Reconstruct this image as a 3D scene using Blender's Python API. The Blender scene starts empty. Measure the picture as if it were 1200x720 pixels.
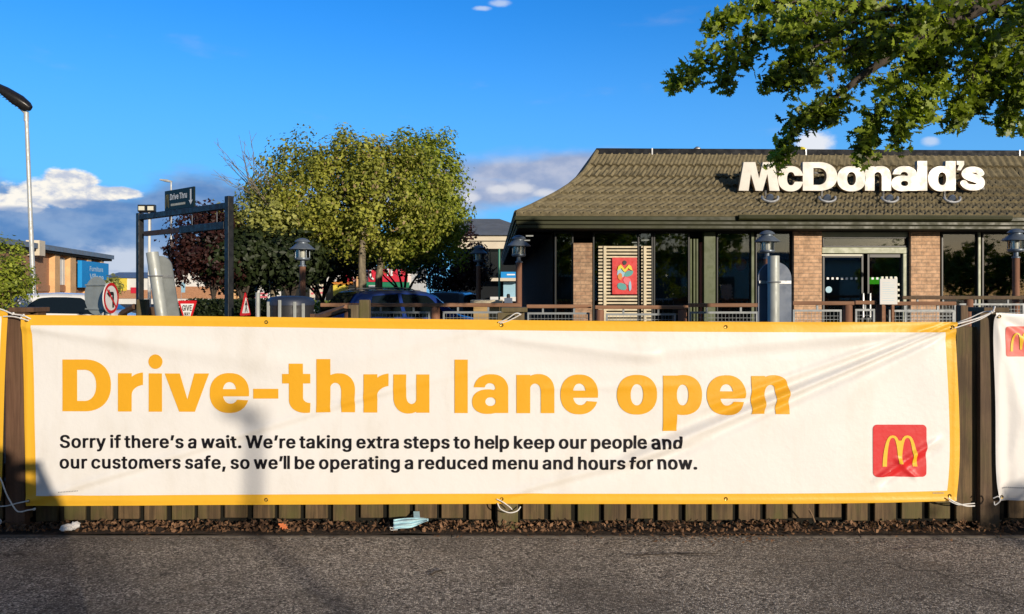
import bpy, bmesh, math, random
import numpy as np
from mathutils import Vector, Matrix, noise as mnoise

sc = bpy.context.scene
C = sc.collection
R = math.radians

# ------------------------------------------------------------------ camera
EYE = 1.6                 # eye height of the photographer
F = 900.0                 # focal length in pixels of a 1200 wide picture
HOR = 345.0               # picture row of the horizon
cam = bpy.data.cameras.new('camera')
cam.sensor_width = 36.0
cam.lens = F / 1200 * 36
cam.shift_y = -(360 - HOR) / 1200
cam.clip_end = 3000
cam.clip_start = 0.02
cam_o = bpy.data.objects.new('camera', cam)
C.objects.link(cam_o)
cam_o.location = (0, 0, EYE)
cam_o.rotation_euler = (R(90), 0, 0)
sc.camera = cam_o

# ------------------------------------------------------------------ sun, exposure
SUN_AZ = R(145.6)
SUN_EL = R(10.6)
to_sun = Vector((math.sin(SUN_AZ) * math.cos(SUN_EL), math.cos(SUN_AZ) * math.cos(SUN_EL), math.sin(SUN_EL)))
sun = bpy.data.lights.new('sun', 'SUN')
sun.energy = 4.5
sun.angle = R(0.55)
sun.color = (1.0, 0.88, 0.72)
sun_o = bpy.data.objects.new('sun', sun)
C.objects.link(sun_o)
sun_o.rotation_euler = (-to_sun).to_track_quat('-Z', 'Y').to_euler()
vs = sc.view_settings
vs.view_transform = 'Standard'
vs.look = 'None'
vs.exposure = 0.0
vs.gamma = 1.0
vs.use_curve_mapping = False
sc.cycles.max_bounces = 8
sc.cycles.transparent_max_bounces = 24
sc.cycles.use_denoising = True

# ------------------------------------------------------------------ sky (Nishita) with clouds by direction
world = bpy.data.worlds.new('World')
sc.world = world
world.use_nodes = True


class NT:
    """small helper to write node maths as expressions"""
    def __init__(s, tree):
        s.t = tree
    def n(s, kind, **kw):
        x = s.t.nodes.new(kind)
        for k, v in kw.items():
            setattr(x, k, v)
        return x
    def put(s, sock, v):
        if isinstance(v, bpy.types.NodeSocket):
            s.t.links.new(v, sock)
        else:
            sock.default_value = v
    def m(s, op, a, b=0.0, c=0.0, clamp=False):
        x = s.n('ShaderNodeMath', operation=op, use_clamp=clamp)
        s.put(x.inputs[0], a); s.put(x.inputs[1], b); s.put(x.inputs[2], c)
        return x.outputs[0]
    def add(s, a, b): return s.m('ADD', a, b)
    def sub(s, a, b): return s.m('SUBTRACT', a, b)
    def mul(s, a, b): return s.m('MULTIPLY', a, b)
    def ramp(s, v, a, b, lo=0.0, hi=1.0, smooth=True):
        x = s.n('ShaderNodeMapRange', interpolation_type='SMOOTHSTEP' if smooth else 'LINEAR')
        s.put(x.inputs[0], v); s.put(x.inputs[1], a); s.put(x.inputs[2], b); s.put(x.inputs[3], lo); s.put(x.inputs[4], hi)
        return x.outputs[0]
    def mix(s, f, a, b, mode='MIX'):
        x = s.n('ShaderNodeMix', data_type='RGBA', blend_type=mode)
        s.put(x.inputs[0], f)
        for i, v in ((6, a), (7, b)):
            if not isinstance(v, bpy.types.NodeSocket) and len(v) == 3:
                v = (*v, 1)
            s.put(x.inputs[i], v)
        return x.outputs[2]
    def noise(s, vec, scale=5.0, detail=4.0, rough=0.55, dist=0.0, dims='3D'):
        x = s.n('ShaderNodeTexNoise', noise_dimensions=dims)
        if vec is not None:
            s.put(x.inputs['Vector'], vec)
        s.put(x.inputs['Scale'], scale); s.put(x.inputs['Detail'], detail); s.put(x.inputs['Roughness'], rough)
        s.put(x.inputs['Distortion'], dist)
        return x.outputs[0]
    def comb(s, x, y, z):
        c = s.n('ShaderNodeCombineXYZ')
        s.put(c.inputs[0], x); s.put(c.inputs[1], y); s.put(c.inputs[2], z)
        return c.outputs[0]
    def sep(s, v):
        c = s.n('ShaderNodeSeparateXYZ')
        s.put(c.inputs[0], v)
        return c.outputs
    def vmul(s, v, f):
        x = s.n('ShaderNodeVectorMath', operation='MULTIPLY')
        s.put(x.inputs[0], v); x.inputs[1].default_value = f
        return x.outputs[0]


SKY_STRENGTH = 0.15
SKY_TINT = (0.17, 0.88, 1.58)
w = NT(world.node_tree)
bg = world.node_tree.nodes['Background']
bg.inputs[1].default_value = SKY_STRENGTH
sky = w.n('ShaderNodeTexSky', sky_type='NISHITA')
sky.sun_disc = False
sky.sun_elevation = SUN_EL
sky.sun_rotation = SUN_AZ
sky.air_density = 1.0
sky.dust_density = 0.4
sky.ozone_density = 3.0
d = w.n('ShaderNodeTexCoord').outputs['Generated']
dx, dy, dz = w.sep(d)[:3]
az = w.m('ARCTAN2', dx, dy)
el = w.m('ARCSINE', dz)


def sky_angle(px, py):
    a = math.atan((px - 600) / F)
    return a, math.atan((HOR - py) / F * math.cos(a))


def blob(px, py, rx, ry):
    a, e = sky_angle(px, py)
    u = w.mul(w.sub(az, a), F / rx)
    v = w.mul(w.sub(el, e), F / ry)
    r2 = w.add(w.mul(u, u), w.mul(v, v))
    return w.m('EXPONENT', w.mul(r2, -1.0))


cv = w.comb(w.mul(az, 1.0), w.mul(el, 1.7), 0.0)
n_big = w.noise(cv, 16, 6, 0.55)
n_fine = w.noise(cv, 46, 6, 0.6)
n_soft = w.noise(w.comb(w.mul(az, 1.0), w.mul(el, 3.6), 3.0), 7, 4, 0.5)
nn = w.add(w.mul(w.sub(n_big, 0.5), 1.0), w.mul(w.sub(n_fine, 0.5), 0.55))
ns = w.add(w.mul(w.sub(n_soft, 0.5), 1.1), w.mul(w.sub(n_big, 0.5), 0.35))


def lin(r, g, b):
    f = lambda c: ((c / 255 + 0.055) / 1.055) ** 2.4 if c > 10 else c / 255 / 12.92
    return tuple(f(c) for c in (r, g, b))


def skycol(r, g, b):
    return tuple(c / SKY_STRENGTH for c in lin(r, g, b))


# the blue is deepest opposite the low sun; the sunward half and the zenith are plainer and duller
toward = w.add(w.mul(dx, math.sin(SUN_AZ)), w.mul(dy, math.cos(SUN_AZ)))
plain = w.m('MAXIMUM', w.ramp(toward, -0.45, 0.35), w.ramp(el, 0.5, 1.0))
tint = w.mix(plain, SKY_TINT, (0.50, 0.50, 0.54))
base = w.mix(1.0, sky.outputs[0], tint, 'MULTIPLY')
# paler air towards the horizon
col = w.mix(w.mul(w.ramp(el, 0.40, 0.02, 0.0, 0.75), w.sub(1.0, plain)), base, skycol(122, 190, 250))
col = w.mix(w.ramp(el, 0.02, -0.05), col, skycol(105, 120, 140))


def layer(col, mask, colour, amt, lo=0.38, hi=0.62, n=None):
    f = w.ramp(w.add(mask, n if n is not None else nn), lo, hi, 0.0, amt)
    return w.mix(f, col, colour)


def cloud_sum(*bl):
    s = blob(*bl[0])
    for b in bl[1:]:
        s = w.m('MAXIMUM', s, blob(*b))
    return s


shade = w.mix(w.ramp(n_big, 0.35, 0.65), skycol(92, 134, 190), skycol(138, 166, 206))
lit = w.mix(w.ramp(n_fine, 0.36, 0.6), skycol(196, 204, 222), skycol(255, 250, 240))
# long grey bank on the left, its pale foot, and a white cumulus top
col = layer(col, cloud_sum((100, 280, 260, 52), (245, 238, 80, 34), (-60, 270, 160, 60), (330, 262, 90, 40)), shade, 0.95, 0.25, 0.7, ns)
col = layer(col, cloud_sum((140, 306, 46, 18), (60, 322, 120, 12)), skycol(206, 216, 232), 0.9, 0.3, 0.8, nn)
col = layer(col, cloud_sum((66, 226, 46, 17), (84, 212, 30, 12), (112, 226, 32, 10), (20, 238, 36, 10), (142, 226, 22, 8)), lit, 1.0, 0.36, 0.62, nn)
col = layer(col, cloud_sum((110, 240, 60, 7), (40, 250, 60, 8)), shade, 0.7, 0.4, 0.8, nn)
# bank between the tree and the restaurant
shade2 = w.mix(w.ramp(n_big, 0.35, 0.65), skycol(150, 166, 200), skycol(188, 194, 214))
col = layer(col, cloud_sum((620, 203, 130, 17), (575, 222, 90, 22), (680, 198, 70, 18), (500, 228, 100, 28), (640, 212, 80, 26)), shade2, 0.95, 0.12, 0.8, ns)
col = layer(col, cloud_sum((612, 221, 26, 8), (640, 226, 22, 8), (584, 222, 18, 7), (553, 231, 14, 10)), skycol(222, 224, 232), 0.85, 0.35, 0.95, nn)
col = layer(col, cloud_sum((600, 268, 120, 9),), skycol(190, 208, 236), 0.8, 0.4, 0.9, ns)
# single small clouds
col = layer(col, cloud_sum((956, 168, 24, 16),), skycol(236, 238, 244), 0.95, 0.4, 0.8, nn)
col = layer(col, cloud_sum((1090, 166, 12, 7), (585, 4, 20, 6), (566, 10, 16, 4)), skycol(215, 226, 244), 0.65, 0.45, 0.95, nn)
# scattered fair-weather clouds elsewhere round the sky
far_m = w.ramp(w.m('ABSOLUTE', w.sub(az, 0.0)), 0.9, 1.4)
f_else = w.mul(far_m, w.ramp(w.add(n_soft, w.mul(n_big, 0.3)), 0.72, 0.85, 0.0, 0.7))
f_else = w.mul(f_else, w.ramp(el, 0.55, 0.2))
col = w.mix(f_else, col, skycol(215, 218, 226))
world.node_tree.links.new(col, bg.inputs[0])


# ------------------------------------------------------------------ helpers
def PX(px, py, d):
    """point seen at photo pixel (px, py) at distance d from the camera"""
    return Vector(((px - 600) / F * d, d, EYE + (HOR - py) / F * d))


def world_m(o):
    m = Matrix.Identity(4)
    while o is not None:
        m = o.matrix_basis @ m
        o = o.parent
    return m


def tag(o, label=None, cat=None, group=None, kind=None):
    for k, v in (('label', label), ('category', cat), ('group', group), ('kind', kind)):
        if v:
            o[k] = v
    return o


def thing(name, label, cat, loc=(0, 0, 0), rz=0.0, group=None):
    o = bpy.data.objects.new(name, None)
    o.empty_display_size = 0.2
    C.objects.link(o)
    o.location = loc
    o.rotation_euler = (0, 0, rz)
    return tag(o, label, cat, group)


class MB:
    """collects shapes, then links them as one mesh object"""
    def __init__(s):
        s.v, s.f, s.mi = [], [], []
    def add(s, vs_, fs, mi=0):
        b = len(s.v)
        s.v += [tuple(v) for v in vs_]
        s.f += [tuple(i + b for i in f) for f in fs]
        s.mi += [mi] * len(fs)
        return s
    def box(s, x0, x1, y0, y1, z0, z1, mi=0, m=None):
        vv = [Vector((x, y, z)) for x in (x0, x1) for y in (y0, y1) for z in (z0, z1)]
        if m is not None:
            vv = [m @ v for v in vv]
        return s.add(vv, [(0, 1, 3, 2), (4, 6, 7, 5), (0, 4, 5, 1), (2, 3, 7, 6), (0, 2, 6, 4), (1, 5, 7, 3)], mi)
    def tube(s, pts, r, n=8, mi=0, cap=True):
        pts = [Vector(p) for p in pts]
        rr = r if isinstance(r, (list, tuple)) else [r] * len(pts)
        vv, ff = [], []
        ref = None
        for i, p in enumerate(pts):
            t = (pts[min(i + 1, len(pts) - 1)] - pts[max(i - 1, 0)])
            t = t.normalized() if t.length > 1e-9 else Vector((0, 0, 1))
            if ref is None:
                ref = t.orthogonal().normalized()
            ref = (ref - t * ref.dot(t))
            ref = ref.normalized() if ref.length > 1e-6 else t.orthogonal().normalized()
            b = t.cross(ref)
            for k in range(n):
                a = 2 * math.pi * k / n
                vv.append(p + (ref * math.cos(a) + b * math.sin(a)) * rr[i])
        for i in range(len(pts) - 1):
            for k in range(n):
                k2 = (k + 1) % n
                ff.append((i * n + k, i * n + k2, (i + 1) * n + k2, (i + 1) * n + k))
        if cap:
            ff.append(tuple(range(n - 1, -1, -1)))
            ff.append(tuple((len(pts) - 1) * n + k for k in range(n)))
        return s.add(vv, ff, mi)
    def lathe(s, prof, c, n=20, mi=0, m=None, cap=True):
        """prof: list of (radius, z)"""
        c = Vector(c)
        vv, ff = [], []
        for r, z in prof:
            for k in range(n):
                a = 2 * math.pi * k / n
                v = Vector((r * math.cos(a), r * math.sin(a), z))
                vv.append((m @ v if m is not None else v) + c)
        for i in range(len(prof) - 1):
            for k in range(n):
                k2 = (k + 1) % n
                ff.append((i * n + k, i * n + k2, (i + 1) * n + k2, (i + 1) * n + k))
        if cap:
            if prof[0][0] > 1e-4:
                ff.append(tuple(range(n - 1, -1, -1)))
            if prof[-1][0] > 1e-4:
                ff.append(tuple((len(prof) - 1) * n + k for k in range(n)))
        return s.add(vv, ff, mi)
    def prism(s, poly, fn, d0, d1, mi=0, mi_side=None):
        """2D outline extruded: fn(a, b, depth) -> 3D point"""
        n = len(poly)
        vv = [fn(a, b, d0) for a, b in poly] + [fn(a, b, d1) for a, b in poly]
        s.add(vv, [tuple(range(n)), tuple(range(2 * n - 1, n - 1, -1))], mi)
        return s.add(vv, [(i, n + i, n + (i + 1) % n, (i + 1) % n) for i in range(n)], mi if mi_side is None else mi_side)
    def sphere(s, c, r, nu=14, nv=9, mi=0):
        rr = r if isinstance(r, (tuple, list)) else (r, r, r)
        pr = [(math.sin(math.pi * i / nv), -math.cos(math.pi * i / nv)) for i in range(nv + 1)]
        m = Matrix.Diagonal((rr[0], rr[1], rr[2]))
        return s.lathe([(max(a, 1e-4), b) for a, b in pr], c, nu, mi, m, cap=False)
    def build(s, name, mats, parent=None, smooth=False, bevel=0.0, seg=2, auto=None):
        me = bpy.data.meshes.new(name)
        vv = s.v
        if parent is not None:
            inv = world_m(parent).inverted()
            vv = [inv @ Vector(v) for v in vv]
        me.from_pydata(vv, [], s.f)
        mats = mats if isinstance(mats, (list, tuple)) else [mats]
        for m in mats:
            me.materials.append(m)
        me.polygons.foreach_set('material_index', s.mi)
        bm = bmesh.new()
        bm.from_mesh(me)
        bmesh.ops.recalc_face_normals(bm, faces=bm.faces)
        if bevel:
            bmesh.ops.bevel(bm, geom=[e for e in bm.edges if len(e.link_faces) == 2 and e.calc_face_angle(0) > 0.6], offset=bevel, segments=seg, affect='EDGES', profile=0.6, clamp_overlap=True)
        if smooth or auto:
            for f in bm.faces:
                f.smooth = True
            a = auto or R(40)
            for e in bm.edges:
                if len(e.link_faces) == 2 and e.calc_face_angle(0) > a:
                    e.smooth = False
        bm.to_mesh(me)
        bm.free()
        o = bpy.data.objects.new(name, me)
        C.objects.link(o)
        o.parent = parent
        return o


def copy_tree(o, parent=None):
    c = o.copy()
    C.objects.link(c)
    c.parent = parent
    for ch in list(o.children):
        copy_tree(ch, c)
    return c


# ---- lettering: outlines in units of a hundredth of the capital height
def loops_of(s):
    return [[tuple(int(q) / 10 for q in p.split(',')) for p in l.split(' ')] for l in s.split('|')]


def outline_mesh(loop_list, extrude=0.0, bevel=0.0):
    """filled mesh of closed outlines (holes by nesting)"""
    cu = bpy.data.curves.new('outline', 'CURVE')
    cu.dimensions = '2D'
    cu.fill_mode = 'BOTH' if extrude else 'FRONT'
    cu.extrude = extrude
    cu.bevel_depth = bevel
    cu.bevel_resolution = 1
    for l in loop_list:
        sp = cu.splines.new('POLY')
        sp.points.add(len(l) - 1)
        for p, (x, y) in zip(sp.points, l):
            p.co = (x, y, 0, 1)
        sp.use_cyclic_u = True
    o = bpy.data.objects.new('outline', cu)
    me = bpy.data.meshes.new_from_object(o)
    bpy.data.objects.remove(o)
    bpy.data.curves.remove(cu)
    return me


def bold_line(txt, track=0.0, space=30.0):
    """outlines of a line in the bold face, and its width"""
    out, x = [], 0.0
    for ch in txt:
        if ch == ' ':
            x += space
            continue
        adv, s = BOLD[ch]
        out += [[(a + x, b) for a, b in l] for l in loops_of(s)]
        x += adv + track
    xs = [p[0] for l in out for p in l]
    x0, x1 = min(xs), max(xs)
    return [[(a - x0, b) for a, b in l] for l in out], x1 - x0


def flat_text(name, txt, mat, parent, fn, width, height=None, extrude=0.0):
    """a line of lettering; fn(a, b) -> 3D, a in 0..width metres, b up from the baseline"""
    ll, wd = bold_line(txt)
    k = width / wd
    kv = k if height is None else height / 100
    me = outline_mesh([[(a * k, b * kv) for a, b in l] for l in ll])
    mb = MB()
    mb.add([fn(v.co.x, v.co.y) for v in me.vertices], [tuple(p.vertices) for p in me.polygons])
    bpy.data.meshes.remove(me)
    return mb.build(name, mat, parent)


# ------------------------------------------------------------------ materials
def mat(name, color, rough=0.6, metal=0.0, var=0.0, vscale=6.0, bump=0.0, bscale=40.0, spec=0.5, coat=0.0, stretch=None, emit=None):
    m = bpy.data.materials.new(name)
    m.use_nodes = True
    t = NT(m.node_tree)
    b = m.node_tree.nodes['Principled BSDF']
    b.inputs['Roughness'].default_value = rough
    b.inputs['Metallic'].default_value = metal
    b.inputs['Specular IOR Level'].default_value = spec
    if coat:
        b.inputs['Coat Weight'].default_value = coat
        b.inputs['Coat Roughness'].default_value = 0.06
    co = t.n('ShaderNodeTexCoord').outputs['Object']
    if stretch:
        co = t.vmul(co, stretch)
    if var:
        f = t.ramp(t.noise(co, vscale, 6, 0.62), 0.3, 0.7)
        c = t.mix(f, tuple(x * (1 - var) for x in color), tuple(min(1, x * (1 + var)) for x in color))
        m.node_tree.links.new(c, b.inputs['Base Color'])
        r = t.ramp(t.noise(co, vscale * 2.3, 4, 0.6), 0.3, 0.7, max(0.02, rough - 0.12), min(1, rough + 0.12))
        m.node_tree.links.new(r, b.inputs['Roughness'])
    else:
        b.inputs['Base Color'].default_value = (*color, 1)
    if bump:
        bp = t.n('ShaderNodeBump')
        bp.inputs['Strength'].default_value = 1.0
        bp.inputs['Distance'].default_value = bump
        m.node_tree.links.new(t.noise(co, bscale, 5, 0.6), bp.inputs['Height'])
        m.node_tree.links.new(bp.outputs[0], b.inputs['Normal'])
    if emit:
        b.inputs['Emission Color'].default_value = (*color, 1)
        b.inputs['Emission Strength'].default_value = emit
    return m


def wood_mat(name, c0, c1, axis='Z', scale=1.0, green=0.0):
    """weathered timber, grain along one axis, optional algae"""
    m = mat(name, c0, 0.8)
    t = NT(m.node_tree)
    b = m.node_tree.nodes['Principled BSDF']
    co = t.n('ShaderNodeTexCoord').outputs['Object']
    s = {'Z': (40, 40, 2.2), 'X': (2.2, 40, 40), 'Y': (40, 2.2, 40)}[axis]
    g = t.noise(t.vmul(co, tuple(x * scale for x in s)), 1.0, 6, 0.65, 0.4)
    big = t.noise(co, 2.3 * scale, 4, 0.6)
    c = t.mix(t.ramp(g, 0.3, 0.72), c0, c1)
    c = t.mix(t.ramp(big, 0.35, 0.7, 0.0, 0.55), c, tuple(x * 0.55 for x in c0))
    if green:
        gm = t.ramp(t.noise(t.vmul(co, (3.1, 3.1, 1.3)), 1.0, 5, 0.7), 0.42, 0.68, 0.0, green)
        c = t.mix(gm, c, (0.092, 0.084, 0.020))
    m.node_tree.links.new(c, b.inputs['Base Color'])
    bp = t.n('ShaderNodeBump')
    bp.inputs['Distance'].default_value = 0.003
    m.node_tree.links.new(g, bp.inputs['Height'])
    m.node_tree.links.new(bp.outputs[0], b.inputs['Normal'])
    return m


def brick_mat(name, c1, c2, mortar, bw=0.215, bh=0.075, axis='X', var=0.35):
    m = mat(name, c1, 0.9)
    t = NT(m.node_tree)
    b = m.node_tree.nodes['Principled BSDF']
    co = t.n('ShaderNodeTexCoord').outputs['Object']
    x, y, z = t.sep(co)[:3]
    v = t.comb(t.add(x, y), z, 0.0)
    br = t.n('ShaderNodeTexBrick')
    t.put(br.inputs['Vector'], v)
    br.inputs['Color1'].default_value = (*c1, 1)
    br.inputs['Color2'].default_value = (*c2, 1)
    br.inputs['Mortar'].default_value = (*mortar, 1)
    br.inputs['Scale'].default_value = 1.0
    br.inputs['Mortar Size'].default_value = 0.006
    br.inputs['Brick Width'].default_value = bw
    br.inputs['Row Height'].default_value = bh
    n = t.ramp(t.noise(co, 9, 6, 0.65), 0.3, 0.7, 1 - var, 1 + var)
    mul = t.n('ShaderNodeVectorMath', operation='SCALE')
    t.put(mul.inputs[0], br.outputs[0]); t.put(mul.inputs['Scale'], n)
    m.node_tree.links.new(mul.outputs[0], b.inputs['Base Color'])
    bp = t.n('ShaderNodeBump', invert=True)
    bp.inputs['Distance'].default_value = 0.006
    m.node_tree.links.new(br.outputs[1], bp.inputs['Height'])
    m.node_tree.links.new(bp.outputs[0], b.inputs['Normal'])
    return m


def glass_mat(name, tint=(0.02, 0.03, 0.03), refl=1.0, see=0.55):
    """window pane: part see-through, mirror-like reflection at grazing angles"""
    m = bpy.data.materials.new(name)
    m.use_nodes = True
    t = NT(m.node_tree)
    nt = m.node_tree
    nt.nodes.remove(nt.nodes['Principled BSDF'])
    out = nt.nodes['Material Output']
    tr = t.n('ShaderNodeBsdfTransparent')
    tr.inputs[0].default_value = (see, see * 1.02, see, 1)
    gl = t.n('ShaderNodeBsdfGlossy')
    gl.inputs['Roughness'].default_value = 0.02
    gl.inputs[0].default_value = (refl, refl, refl, 1)
    fr = t.n('ShaderNodeFresnel')
    fr.inputs[0].default_value = 1.95
    mx = t.n('ShaderNodeMixShader')
    nt.links.new(fr.outputs[0], mx.inputs[0])
    nt.links.new(tr.outputs[0], mx.inputs[1])
    nt.links.new(gl.outputs[0], mx.inputs[2])
    nt.links.new(mx.outputs[0], out.inputs[0])
    return m


def leaf_mat(name, c0, c1, trans=0.35, rough=0.55, dead=None):
    m = bpy.data.materials.new(name)
    m.use_nodes = True
    t = NT(m.node_tree)
    nt = m.node_tree
    b = nt.nodes['Principled BSDF']
    b.inputs['Roughness'].default_value = rough
    b.inputs['Specular IOR Level'].default_value = 0.35
    r = t.n('ShaderNodeNewGeometry').outputs['Random Per Island']
    co = t.n('ShaderNodeTexCoord').outputs['Object']
    big = t.ramp(t.noise(co, 0.9, 3, 0.6), 0.35, 0.65)
    c = t.mix(t.add(t.mul(r, 0.65), t.mul(big, 0.35)), c0, c1)
    if dead:
        c = t.mix(t.ramp(r, 0.93, 0.98), c, dead)
    nt.links.new(c, b.inputs['Base Color'])
    ts = t.n('ShaderNodeBsdfTranslucent')
    nt.links.new(t.mix(1.0, c, (1.5, 1.6, 0.6, 1), 'MULTIPLY'), ts.inputs[0])
    mx = t.n('ShaderNodeMixShader')
    mx.inputs[0].default_value = trans
    nt.links.new(b.outputs[0], mx.inputs[1])
    nt.links.new(ts.outputs[0], mx.inputs[2])
    nt.links.new(mx.outputs[0], nt.nodes['Material Output'].inputs[0])
    return m


def asphalt_mat(name, dark, light, amount=1.0):
    m = mat(name, dark, 0.9)
    t = NT(m.node_tree)
    b = m.node_tree.nodes['Principled BSDF']
    b.inputs['Specular IOR Level'].default_value = 0.3
    co = t.n('ShaderNodeTexCoord').outputs['Object']
    vo = t.n('ShaderNodeTexVoronoi', feature='F1')
    t.put(vo.inputs['Vector'], co)
    vo.inputs['Scale'].default_value = 95
    vo2 = t.n('ShaderNodeTexVoronoi', feature='F1')
    t.put(vo2.inputs['Vector'], co)
    vo2.inputs['Scale'].default_value = 170
    r1 = t.sep(vo.outputs['Color'])[0]
    r2 = t.sep(vo2.outputs['Color'])[1]
    st = t.m('MAXIMUM', t.ramp(r1, 0.45, 1.0), t.ramp(r2, 0.72, 1.0, 0.0, 0.8))
    edge = t.ramp(vo.outputs['Distance'], 0.25, 0.6, 1.0, 0.35)
    c = t.mix(t.mul(t.mul(st, edge), amount), dark, light)
    c = t.mix(t.ramp(r1, 0.0, 0.25, 0.85, 0.0), c, (0.012, 0.012, 0.013))
    warm = t.noise(co, 0.7, 6, 0.6)
    fine = t.noise(t.vmul(co, (1.0, 2.2, 1.0)), 2.6, 6, 0.68)
    c = t.mix(t.ramp(warm, 0.45, 0.60, 0.0, 0.45), c, tuple(x * 0.5 for x in dark))
    c = t.mix(t.ramp(fine, 0.5, 0.75, 0.0, 0.35), c, (dark[0] * 1.5, dark[1] * 1.36, dark[2] * 1.15))
    wob = t.n('ShaderNodeVectorMath', operation='ADD')
    nz = t.n('ShaderNodeTexNoise')
    t.put(nz.inputs['Vector'], co); nz.inputs['Scale'].default_value = 2.4; nz.inputs['Detail'].default_value = 6
    t.put(wob.inputs[0], t.vmul(co, (0.42, 0.8, 1.0))); t.put(wob.inputs[1], t.vmul(nz.outputs['Color'], (0.55, 0.55, 0.0)))
    cr = t.n('ShaderNodeTexVoronoi', feature='DISTANCE_TO_EDGE')
    t.put(cr.inputs['Vector'], wob.outputs[0]); cr.inputs['Scale'].default_value = 0.9
    crack = t.mul(t.ramp(cr.outputs['Distance'], 0.0, 0.006, 1.0, 0.0), t.ramp(t.noise(co, 1.1, 3, 0.5), 0.48, 0.6))
    c = t.mix(t.mul(crack, 0.75), c, (0.02, 0.018, 0.016))
    spots = t.n('ShaderNodeTexVoronoi', feature='F1')
    t.put(spots.inputs['Vector'], co); spots.inputs['Scale'].default_value = 1.7
    c = t.mix(t.ramp(spots.outputs['Distance'], 0.035, 0.06, 0.6, 0.0), c, (0.03, 0.028, 0.026))
    m.node_tree.links.new(c, b.inputs['Base Color'])
    bp = t.n('ShaderNodeBump')
    bp.inputs['Distance'].default_value = 0.006
    bp.inputs['Strength'].default_value = 1.0
    h = t.add(t.mul(vo.outputs['Distance'], -1.0), t.mul(t.noise(co, 160, 3, 0.6), 0.5))
    m.node_tree.links.new(h, bp.inputs['Height'])
    m.node_tree.links.new(bp.outputs[0], b.inputs['Normal'])
    return m


def vinyl_mat(name, color, stain=0.0):
    """printed PVC banner cloth with a fine weave and faint grime"""
    m = mat(name, color, 0.42)
    t = NT(m.node_tree)
    b = m.node_tree.nodes['Principled BSDF']
    b.inputs['Specular IOR Level'].default_value = 0.35
    co = t.n('ShaderNodeTexCoord').outputs['Object']
    g = t.noise(t.vmul(co, (2.6, 1, 1.2)), 1.3, 6, 0.62)
    g2 = t.noise(t.vmul(co, (9, 1, 1.1)), 1.0, 5, 0.6)
    c = t.mix(t.ramp(g, 0.45, 0.8, 0.0, stain), color, tuple(x * k for x, k in zip(color, (0.80, 0.76, 0.68))))
    c = t.mix(t.ramp(g2, 0.55, 0.8, 0.0, stain * 0.7), c, tuple(x * k for x, k in zip(color, (0.86, 0.83, 0.77))))
    m.node_tree.links.new(c, b.inputs['Base Color'])
    bp = t.n('ShaderNodeBump')
    bp.inputs['Distance'].default_value = 0.0016
    h = t.add(t.noise(co, 26, 4, 0.6), t.mul(t.noise(co, 6, 3, 0.5), 1.8))
    m.node_tree.links.new(h, bp.inputs['Height'])
    m.node_tree.links.new(bp.outputs[0], b.inputs['Normal'])
    return m


M = {}
M['asphalt'] = asphalt_mat('worn_asphalt', (0.168, 0.146, 0.125), (0.84, 0.75, 0.64))
M['car_park'] = asphalt_mat('car_park_asphalt', (0.07, 0.068, 0.066), (0.22, 0.21, 0.2), 0.7)
M['kerb'] = mat('concrete_edging', (0.115, 0.096, 0.076), 0.9, var=0.35, vscale=14, bump=0.003, bscale=60)
M['soil'] = mat('dark_soil', (0.055, 0.036, 0.022), 0.95, var=0.5, vscale=22, bump=0.01, bscale=50)
M['grass'] = mat('rough_ground', (0.06, 0.08, 0.025), 0.95, var=0.5, vscale=0.6)
M['paving'] = mat('patio_paving', (0.22, 0.2, 0.17), 0.9, var=0.25, vscale=3)
M['picket'] = wood_mat('mossy_picket_timber', (0.070, 0.042, 0.019), (0.195, 0.122, 0.056), 'Z', 1.0, 0.8)
M['post'] = wood_mat('brown_post_timber', (0.10, 0.048, 0.026), (0.17, 0.088, 0.05), 'Z', 1.0, 0.12)
M['post_green'] = wood_mat('mossy_post_timber', (0.125, 0.085, 0.045), (0.21, 0.16, 0.09), 'Z', 1.0, 0.9)
M['post_dark'] = wood_mat('dark_post_timber', (0.085, 0.05, 0.028), (0.16, 0.10, 0.055), 'Z', 1.0, 0.35)
M['rail_wood'] = wood_mat('red_brown_rail_timber', (0.22, 0.105, 0.055), (0.34, 0.18, 0.1), 'X', 0.5)
M['lamp_post_wood'] = wood_mat('red_brown_lamp_timber', (0.19, 0.085, 0.048), (0.30, 0.14, 0.08), 'Z', 0.5)
M['vinyl_white'] = vinyl_mat('white_banner_vinyl', (0.81, 0.785, 0.755), 0.42)
M['vinyl_blue_white'] = vinyl_mat('cool_white_banner_vinyl', (0.82, 0.79, 0.76), 0.3)
M['vinyl_yellow'] = vinyl_mat('yellow_banner_border', (0.84, 0.46, 0.035), 0.25)
M['print_yellow'] = vinyl_mat('yellow_banner_print', (0.80, 0.40, 0.022), 0.12)
M['print_black'] = mat('black_banner_print', (0.007, 0.006, 0.009), 0.6, spec=0.2)
M['print_grey'] = mat('small_grey_print', (0.30, 0.30, 0.32), 0.5)
M['print_red'] = vinyl_mat('red_banner_print', (0.66, 0.025, 0.028), 0.12)
M['print_red_pale'] = vinyl_mat('pale_red_banner_print', (0.74, 0.16, 0.13), 0.15)  # paler red than the emblem of the long banner
M['print_gold'] = vinyl_mat('gold_banner_print', (0.84, 0.52, 0.03), 0.1)
M['rope'] = mat('white_cord', (0.74, 0.72, 0.69), 0.8, var=0.12, vscale=60, bump=0.001, bscale=300)
M['eyelet'] = mat('brass_eyelet', (0.32, 0.22, 0.07), 0.35, 0.9)
M['steel'] = mat('galvanised_steel', (0.42, 0.43, 0.44), 0.5, 0.7, var=0.15, vscale=8)
M['pole_grey'] = mat('pale_grey_pole', (0.50, 0.51, 0.50), 0.5, 0.25, var=0.12, vscale=3)
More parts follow.
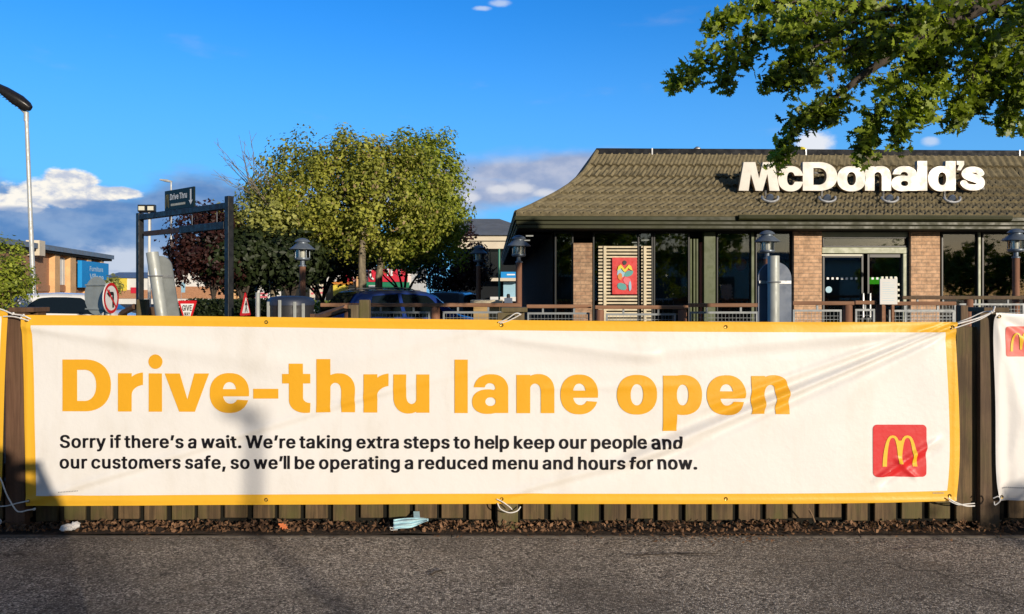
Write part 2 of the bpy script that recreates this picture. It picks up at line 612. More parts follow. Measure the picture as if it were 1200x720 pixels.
M['rail_metal'] = mat('pale_grey_rail_metal', (0.24, 0.26, 0.27), 0.5, 0.1, var=0.1, vscale=4)
M['sign_back'] = mat('grey_sign_back', (0.23, 0.25, 0.25), 0.55, 0.1, var=0.18, vscale=4, bump=0.001, bscale=20)
M['sign_back_pale'] = mat('pale_grey_sign_back', (0.34, 0.37, 0.35), 0.55, 0.1, var=0.12, vscale=6)
M['sign_blue'] = mat('blue_grey_panel', (0.10, 0.13, 0.19), 0.5, 0.1, var=0.15, vscale=4)
M['sign_pole'] = mat('grey_sign_tube', (0.37, 0.39, 0.37), 0.5, 0.15, var=0.15, vscale=3)
M['lantern'] = mat('blue_grey_lantern_metal', (0.14, 0.17, 0.21), 0.45, 0.3, var=0.15, vscale=9)
M['lantern_glass'] = glass_mat('lantern_glass', see=0.82)
M['lantern_bulb'] = mat('white_lantern_diffuser', (0.78, 0.76, 0.70), 0.4)
M['black_metal'] = mat('black_painted_steel', (0.006, 0.007, 0.009), 0.5, 0.0, var=0.25, vscale=5)
M['lamp_black'] = mat('black_lamp_housing', (0.02, 0.018, 0.018), 0.35, 0.2, var=0.3, vscale=18)
M['sign_dark'] = mat('dark_green_sign_face', (0.004, 0.013, 0.010), 0.5, spec=0.3)
M['white_paint'] = mat('white_paint', (0.80, 0.80, 0.78), 0.45)
M['cream_print'] = mat('cream_print', (0.72, 0.70, 0.56), 0.5)
M['gold_dark'] = mat('dark_gold_print', (0.30, 0.22, 0.02), 0.5)
M['road_red'] = mat('road_sign_red', (0.62, 0.012, 0.018), 0.4)
M['road_black'] = mat('road_sign_black', (0.012, 0.012, 0.013), 0.45)
M['tile'] = mat('olive_brown_roof_tile', (0.180, 0.148, 0.083), 0.85, var=0.28, vscale=7, bump=0.006, bscale=34)
M['ridge'] = mat('dark_ridge_capping', (0.006, 0.007, 0.011), 0.65, var=0.2, vscale=3, spec=0.2)
M['fascia'] = mat('olive_fascia_paint', (0.027, 0.029, 0.006), 0.5, var=0.15, vscale=2, spec=0.35)
M['green_frame'] = mat('olive_green_frame', (0.055, 0.075, 0.016), 0.45, var=0.12, vscale=3)
M['pale_green'] = mat('pale_green_frame', (0.36, 0.38, 0.26), 0.5, var=0.1, vscale=3)
M['dark_frame'] = mat('dark_window_frame', (0.012, 0.013, 0.012), 0.45)
M['soffit'] = mat('dark_soffit', (0.012, 0.011, 0.008), 0.85, spec=0.2)
M['wall_shaded'] = mat('shaded_side_wall', (0.014, 0.012, 0.010), 0.75, var=0.3, vscale=5, stretch=(1, 6, 1), spec=0.08)  # near-black holds the shade of the side wall under the eaves
M['brick'] = brick_mat('buff_brick', (0.50, 0.30, 0.175), (0.56, 0.35, 0.21), (0.36, 0.25, 0.17), var=0.28)
M['brick_brown'] = brick_mat('brown_brick', (0.42, 0.27, 0.165), (0.36, 0.21, 0.125), (0.30, 0.21, 0.14), var=0.3)
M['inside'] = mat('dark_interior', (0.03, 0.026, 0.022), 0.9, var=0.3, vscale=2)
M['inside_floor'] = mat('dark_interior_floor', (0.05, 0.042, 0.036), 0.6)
M['pane'] = glass_mat('restaurant_glass', refl=0.75, see=0.8)
M['slat'] = mat('pale_slat_timber', (0.62, 0.53, 0.36), 0.6, var=0.15, vscale=5)
M['lamp_red'] = mat('red_lampshade', (0.50, 0.018, 0.018), 0.35)
M['orange'] = mat('orange_panel', (0.62, 0.22, 0.03), 0.5)
M['salmon'] = mat('salmon_panel', (0.55, 0.16, 0.10), 0.5)
M['yellow'] = mat('yellow_panel', (0.70, 0.58, 0.03), 0.5)
M['lime'] = mat('green_lit_sign', (0.10, 0.75, 0.03), 0.5, emit=0.6)
M['sky_blue'] = mat('pale_blue_sticker', (0.34, 0.56, 0.68), 0.5)
M['letter'] = mat('cream_white_letter', (0.62, 0.58, 0.51), 0.38, var=0.05, vscale=2)
M['letter_side'] = mat('dark_letter_return', (0.42, 0.30, 0.18), 0.5)
M['teal'] = mat('teal_print', (0.08, 0.32, 0.30), 0.5)
M['pink'] = mat('pink_print', (0.70, 0.14, 0.17), 0.5)
M['poster_red'] = mat('poster_red', (0.62, 0.035, 0.035), 0.4, var=0.1, vscale=5)
M['light_blue'] = mat('light_blue_print', (0.30, 0.50, 0.62), 0.5)
M['car_white'] = mat('white_car_paint', (0.80, 0.80, 0.79), 0.25, 0.0, coat=0.8)
M['car_blue'] = mat('blue_car_paint', (0.014, 0.042, 0.22), 0.28, 0.1, coat=1.0)
M['car_dark'] = mat('dark_grey_car_paint', (0.05, 0.06, 0.06), 0.3, 0.2, coat=1.0)
M['car_glass'] = mat('dark_car_glass', (0.006, 0.010, 0.012), 0.05, 0.0, spec=0.8)
M['tyre'] = mat('tyre_rubber', (0.015, 0.015, 0.015), 0.9)
M['alloy'] = mat('wheel_alloy', (0.45, 0.46, 0.47), 0.3, 0.9)
M['lens_red'] = mat('tail_lamp_lens', (0.38, 0.01, 0.01), 0.2)
M['lens_white'] = mat('head_lamp_lens', (0.7, 0.72, 0.75), 0.12)
M['black_plastic'] = mat('black_plastic', (0.02, 0.02, 0.022), 0.55, var=0.2, vscale=7)
M['plate_yellow'] = mat('rear_plate', (0.65, 0.46, 0.03), 0.5)
M['bark'] = mat('grey_bark', (0.20, 0.165, 0.11), 0.9, var=0.5, vscale=12, bump=0.012, bscale=26, stretch=(1, 1, 0.35))
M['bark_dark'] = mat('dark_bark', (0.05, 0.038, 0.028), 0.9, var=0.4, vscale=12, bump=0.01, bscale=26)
M['leaf_main'] = leaf_mat('yellow_green_leaf', (0.065, 0.088, 0.009), (0.47, 0.47, 0.07), 0.22, dead=(0.34, 0.24, 0.12))
M['leaf_mid'] = leaf_mat('mid_green_leaf', (0.06, 0.10, 0.010), (0.40, 0.45, 0.05), 0.22)
M['leaf_pale'] = leaf_mat('pale_green_leaf', (0.13, 0.15, 0.03), (0.44, 0.44, 0.12), 0.25)
M['leaf_dark'] = leaf_mat('dark_green_leaf', (0.012, 0.022, 0.007), (0.035, 0.05, 0.014), 0.15)  # very dark green: shade of the lower crowns is put into the leaf colour
M['leaf_purple'] = leaf_mat('copper_beech_leaf', (0.014, 0.006, 0.006), (0.062, 0.018, 0.014), 0.2)
M['leaf_hedge'] = leaf_mat('hedge_leaf', (0.035, 0.055, 0.014), (0.12, 0.145, 0.045), 0.2)
M['leaf_oak'] = leaf_mat('oak_leaf', (0.018, 0.042, 0.004), (0.36, 0.45, 0.045), 0.28, 0.42)
M['litter'] = leaf_mat('dead_leaf_litter', (0.05, 0.024, 0.012), (0.33, 0.18, 0.095), 0.1, 0.8)
M['twig'] = mat('dry_twig', (0.22, 0.14, 0.08), 0.9)
M['mask'] = mat('pale_blue_face_mask', (0.48, 0.70, 0.76), 0.8, var=0.12, vscale=30)
M['paper'] = mat('crumpled_white_tissue', (0.72, 0.70, 0.68), 0.85)
M['leaf_orange'] = mat('orange_dead_leaf', (0.58, 0.16, 0.05), 0.8)
M['shed_brick'] = brick_mat('orange_retail_brick', (0.50, 0.25, 0.13), (0.44, 0.21, 0.11), (0.30, 0.2, 0.14), var=0.15)
M['shed_pier'] = mat('buff_pier', (0.68, 0.41, 0.19), 0.8, var=0.1, vscale=1)
M['shed_roof'] = mat('grey_shed_roof', (0.20, 0.22, 0.25), 0.5, 0.3, var=0.08, vscale=1)
M['shed_blue'] = mat('blue_shop_sign', (0.004, 0.26, 0.66), 0.4)
M['sign_print'] = mat('pale_blue_sign_print', (0.55, 0.74, 0.85), 0.5)
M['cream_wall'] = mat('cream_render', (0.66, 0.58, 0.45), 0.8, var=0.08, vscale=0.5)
M['white_wall'] = mat('white_render', (0.70, 0.69, 0.66), 0.8, var=0.08, vscale=0.5)
M['grey_roof'] = mat('grey_slate_roof', (0.16, 0.17, 0.18), 0.8, var=0.15, vscale=1)
M['green_metal'] = mat('green_painted_steel', (0.02, 0.20, 0.11), 0.45)
M['shop_red'] = mat('red_shop_fascia', (0.60, 0.02, 0.045), 0.45)
M['shop_green'] = mat('green_shop_fascia', (0.01, 0.19, 0.09), 0.45)
M['shop_yellow'] = mat('yellow_shop_fascia', (0.72, 0.56, 0.06), 0.5)
M['shop_glass'] = mat('dark_shop_glass', (0.02, 0.022, 0.024), 0.1, 0.0, spec=0.6)
M['cloth_dark'] = mat('navy_jacket', (0.02, 0.024, 0.04), 0.85)
M['skin'] = mat('skin', (0.55, 0.34, 0.25), 0.55)
M['denim'] = mat('denim', (0.05, 0.07, 0.13), 0.9)
M['hair'] = mat('brown_hair', (0.05, 0.03, 0.02), 0.7)

# ---- outlines of the lettering (hundredths of the capital height, times ten)
HEAVY = {
'D': '769,885 807,848 828,821 851,786 876,738 895,689 907,644 915,596 920,538 918,434 910,372 900,328 881,274 858,226 836,191 807,152 758,105 729,84 694,62 624,30 548,10 502,3 458,0 1,1 1,999 458,1000 528,993 592,980 658,956 714,926|565,738 544,757 521,773 489,788 464,795 429,800 281,799 281,201 431,200 464,205 489,212 521,227 554,252 575,274 598,308 620,356 633,409 640,468 640,532 633,591 620,644 598,692',
'r': '489,752 489,514 442,505 402,491 374,478 347,461 314,432 299,413 287,392 275,361 270,336 269,1 1,1 1,739 268,740 270,736 270,678 272,675 318,706 368,730 438,748 474,753',
'i': '264,739 265,2 261,0 2,0 0,4 0,738 4,740|226,1072 243,1054 258,1032 270,1004 275,978 275,952 270,926 258,898 243,876 224,857 202,842 174,830 148,825 122,825 96,830 68,842 46,857 27,876 12,898 0,926 -5,952 -5,978 0,1004 12,1032 27,1054 46,1073 68,1088 96,1100 122,1105 148,1105 174,1100 202,1088',
'v': '844,739 845,736 823,676 576,2 571,0 275,1 15,698 2,739 289,739 432,245 436,251 566,739',
'e': '644,655 672,623 703,578 720,542 733,504 745,449 750,399 750,332 746,301 261,300 257,296 264,268 274,242 298,204 312,190 331,177 348,169 372,162 416,160 456,170 488,191 502,204 521,233 526,237 731,224 723,196 703,152 682,120 653,84 606,44 582,29 546,10 509,-3 474,-12 406,-20 321,-18 284,-13 241,-3 204,10 168,29 144,44 108,73 67,121 47,152 30,188 10,254 3,292 0,332 2,422 7,459 17,504 30,542 47,578 68,610 97,646 144,686 168,701 204,720 241,733 276,742 344,750 429,748 466,743 509,733 546,720 582,701 606,686|462,536 444,553 432,561 401,573 364,575 331,566 306,550 293,538 280,519 265,489 254,449 254,441 499,440 501,442 500,451 488,491 480,509',
'-': '479,449 480,264 478,260 4,260 0,262 0,446 2,450',
't': '399,939 401,741 536,740 540,738 539,556 404,555 400,551 400,278 402,266 409,244 419,228 444,204 481,187 506,182 538,180 540,178 540,-1 534,-5 521,-7 481,-10 418,-10 368,-5 321,5 282,19 246,37 209,63 183,89 162,119 147,149 135,189 130,222 130,552 126,555 4,555 0,558 1,739 126,740 130,742 131,939',
'h': '642,682 671,651 700,608 713,579 725,546 735,499 740,451 739,1 476,1 475,424 470,462 461,494 450,519 438,536 424,550 394,566 378,570 354,570 331,565 306,550 292,536 280,519 270,496 269,1 1,1 1,1029 269,1029 271,721 322,741 369,752 402,755 478,753 526,745 569,730 601,713',
'n': '642,682 671,651 700,608 713,579 725,546 735,499 740,451 739,1 476,1 475,424 470,462 461,494 450,519 438,536 424,550 394,566 378,570 354,570 331,565 306,550 292,536 280,519 270,496 269,1 1,1 1,739 266,740 270,738 270,722 272,721 308,736 359,750 402,755 459,755 509,748 552,736 601,713',
'u': '739,739 739,1 474,0 470,2 470,18 468,19 432,4 381,-10 338,-15 281,-15 231,-8 188,4 148,22 101,55 69,89 40,132 27,161 15,194 5,241 0,289 1,739 264,739 265,316 270,278 279,246 290,221 302,204 316,190 346,174 362,170 386,170 409,175 434,190 448,204 460,221 470,244 471,739',
'l': '264,1029 265,2 261,0 2,0 0,4 0,1028 4,1030',
'a': '616,672 643,644 671,604 690,566 698,541 707,501 710,466 709,1 446,0 404,-10 369,-15 271,-17 216,-10 158,5 116,24 72,53 47,79 25,111 15,131 7,156 0,198 0,242 7,284 15,309 25,329 47,361 72,387 116,416 144,430 184,443 236,453 272,457 349,457 384,453 432,444 435,446 436,459 452,460 455,464 455,478 450,504 433,538 424,548 404,563 389,570 364,575 324,573 302,566 286,556 270,541 261,539 260,526 250,499 246,495 34,496 37,521 54,574 74,612 97,644 126,673 149,691 204,721 271,742 339,750 424,748 461,743 498,735 554,713 591,691|439,274 424,286 408,295 378,302 332,300 312,295 296,286 274,266 262,239 260,209 270,179 281,166 296,154 322,142 342,138 388,140 408,145 424,154 439,166 450,179 460,209 458,241 450,261',
'o': '659,657 680,636 701,609 720,581 738,544 758,482 767,436 770,398 768,309 763,272 753,228 728,164 701,121 680,94 656,70 630,49 601,30 564,12 502,-8 456,-17 418,-20 329,-18 292,-13 248,-3 184,22 141,49 114,70 90,94 69,120 50,149 32,186 12,248 3,294 0,332 2,421 7,458 17,502 42,566 69,609 90,636 114,660 140,681 169,700 206,718 268,738 314,747 352,750 441,748 478,743 522,733 564,718 601,700 630,681|454,542 429,560 398,570 362,568 341,560 318,544 299,519 284,489 272,449 265,394 265,338 268,302 277,261 292,222 313,191 339,170 361,162 374,160 409,162 431,170 451,185 464,200 480,226 498,281 505,338 505,394 498,448 481,502 471,519',
'p': '629,667 657,639 676,615 695,586 710,556 728,506 742,438 745,398 745,332 738,269 728,224 718,194 690,136 657,91 618,53 579,27 521,0 459,-15 411,-20 348,-20 271,-10 269,-339 1,-339 1,739 272,739 301,745 349,750 411,750 448,747 499,736 542,721 588,698|437,539 414,556 386,565 364,565 336,556 313,539 297,518 282,486 273,456 265,396 265,336 268,301 275,266 287,232 297,212 312,192 332,175 356,167 384,165 402,169 418,175 432,187 455,216 468,244 477,274 485,336 485,394 482,429 475,464 465,494 453,518',
'c': '644,655 682,610 705,574 720,542 733,504 741,461 498,460 494,464 486,489 471,519 457,539 442,552 428,561 408,568 374,570 361,568 339,560 314,540 294,511 284,489 272,448 267,414 265,338 268,302 277,261 289,229 299,211 313,191 329,177 351,165 372,160 409,162 431,170 451,185 476,219 486,241 494,266 498,270 741,270 742,262 733,226 714,175 683,121 653,84 606,44 582,29 546,10 509,-3 474,-12 406,-20 321,-18 284,-13 241,-3 204,10 168,29 144,44 108,73 67,121 47,152 30,188 10,254 3,292 0,332 2,422 7,459 17,504 30,542 47,578 68,610 97,646 144,686 168,701 204,720 241,733 276,742 344,750 429,748 466,743 509,733 546,720 582,701 606,686',
'd': '739,1029 739,1 506,0 432,-17 396,-20 334,-20 286,-15 246,-6 202,9 166,27 118,62 88,91 69,116 50,144 34,178 17,224 10,252 3,292 0,332 0,398 3,438 17,506 34,552 50,586 88,639 128,677 166,703 224,730 286,745 334,750 398,750 469,741 471,1029|437,539 414,556 386,565 364,565 336,556 313,539 297,518 282,486 273,456 265,396 265,336 268,301 275,266 287,232 297,212 312,192 332,175 356,167 384,165 402,169 418,175 432,187 455,216 468,244 477,274 485,336 485,394 482,429 475,464 465,494 453,518',
'M': '1119,999 1279,1 971,1 905,562 901,591 899,593 749,1 534,0 530,2 381,593 379,591 375,562 309,1 1,1 157,982 161,999 519,999 639,425 641,426 643,434 761,999',
's': '591,662 610,642 633,611 660,566 668,541 668,519 665,504 660,492 642,469 626,457 604,447 565,441 602,413 631,387 646,368 670,328 678,308 685,281 688,258 688,228 680,179 666,146 652,124 631,98 591,62 564,45 531,30 491,19 452,12 362,5 264,12 201,25 168,37 136,52 106,70 71,97 45,124 27,149 0,194 -8,219 -8,241 -5,256 7,278 29,299 56,313 82,318 98,318 124,313 146,303 167,286 202,230 214,218 242,201 266,192 326,184 388,185 428,192 444,197 457,208 458,212 457,219 446,228 394,251 221,309 161,332 119,356 96,373 72,398 52,424 37,454 29,481 25,502 25,528 32,562 40,582 57,611 75,632 118,670 142,686 179,705 241,723 326,735 404,732 438,727 488,715 518,705 552,688|455,532 449,538 434,545 408,552 374,557 339,557 314,553 291,548 279,542 416,505 486,479 488,479 486,484',
"'": '279,1029 280,839 155,628 150,621 146,620 12,620 12,626 89,818 86,820 4,820 0,822 1,1029',
}
BOLD = {
'a': (86.6, '702,695 731,666 758,625 771,590 782,535 783,32 778,13 754,3 609,1 569,5 549,20 499,0 451,-10 391,-15 314,-13 258,-5 206,9 164,28 131,50 97,82 77,108 60,143 48,198 47,240 53,289 64,320 87,356 109,379 142,402 202,429 304,453 521,480 544,491 548,516 540,551 521,580 486,603 449,613 402,608 361,591 326,564 295,520 279,511 216,509 88,543 70,556 70,581 90,620 118,658 165,699 226,732 308,757 374,767 466,768 562,757 632,736 669,718|548,328 401,310 329,289 300,269 284,237 283,212 294,187 308,170 331,155 376,142 414,144 462,160 509,194 535,231 548,273'),
'b': (93.8, '772,684 815,639 860,562 882,491 893,391 890,317 873,231 840,154 788,86 743,49 689,19 642,1 572,-12 499,-15 431,-10 384,0 324,27 316,10 294,3 151,1 121,3 99,10 92,32 92,968 97,987 112,996 151,999 298,997 322,987 327,968 328,733 389,757 432,765 478,768 582,765 641,754 678,741 722,719|590,565 549,595 514,608 484,611 449,603 410,582 378,553 350,507 339,477 328,433 325,364 330,317 347,259 369,218 393,188 428,163 462,149 489,144 518,149 544,158 571,175 611,218 641,281 655,349 655,410 650,446 631,505 613,537'),
'c': (87.9, '757,673 790,637 821,584 833,545 831,529 825,521 689,488 624,489 607,499 591,535 570,564 538,589 481,610 458,611 432,606 406,597 371,574 330,526 312,488 298,443 292,360 305,284 321,246 340,214 384,171 412,155 444,146 472,144 498,149 546,171 581,204 610,261 626,270 692,272 828,239 835,231 837,218 830,188 806,141 777,102 716,50 644,14 566,-7 474,-15 396,-12 318,3 238,36 179,76 132,125 90,195 67,265 55,349 58,441 77,526 114,603 162,662 212,704 278,738 348,759 432,768 526,767 609,752 648,740 698,716'),
'd': (93.8, '848,989 855,968 855,32 851,14 826,3 654,3 632,10 624,27 589,9 551,-4 504,-12 432,-15 362,-10 306,1 222,37 159,87 117,140 85,201 62,289 55,347 55,408 65,487 84,551 122,623 158,667 206,707 271,741 329,759 411,768 501,767 559,757 619,733 620,968 625,987 641,996 679,999 826,997|560,564 522,592 488,606 454,611 418,603 380,584 352,559 329,527 304,469 293,419 292,363 300,303 314,261 330,228 357,193 392,165 431,149 458,144 486,149 512,158 539,175 557,190 585,226 610,284 622,350 618,440 596,510'),
'e': (89.6, '734,685 767,655 795,618 818,576 835,534 853,424 853,344 846,324 824,316 794,315 294,312 314,248 348,198 396,163 458,144 498,145 551,165 580,187 601,215 612,239 629,249 698,250 819,223 838,209 838,182 818,137 797,107 748,61 674,20 619,1 542,-12 432,-13 334,-1 271,20 194,64 139,116 110,156 92,190 67,262 57,325 57,425 72,509 97,573 143,644 186,685 242,722 316,752 399,767 519,767 596,754 681,721|565,560 536,586 492,606 451,611 416,603 375,582 342,553 315,515 299,468 609,467 605,491 591,523'),
'f': (58.9, '586,1012 591,994 590,983 556,881 531,870 474,870 441,878 421,873 397,852 385,819 388,759 532,757 557,747 562,728 562,637 556,618 532,608 385,604 383,17 376,9 356,3 209,1 169,5 154,14 150,32 150,604 28,608 5,617 -2,637 0,742 8,751 28,757 149,760 150,849 167,917 192,954 222,983 279,1014 349,1034 448,1038 528,1030 572,1019'),
'g': (93.9, '850,749 857,728 857,-6 845,-80 816,-141 798,-165 763,-198 722,-225 639,-258 564,-272 458,-278 348,-270 262,-250 198,-220 158,-192 132,-168 99,-127 88,-100 90,-86 98,-78 209,-21 274,-20 296,-27 346,-82 391,-109 452,-123 496,-119 549,-102 576,-85 598,-63 618,-16 622,43 619,46 566,23 516,14 409,10 352,15 299,27 236,52 188,81 143,121 107,170 84,215 63,286 55,353 57,435 70,510 89,564 119,618 149,657 209,708 276,743 346,762 411,768 516,765 576,752 624,731 632,749 654,757 798,759 836,756|560,565 534,586 504,602 464,611 429,606 399,595 352,560 325,523 310,491 297,444 292,402 293,347 305,294 325,250 350,217 379,193 414,176 448,167 469,167 526,185 572,221 605,276 617,314 623,358 620,441 600,507 583,537'),
'h': (90.8, '744,695 780,653 803,609 815,570 823,520 825,32 820,13 796,3 649,1 609,5 594,14 590,32 588,496 571,545 542,581 502,603 464,610 421,598 383,576 349,535 332,491 327,447 327,32 323,14 308,5 268,1 121,3 99,10 92,32 92,968 97,987 112,996 151,999 298,997 322,987 327,968 328,734 384,755 434,765 564,767 609,760 662,744 708,722'),
'i': (41.1, '320,749 327,728 325,17 318,9 298,3 151,1 111,5 95,14 92,32 94,742 111,755 151,759 298,757|319,997 335,983 348,959 353,914 341,874 304,839 274,827 246,822 164,823 116,841 84,871 72,899 72,948 88,982 116,1006 158,1023 216,1027 274,1021'),
'j': (41.1, '320,749 327,728 327,-58 316,-114 300,-154 275,-188 238,-220 194,-242 149,-255 106,-261 24,-263 -16,-259 -31,-250 -35,-234 -32,-118 -16,-106 42,-103 61,-96 80,-77 92,-44 94,742 111,755 151,759 298,757|322,994 345,965 353,923 348,890 340,873 306,841 258,823 176,822 148,827 121,838 84,870 72,895 68,917 72,953 90,986 121,1010 148,1021 176,1026 244,1026 279,1019'),
'k': (84.8, '823,749 830,730 825,713 519,427 848,51 855,30 850,13 834,4 796,1 644,1 614,3 594,9 346,291 327,273 327,32 322,13 306,4 268,1 121,3 99,10 92,32 92,968 97,987 121,997 268,999 308,995 324,983 328,524 581,754 624,759 771,759 809,756'),
'l': (30, '248,1027 255,1006 253,19 246,9 226,3 54,3 31,12 25,32 27,1019 32,1027 44,1033 84,1037 226,1035'),
'm': (131.7, '1156,702 1183,673 1210,629 1223,592 1232,543 1233,32 1231,17 1224,9 1204,3 1174,1 1058,1 1018,5 1001,16 997,526 986,556 968,582 939,600 894,613 857,603 822,581 799,553 782,509 780,32 772,10 751,3 604,1 564,5 548,16 545,524 531,560 512,584 478,605 448,612 406,600 364,569 340,534 328,495 327,32 323,14 308,5 268,1 121,3 95,14 92,32 92,728 94,742 101,751 121,757 151,759 294,757 315,750 324,736 372,757 422,768 542,770 616,752 658,730 696,698 746,732 812,758 876,770 959,772 1012,767 1066,754 1118,730'),
'n': (90.8, '732,705 771,664 796,624 815,571 823,520 825,32 820,13 796,3 649,1 609,5 594,14 590,32 588,496 571,545 542,581 502,603 464,610 421,598 383,576 349,535 332,491 327,447 327,32 323,14 308,5 268,1 121,3 99,10 92,32 92,728 97,747 112,756 149,759 294,757 316,749 324,732 384,755 434,765 564,767 654,748 696,729'),
'o': (91.9, '747,681 798,628 840,557 862,491 873,413 873,339 858,248 845,209 821,162 780,105 718,52 659,20 599,0 531,-12 471,-15 396,-12 329,0 292,11 241,34 192,65 132,125 90,195 67,265 55,347 57,427 72,510 104,586 148,648 200,695 278,738 348,759 431,768 526,767 604,754 691,719|574,558 545,584 511,602 469,611 432,606 398,592 359,563 330,526 312,488 298,443 292,392 293,338 305,284 325,237 352,199 384,171 421,152 454,144 472,144 512,154 532,163 559,181 581,204 600,229 618,267 637,344 635,422 611,502'),
'p': (93.8, '772,684 815,639 855,573 878,505 892,424 892,333 880,258 858,190 818,121 772,71 726,37 671,11 614,-5 516,-15 444,-12 391,-2 328,24 327,-232 322,-250 308,-259 268,-263 151,-263 121,-261 101,-254 94,-246 92,-232 92,728 95,746 121,757 294,757 316,749 326,731 369,751 432,765 568,767 621,758 678,741 722,719|590,565 549,595 514,608 484,611 449,603 410,582 378,553 350,507 339,477 328,433 325,364 330,317 347,259 369,218 393,188 428,163 462,149 489,144 518,149 544,158 571,175 611,218 641,281 655,349 655,410 650,446 631,505 613,537'),
'q': (93.8, '848,749 855,728 853,-245 846,-254 826,-261 649,-261 626,-252 620,-234 619,23 564,0 504,-12 432,-15 334,-5 278,11 222,37 178,70 134,116 92,185 65,270 55,349 55,410 65,487 77,532 97,581 147,655 206,707 288,748 354,764 411,768 526,764 574,752 622,730 632,749 654,757 796,759 834,756|560,564 522,592 488,606 454,611 418,603 380,584 352,559 329,527 304,469 293,419 292,363 300,303 314,261 330,228 357,193 392,165 431,149 458,144 486,149 512,158 539,175 557,190 585,226 610,284 622,350 618,440 596,510'),
'r': (60.0, '587,758 593,738 593,628 588,608 564,599 459,604 419,594 391,580 367,560 337,516 327,465 327,32 323,14 308,5 268,1 151,1 121,3 101,9 94,17 92,32 92,728 95,746 121,757 264,759 304,755 324,740 388,762 464,770 564,767'),
's': (81.6, '679,696 726,642 750,597 757,570 755,556 748,546 736,540 618,516 552,518 537,527 514,567 485,597 449,613 416,616 376,606 338,583 322,562 317,538 322,520 333,505 361,487 404,472 568,437 622,420 692,383 728,352 750,322 765,286 772,247 772,207 756,143 728,97 673,49 612,17 548,-2 482,-12 399,-15 286,-4 211,19 150,52 99,102 69,157 58,203 62,219 78,229 204,254 268,252 283,242 300,201 322,174 359,152 399,142 444,145 488,161 521,190 533,221 518,254 486,277 251,334 178,367 123,411 95,455 85,490 80,532 90,603 121,658 169,703 234,738 294,757 359,767 488,767 558,756 632,727'),
't': (53.5, '347,920 353,899 354,760 491,756 508,746 512,730 512,636 504,616 482,608 358,607 353,603 355,184 367,162 388,150 449,156 479,155 501,147 506,140 528,49 528,22 520,11 454,-4 366,-7 318,-4 266,6 237,16 196,37 168,61 149,83 127,129 118,176 118,604 18,610 2,620 -2,636 -2,728 3,747 28,757 118,761 118,899 126,921 148,928 294,930 332,927'),
'u': (90.8, '818,749 825,728 825,32 820,13 804,4 768,1 624,3 602,10 594,29 551,11 491,-4 431,-8 362,-7 274,9 226,30 188,54 151,91 120,140 107,174 95,234 92,289 92,728 97,747 121,757 268,759 308,755 323,746 327,728 327,298 330,261 349,212 374,181 409,160 449,150 496,161 531,181 566,221 585,265 590,294 590,728 594,746 609,755 649,759 796,757'),
'v': (86.6, '847,749 853,730 848,706 555,14 539,5 499,1 376,1 346,3 326,9 317,21 27,706 22,728 25,746 41,755 81,759 239,757 263,747 438,315 612,746 628,755 668,759 824,757'),
'w': (122.9, '1202,749 1208,730 1201,702 976,30 966,10 944,3 798,1 758,5 742,14 619,393 497,13 472,3 326,1 286,5 270,14 35,710 32,730 39,749 61,757 89,759 214,759 252,756 268,747 388,371 499,735 505,747 516,754 559,759 682,759 722,755 738,746 852,373 970,746 986,755 1026,759 1179,757'),
'x': (84.4, '807,749 813,730 810,714 563,385 823,46 826,30 821,12 806,4 768,1 629,1 599,3 579,9 428,216 274,9 254,3 224,1 88,1 49,4 35,11 29,30 34,49 292,389 50,711 45,730 51,748 66,756 104,759 241,759 271,757 291,751 429,561 569,751 589,757 619,759 754,759 792,756'),
'y': (86.6, '847,749 853,730 848,706 510,-94 464,-171 411,-221 359,-248 328,-258 278,-266 201,-267 144,-263 90,-248 83,-238 83,-215 114,-114 139,-103 168,-101 228,-107 248,-97 264,-82 283,-52 313,27 24,714 22,730 26,746 41,755 81,759 239,757 263,747 438,315 613,747 629,756 668,759 824,757'),
'z': (84.8, '768,749 775,728 775,644 770,623 382,163 728,161 768,157 782,148 787,132 787,32 782,13 766,4 728,1 129,1 99,3 78,10 70,32 70,112 75,132 473,597 142,599 102,602 88,612 83,628 83,728 88,747 104,756 142,759 716,759 754,756'),
'S': (98.3, '831,910 873,862 903,801 915,730 911,714 896,704 856,701 694,704 679,714 658,772 631,804 576,835 508,850 468,847 429,837 406,828 372,806 340,766 330,733 330,716 337,692 350,672 375,650 408,631 484,604 641,565 728,537 819,490 870,447 898,411 915,378 930,301 928,253 921,214 908,175 878,125 828,75 771,39 688,6 589,-12 456,-15 369,-7 274,17 189,60 127,115 87,177 72,223 63,273 66,294 79,305 122,310 289,307 305,297 319,244 332,221 354,197 408,166 486,148 526,150 576,161 611,176 636,192 658,210 680,240 690,270 692,295 683,323 668,344 621,377 538,407 354,453 298,472 212,513 150,562 127,590 110,620 98,655 92,697 92,744 102,799 115,832 141,873 205,934 282,975 362,999 476,1012 582,1008 674,992 761,958'),
'W': (147.3, '1458,988 1463,970 1461,954 1178,17 1172,10 1151,3 1121,1 976,1 936,5 919,16 741,602 563,14 548,5 508,1 331,3 307,13 22,951 19,970 26,990 48,997 76,999 204,999 244,995 260,986 436,378 614,984 631,995 671,999 812,999 842,997 862,991 875,967 1046,377 1222,986 1238,995 1278,999 1434,997'),
'D': (109.7, '901,869 960,799 1000,724 1027,633 1038,538 1037,441 1016,327 1001,283 976,231 925,159 874,111 804,66 726,33 648,14 518,1 168,1 138,3 116,10 108,32 108,968 113,987 129,996 168,999 531,999 639,990 718,972 772,952 846,912|717,749 694,770 648,801 568,829 508,837 351,836 351,163 499,163 558,171 606,183 638,196 688,227 723,261 748,294 775,347 793,411 800,462 800,543 792,600 771,664 746,711'),
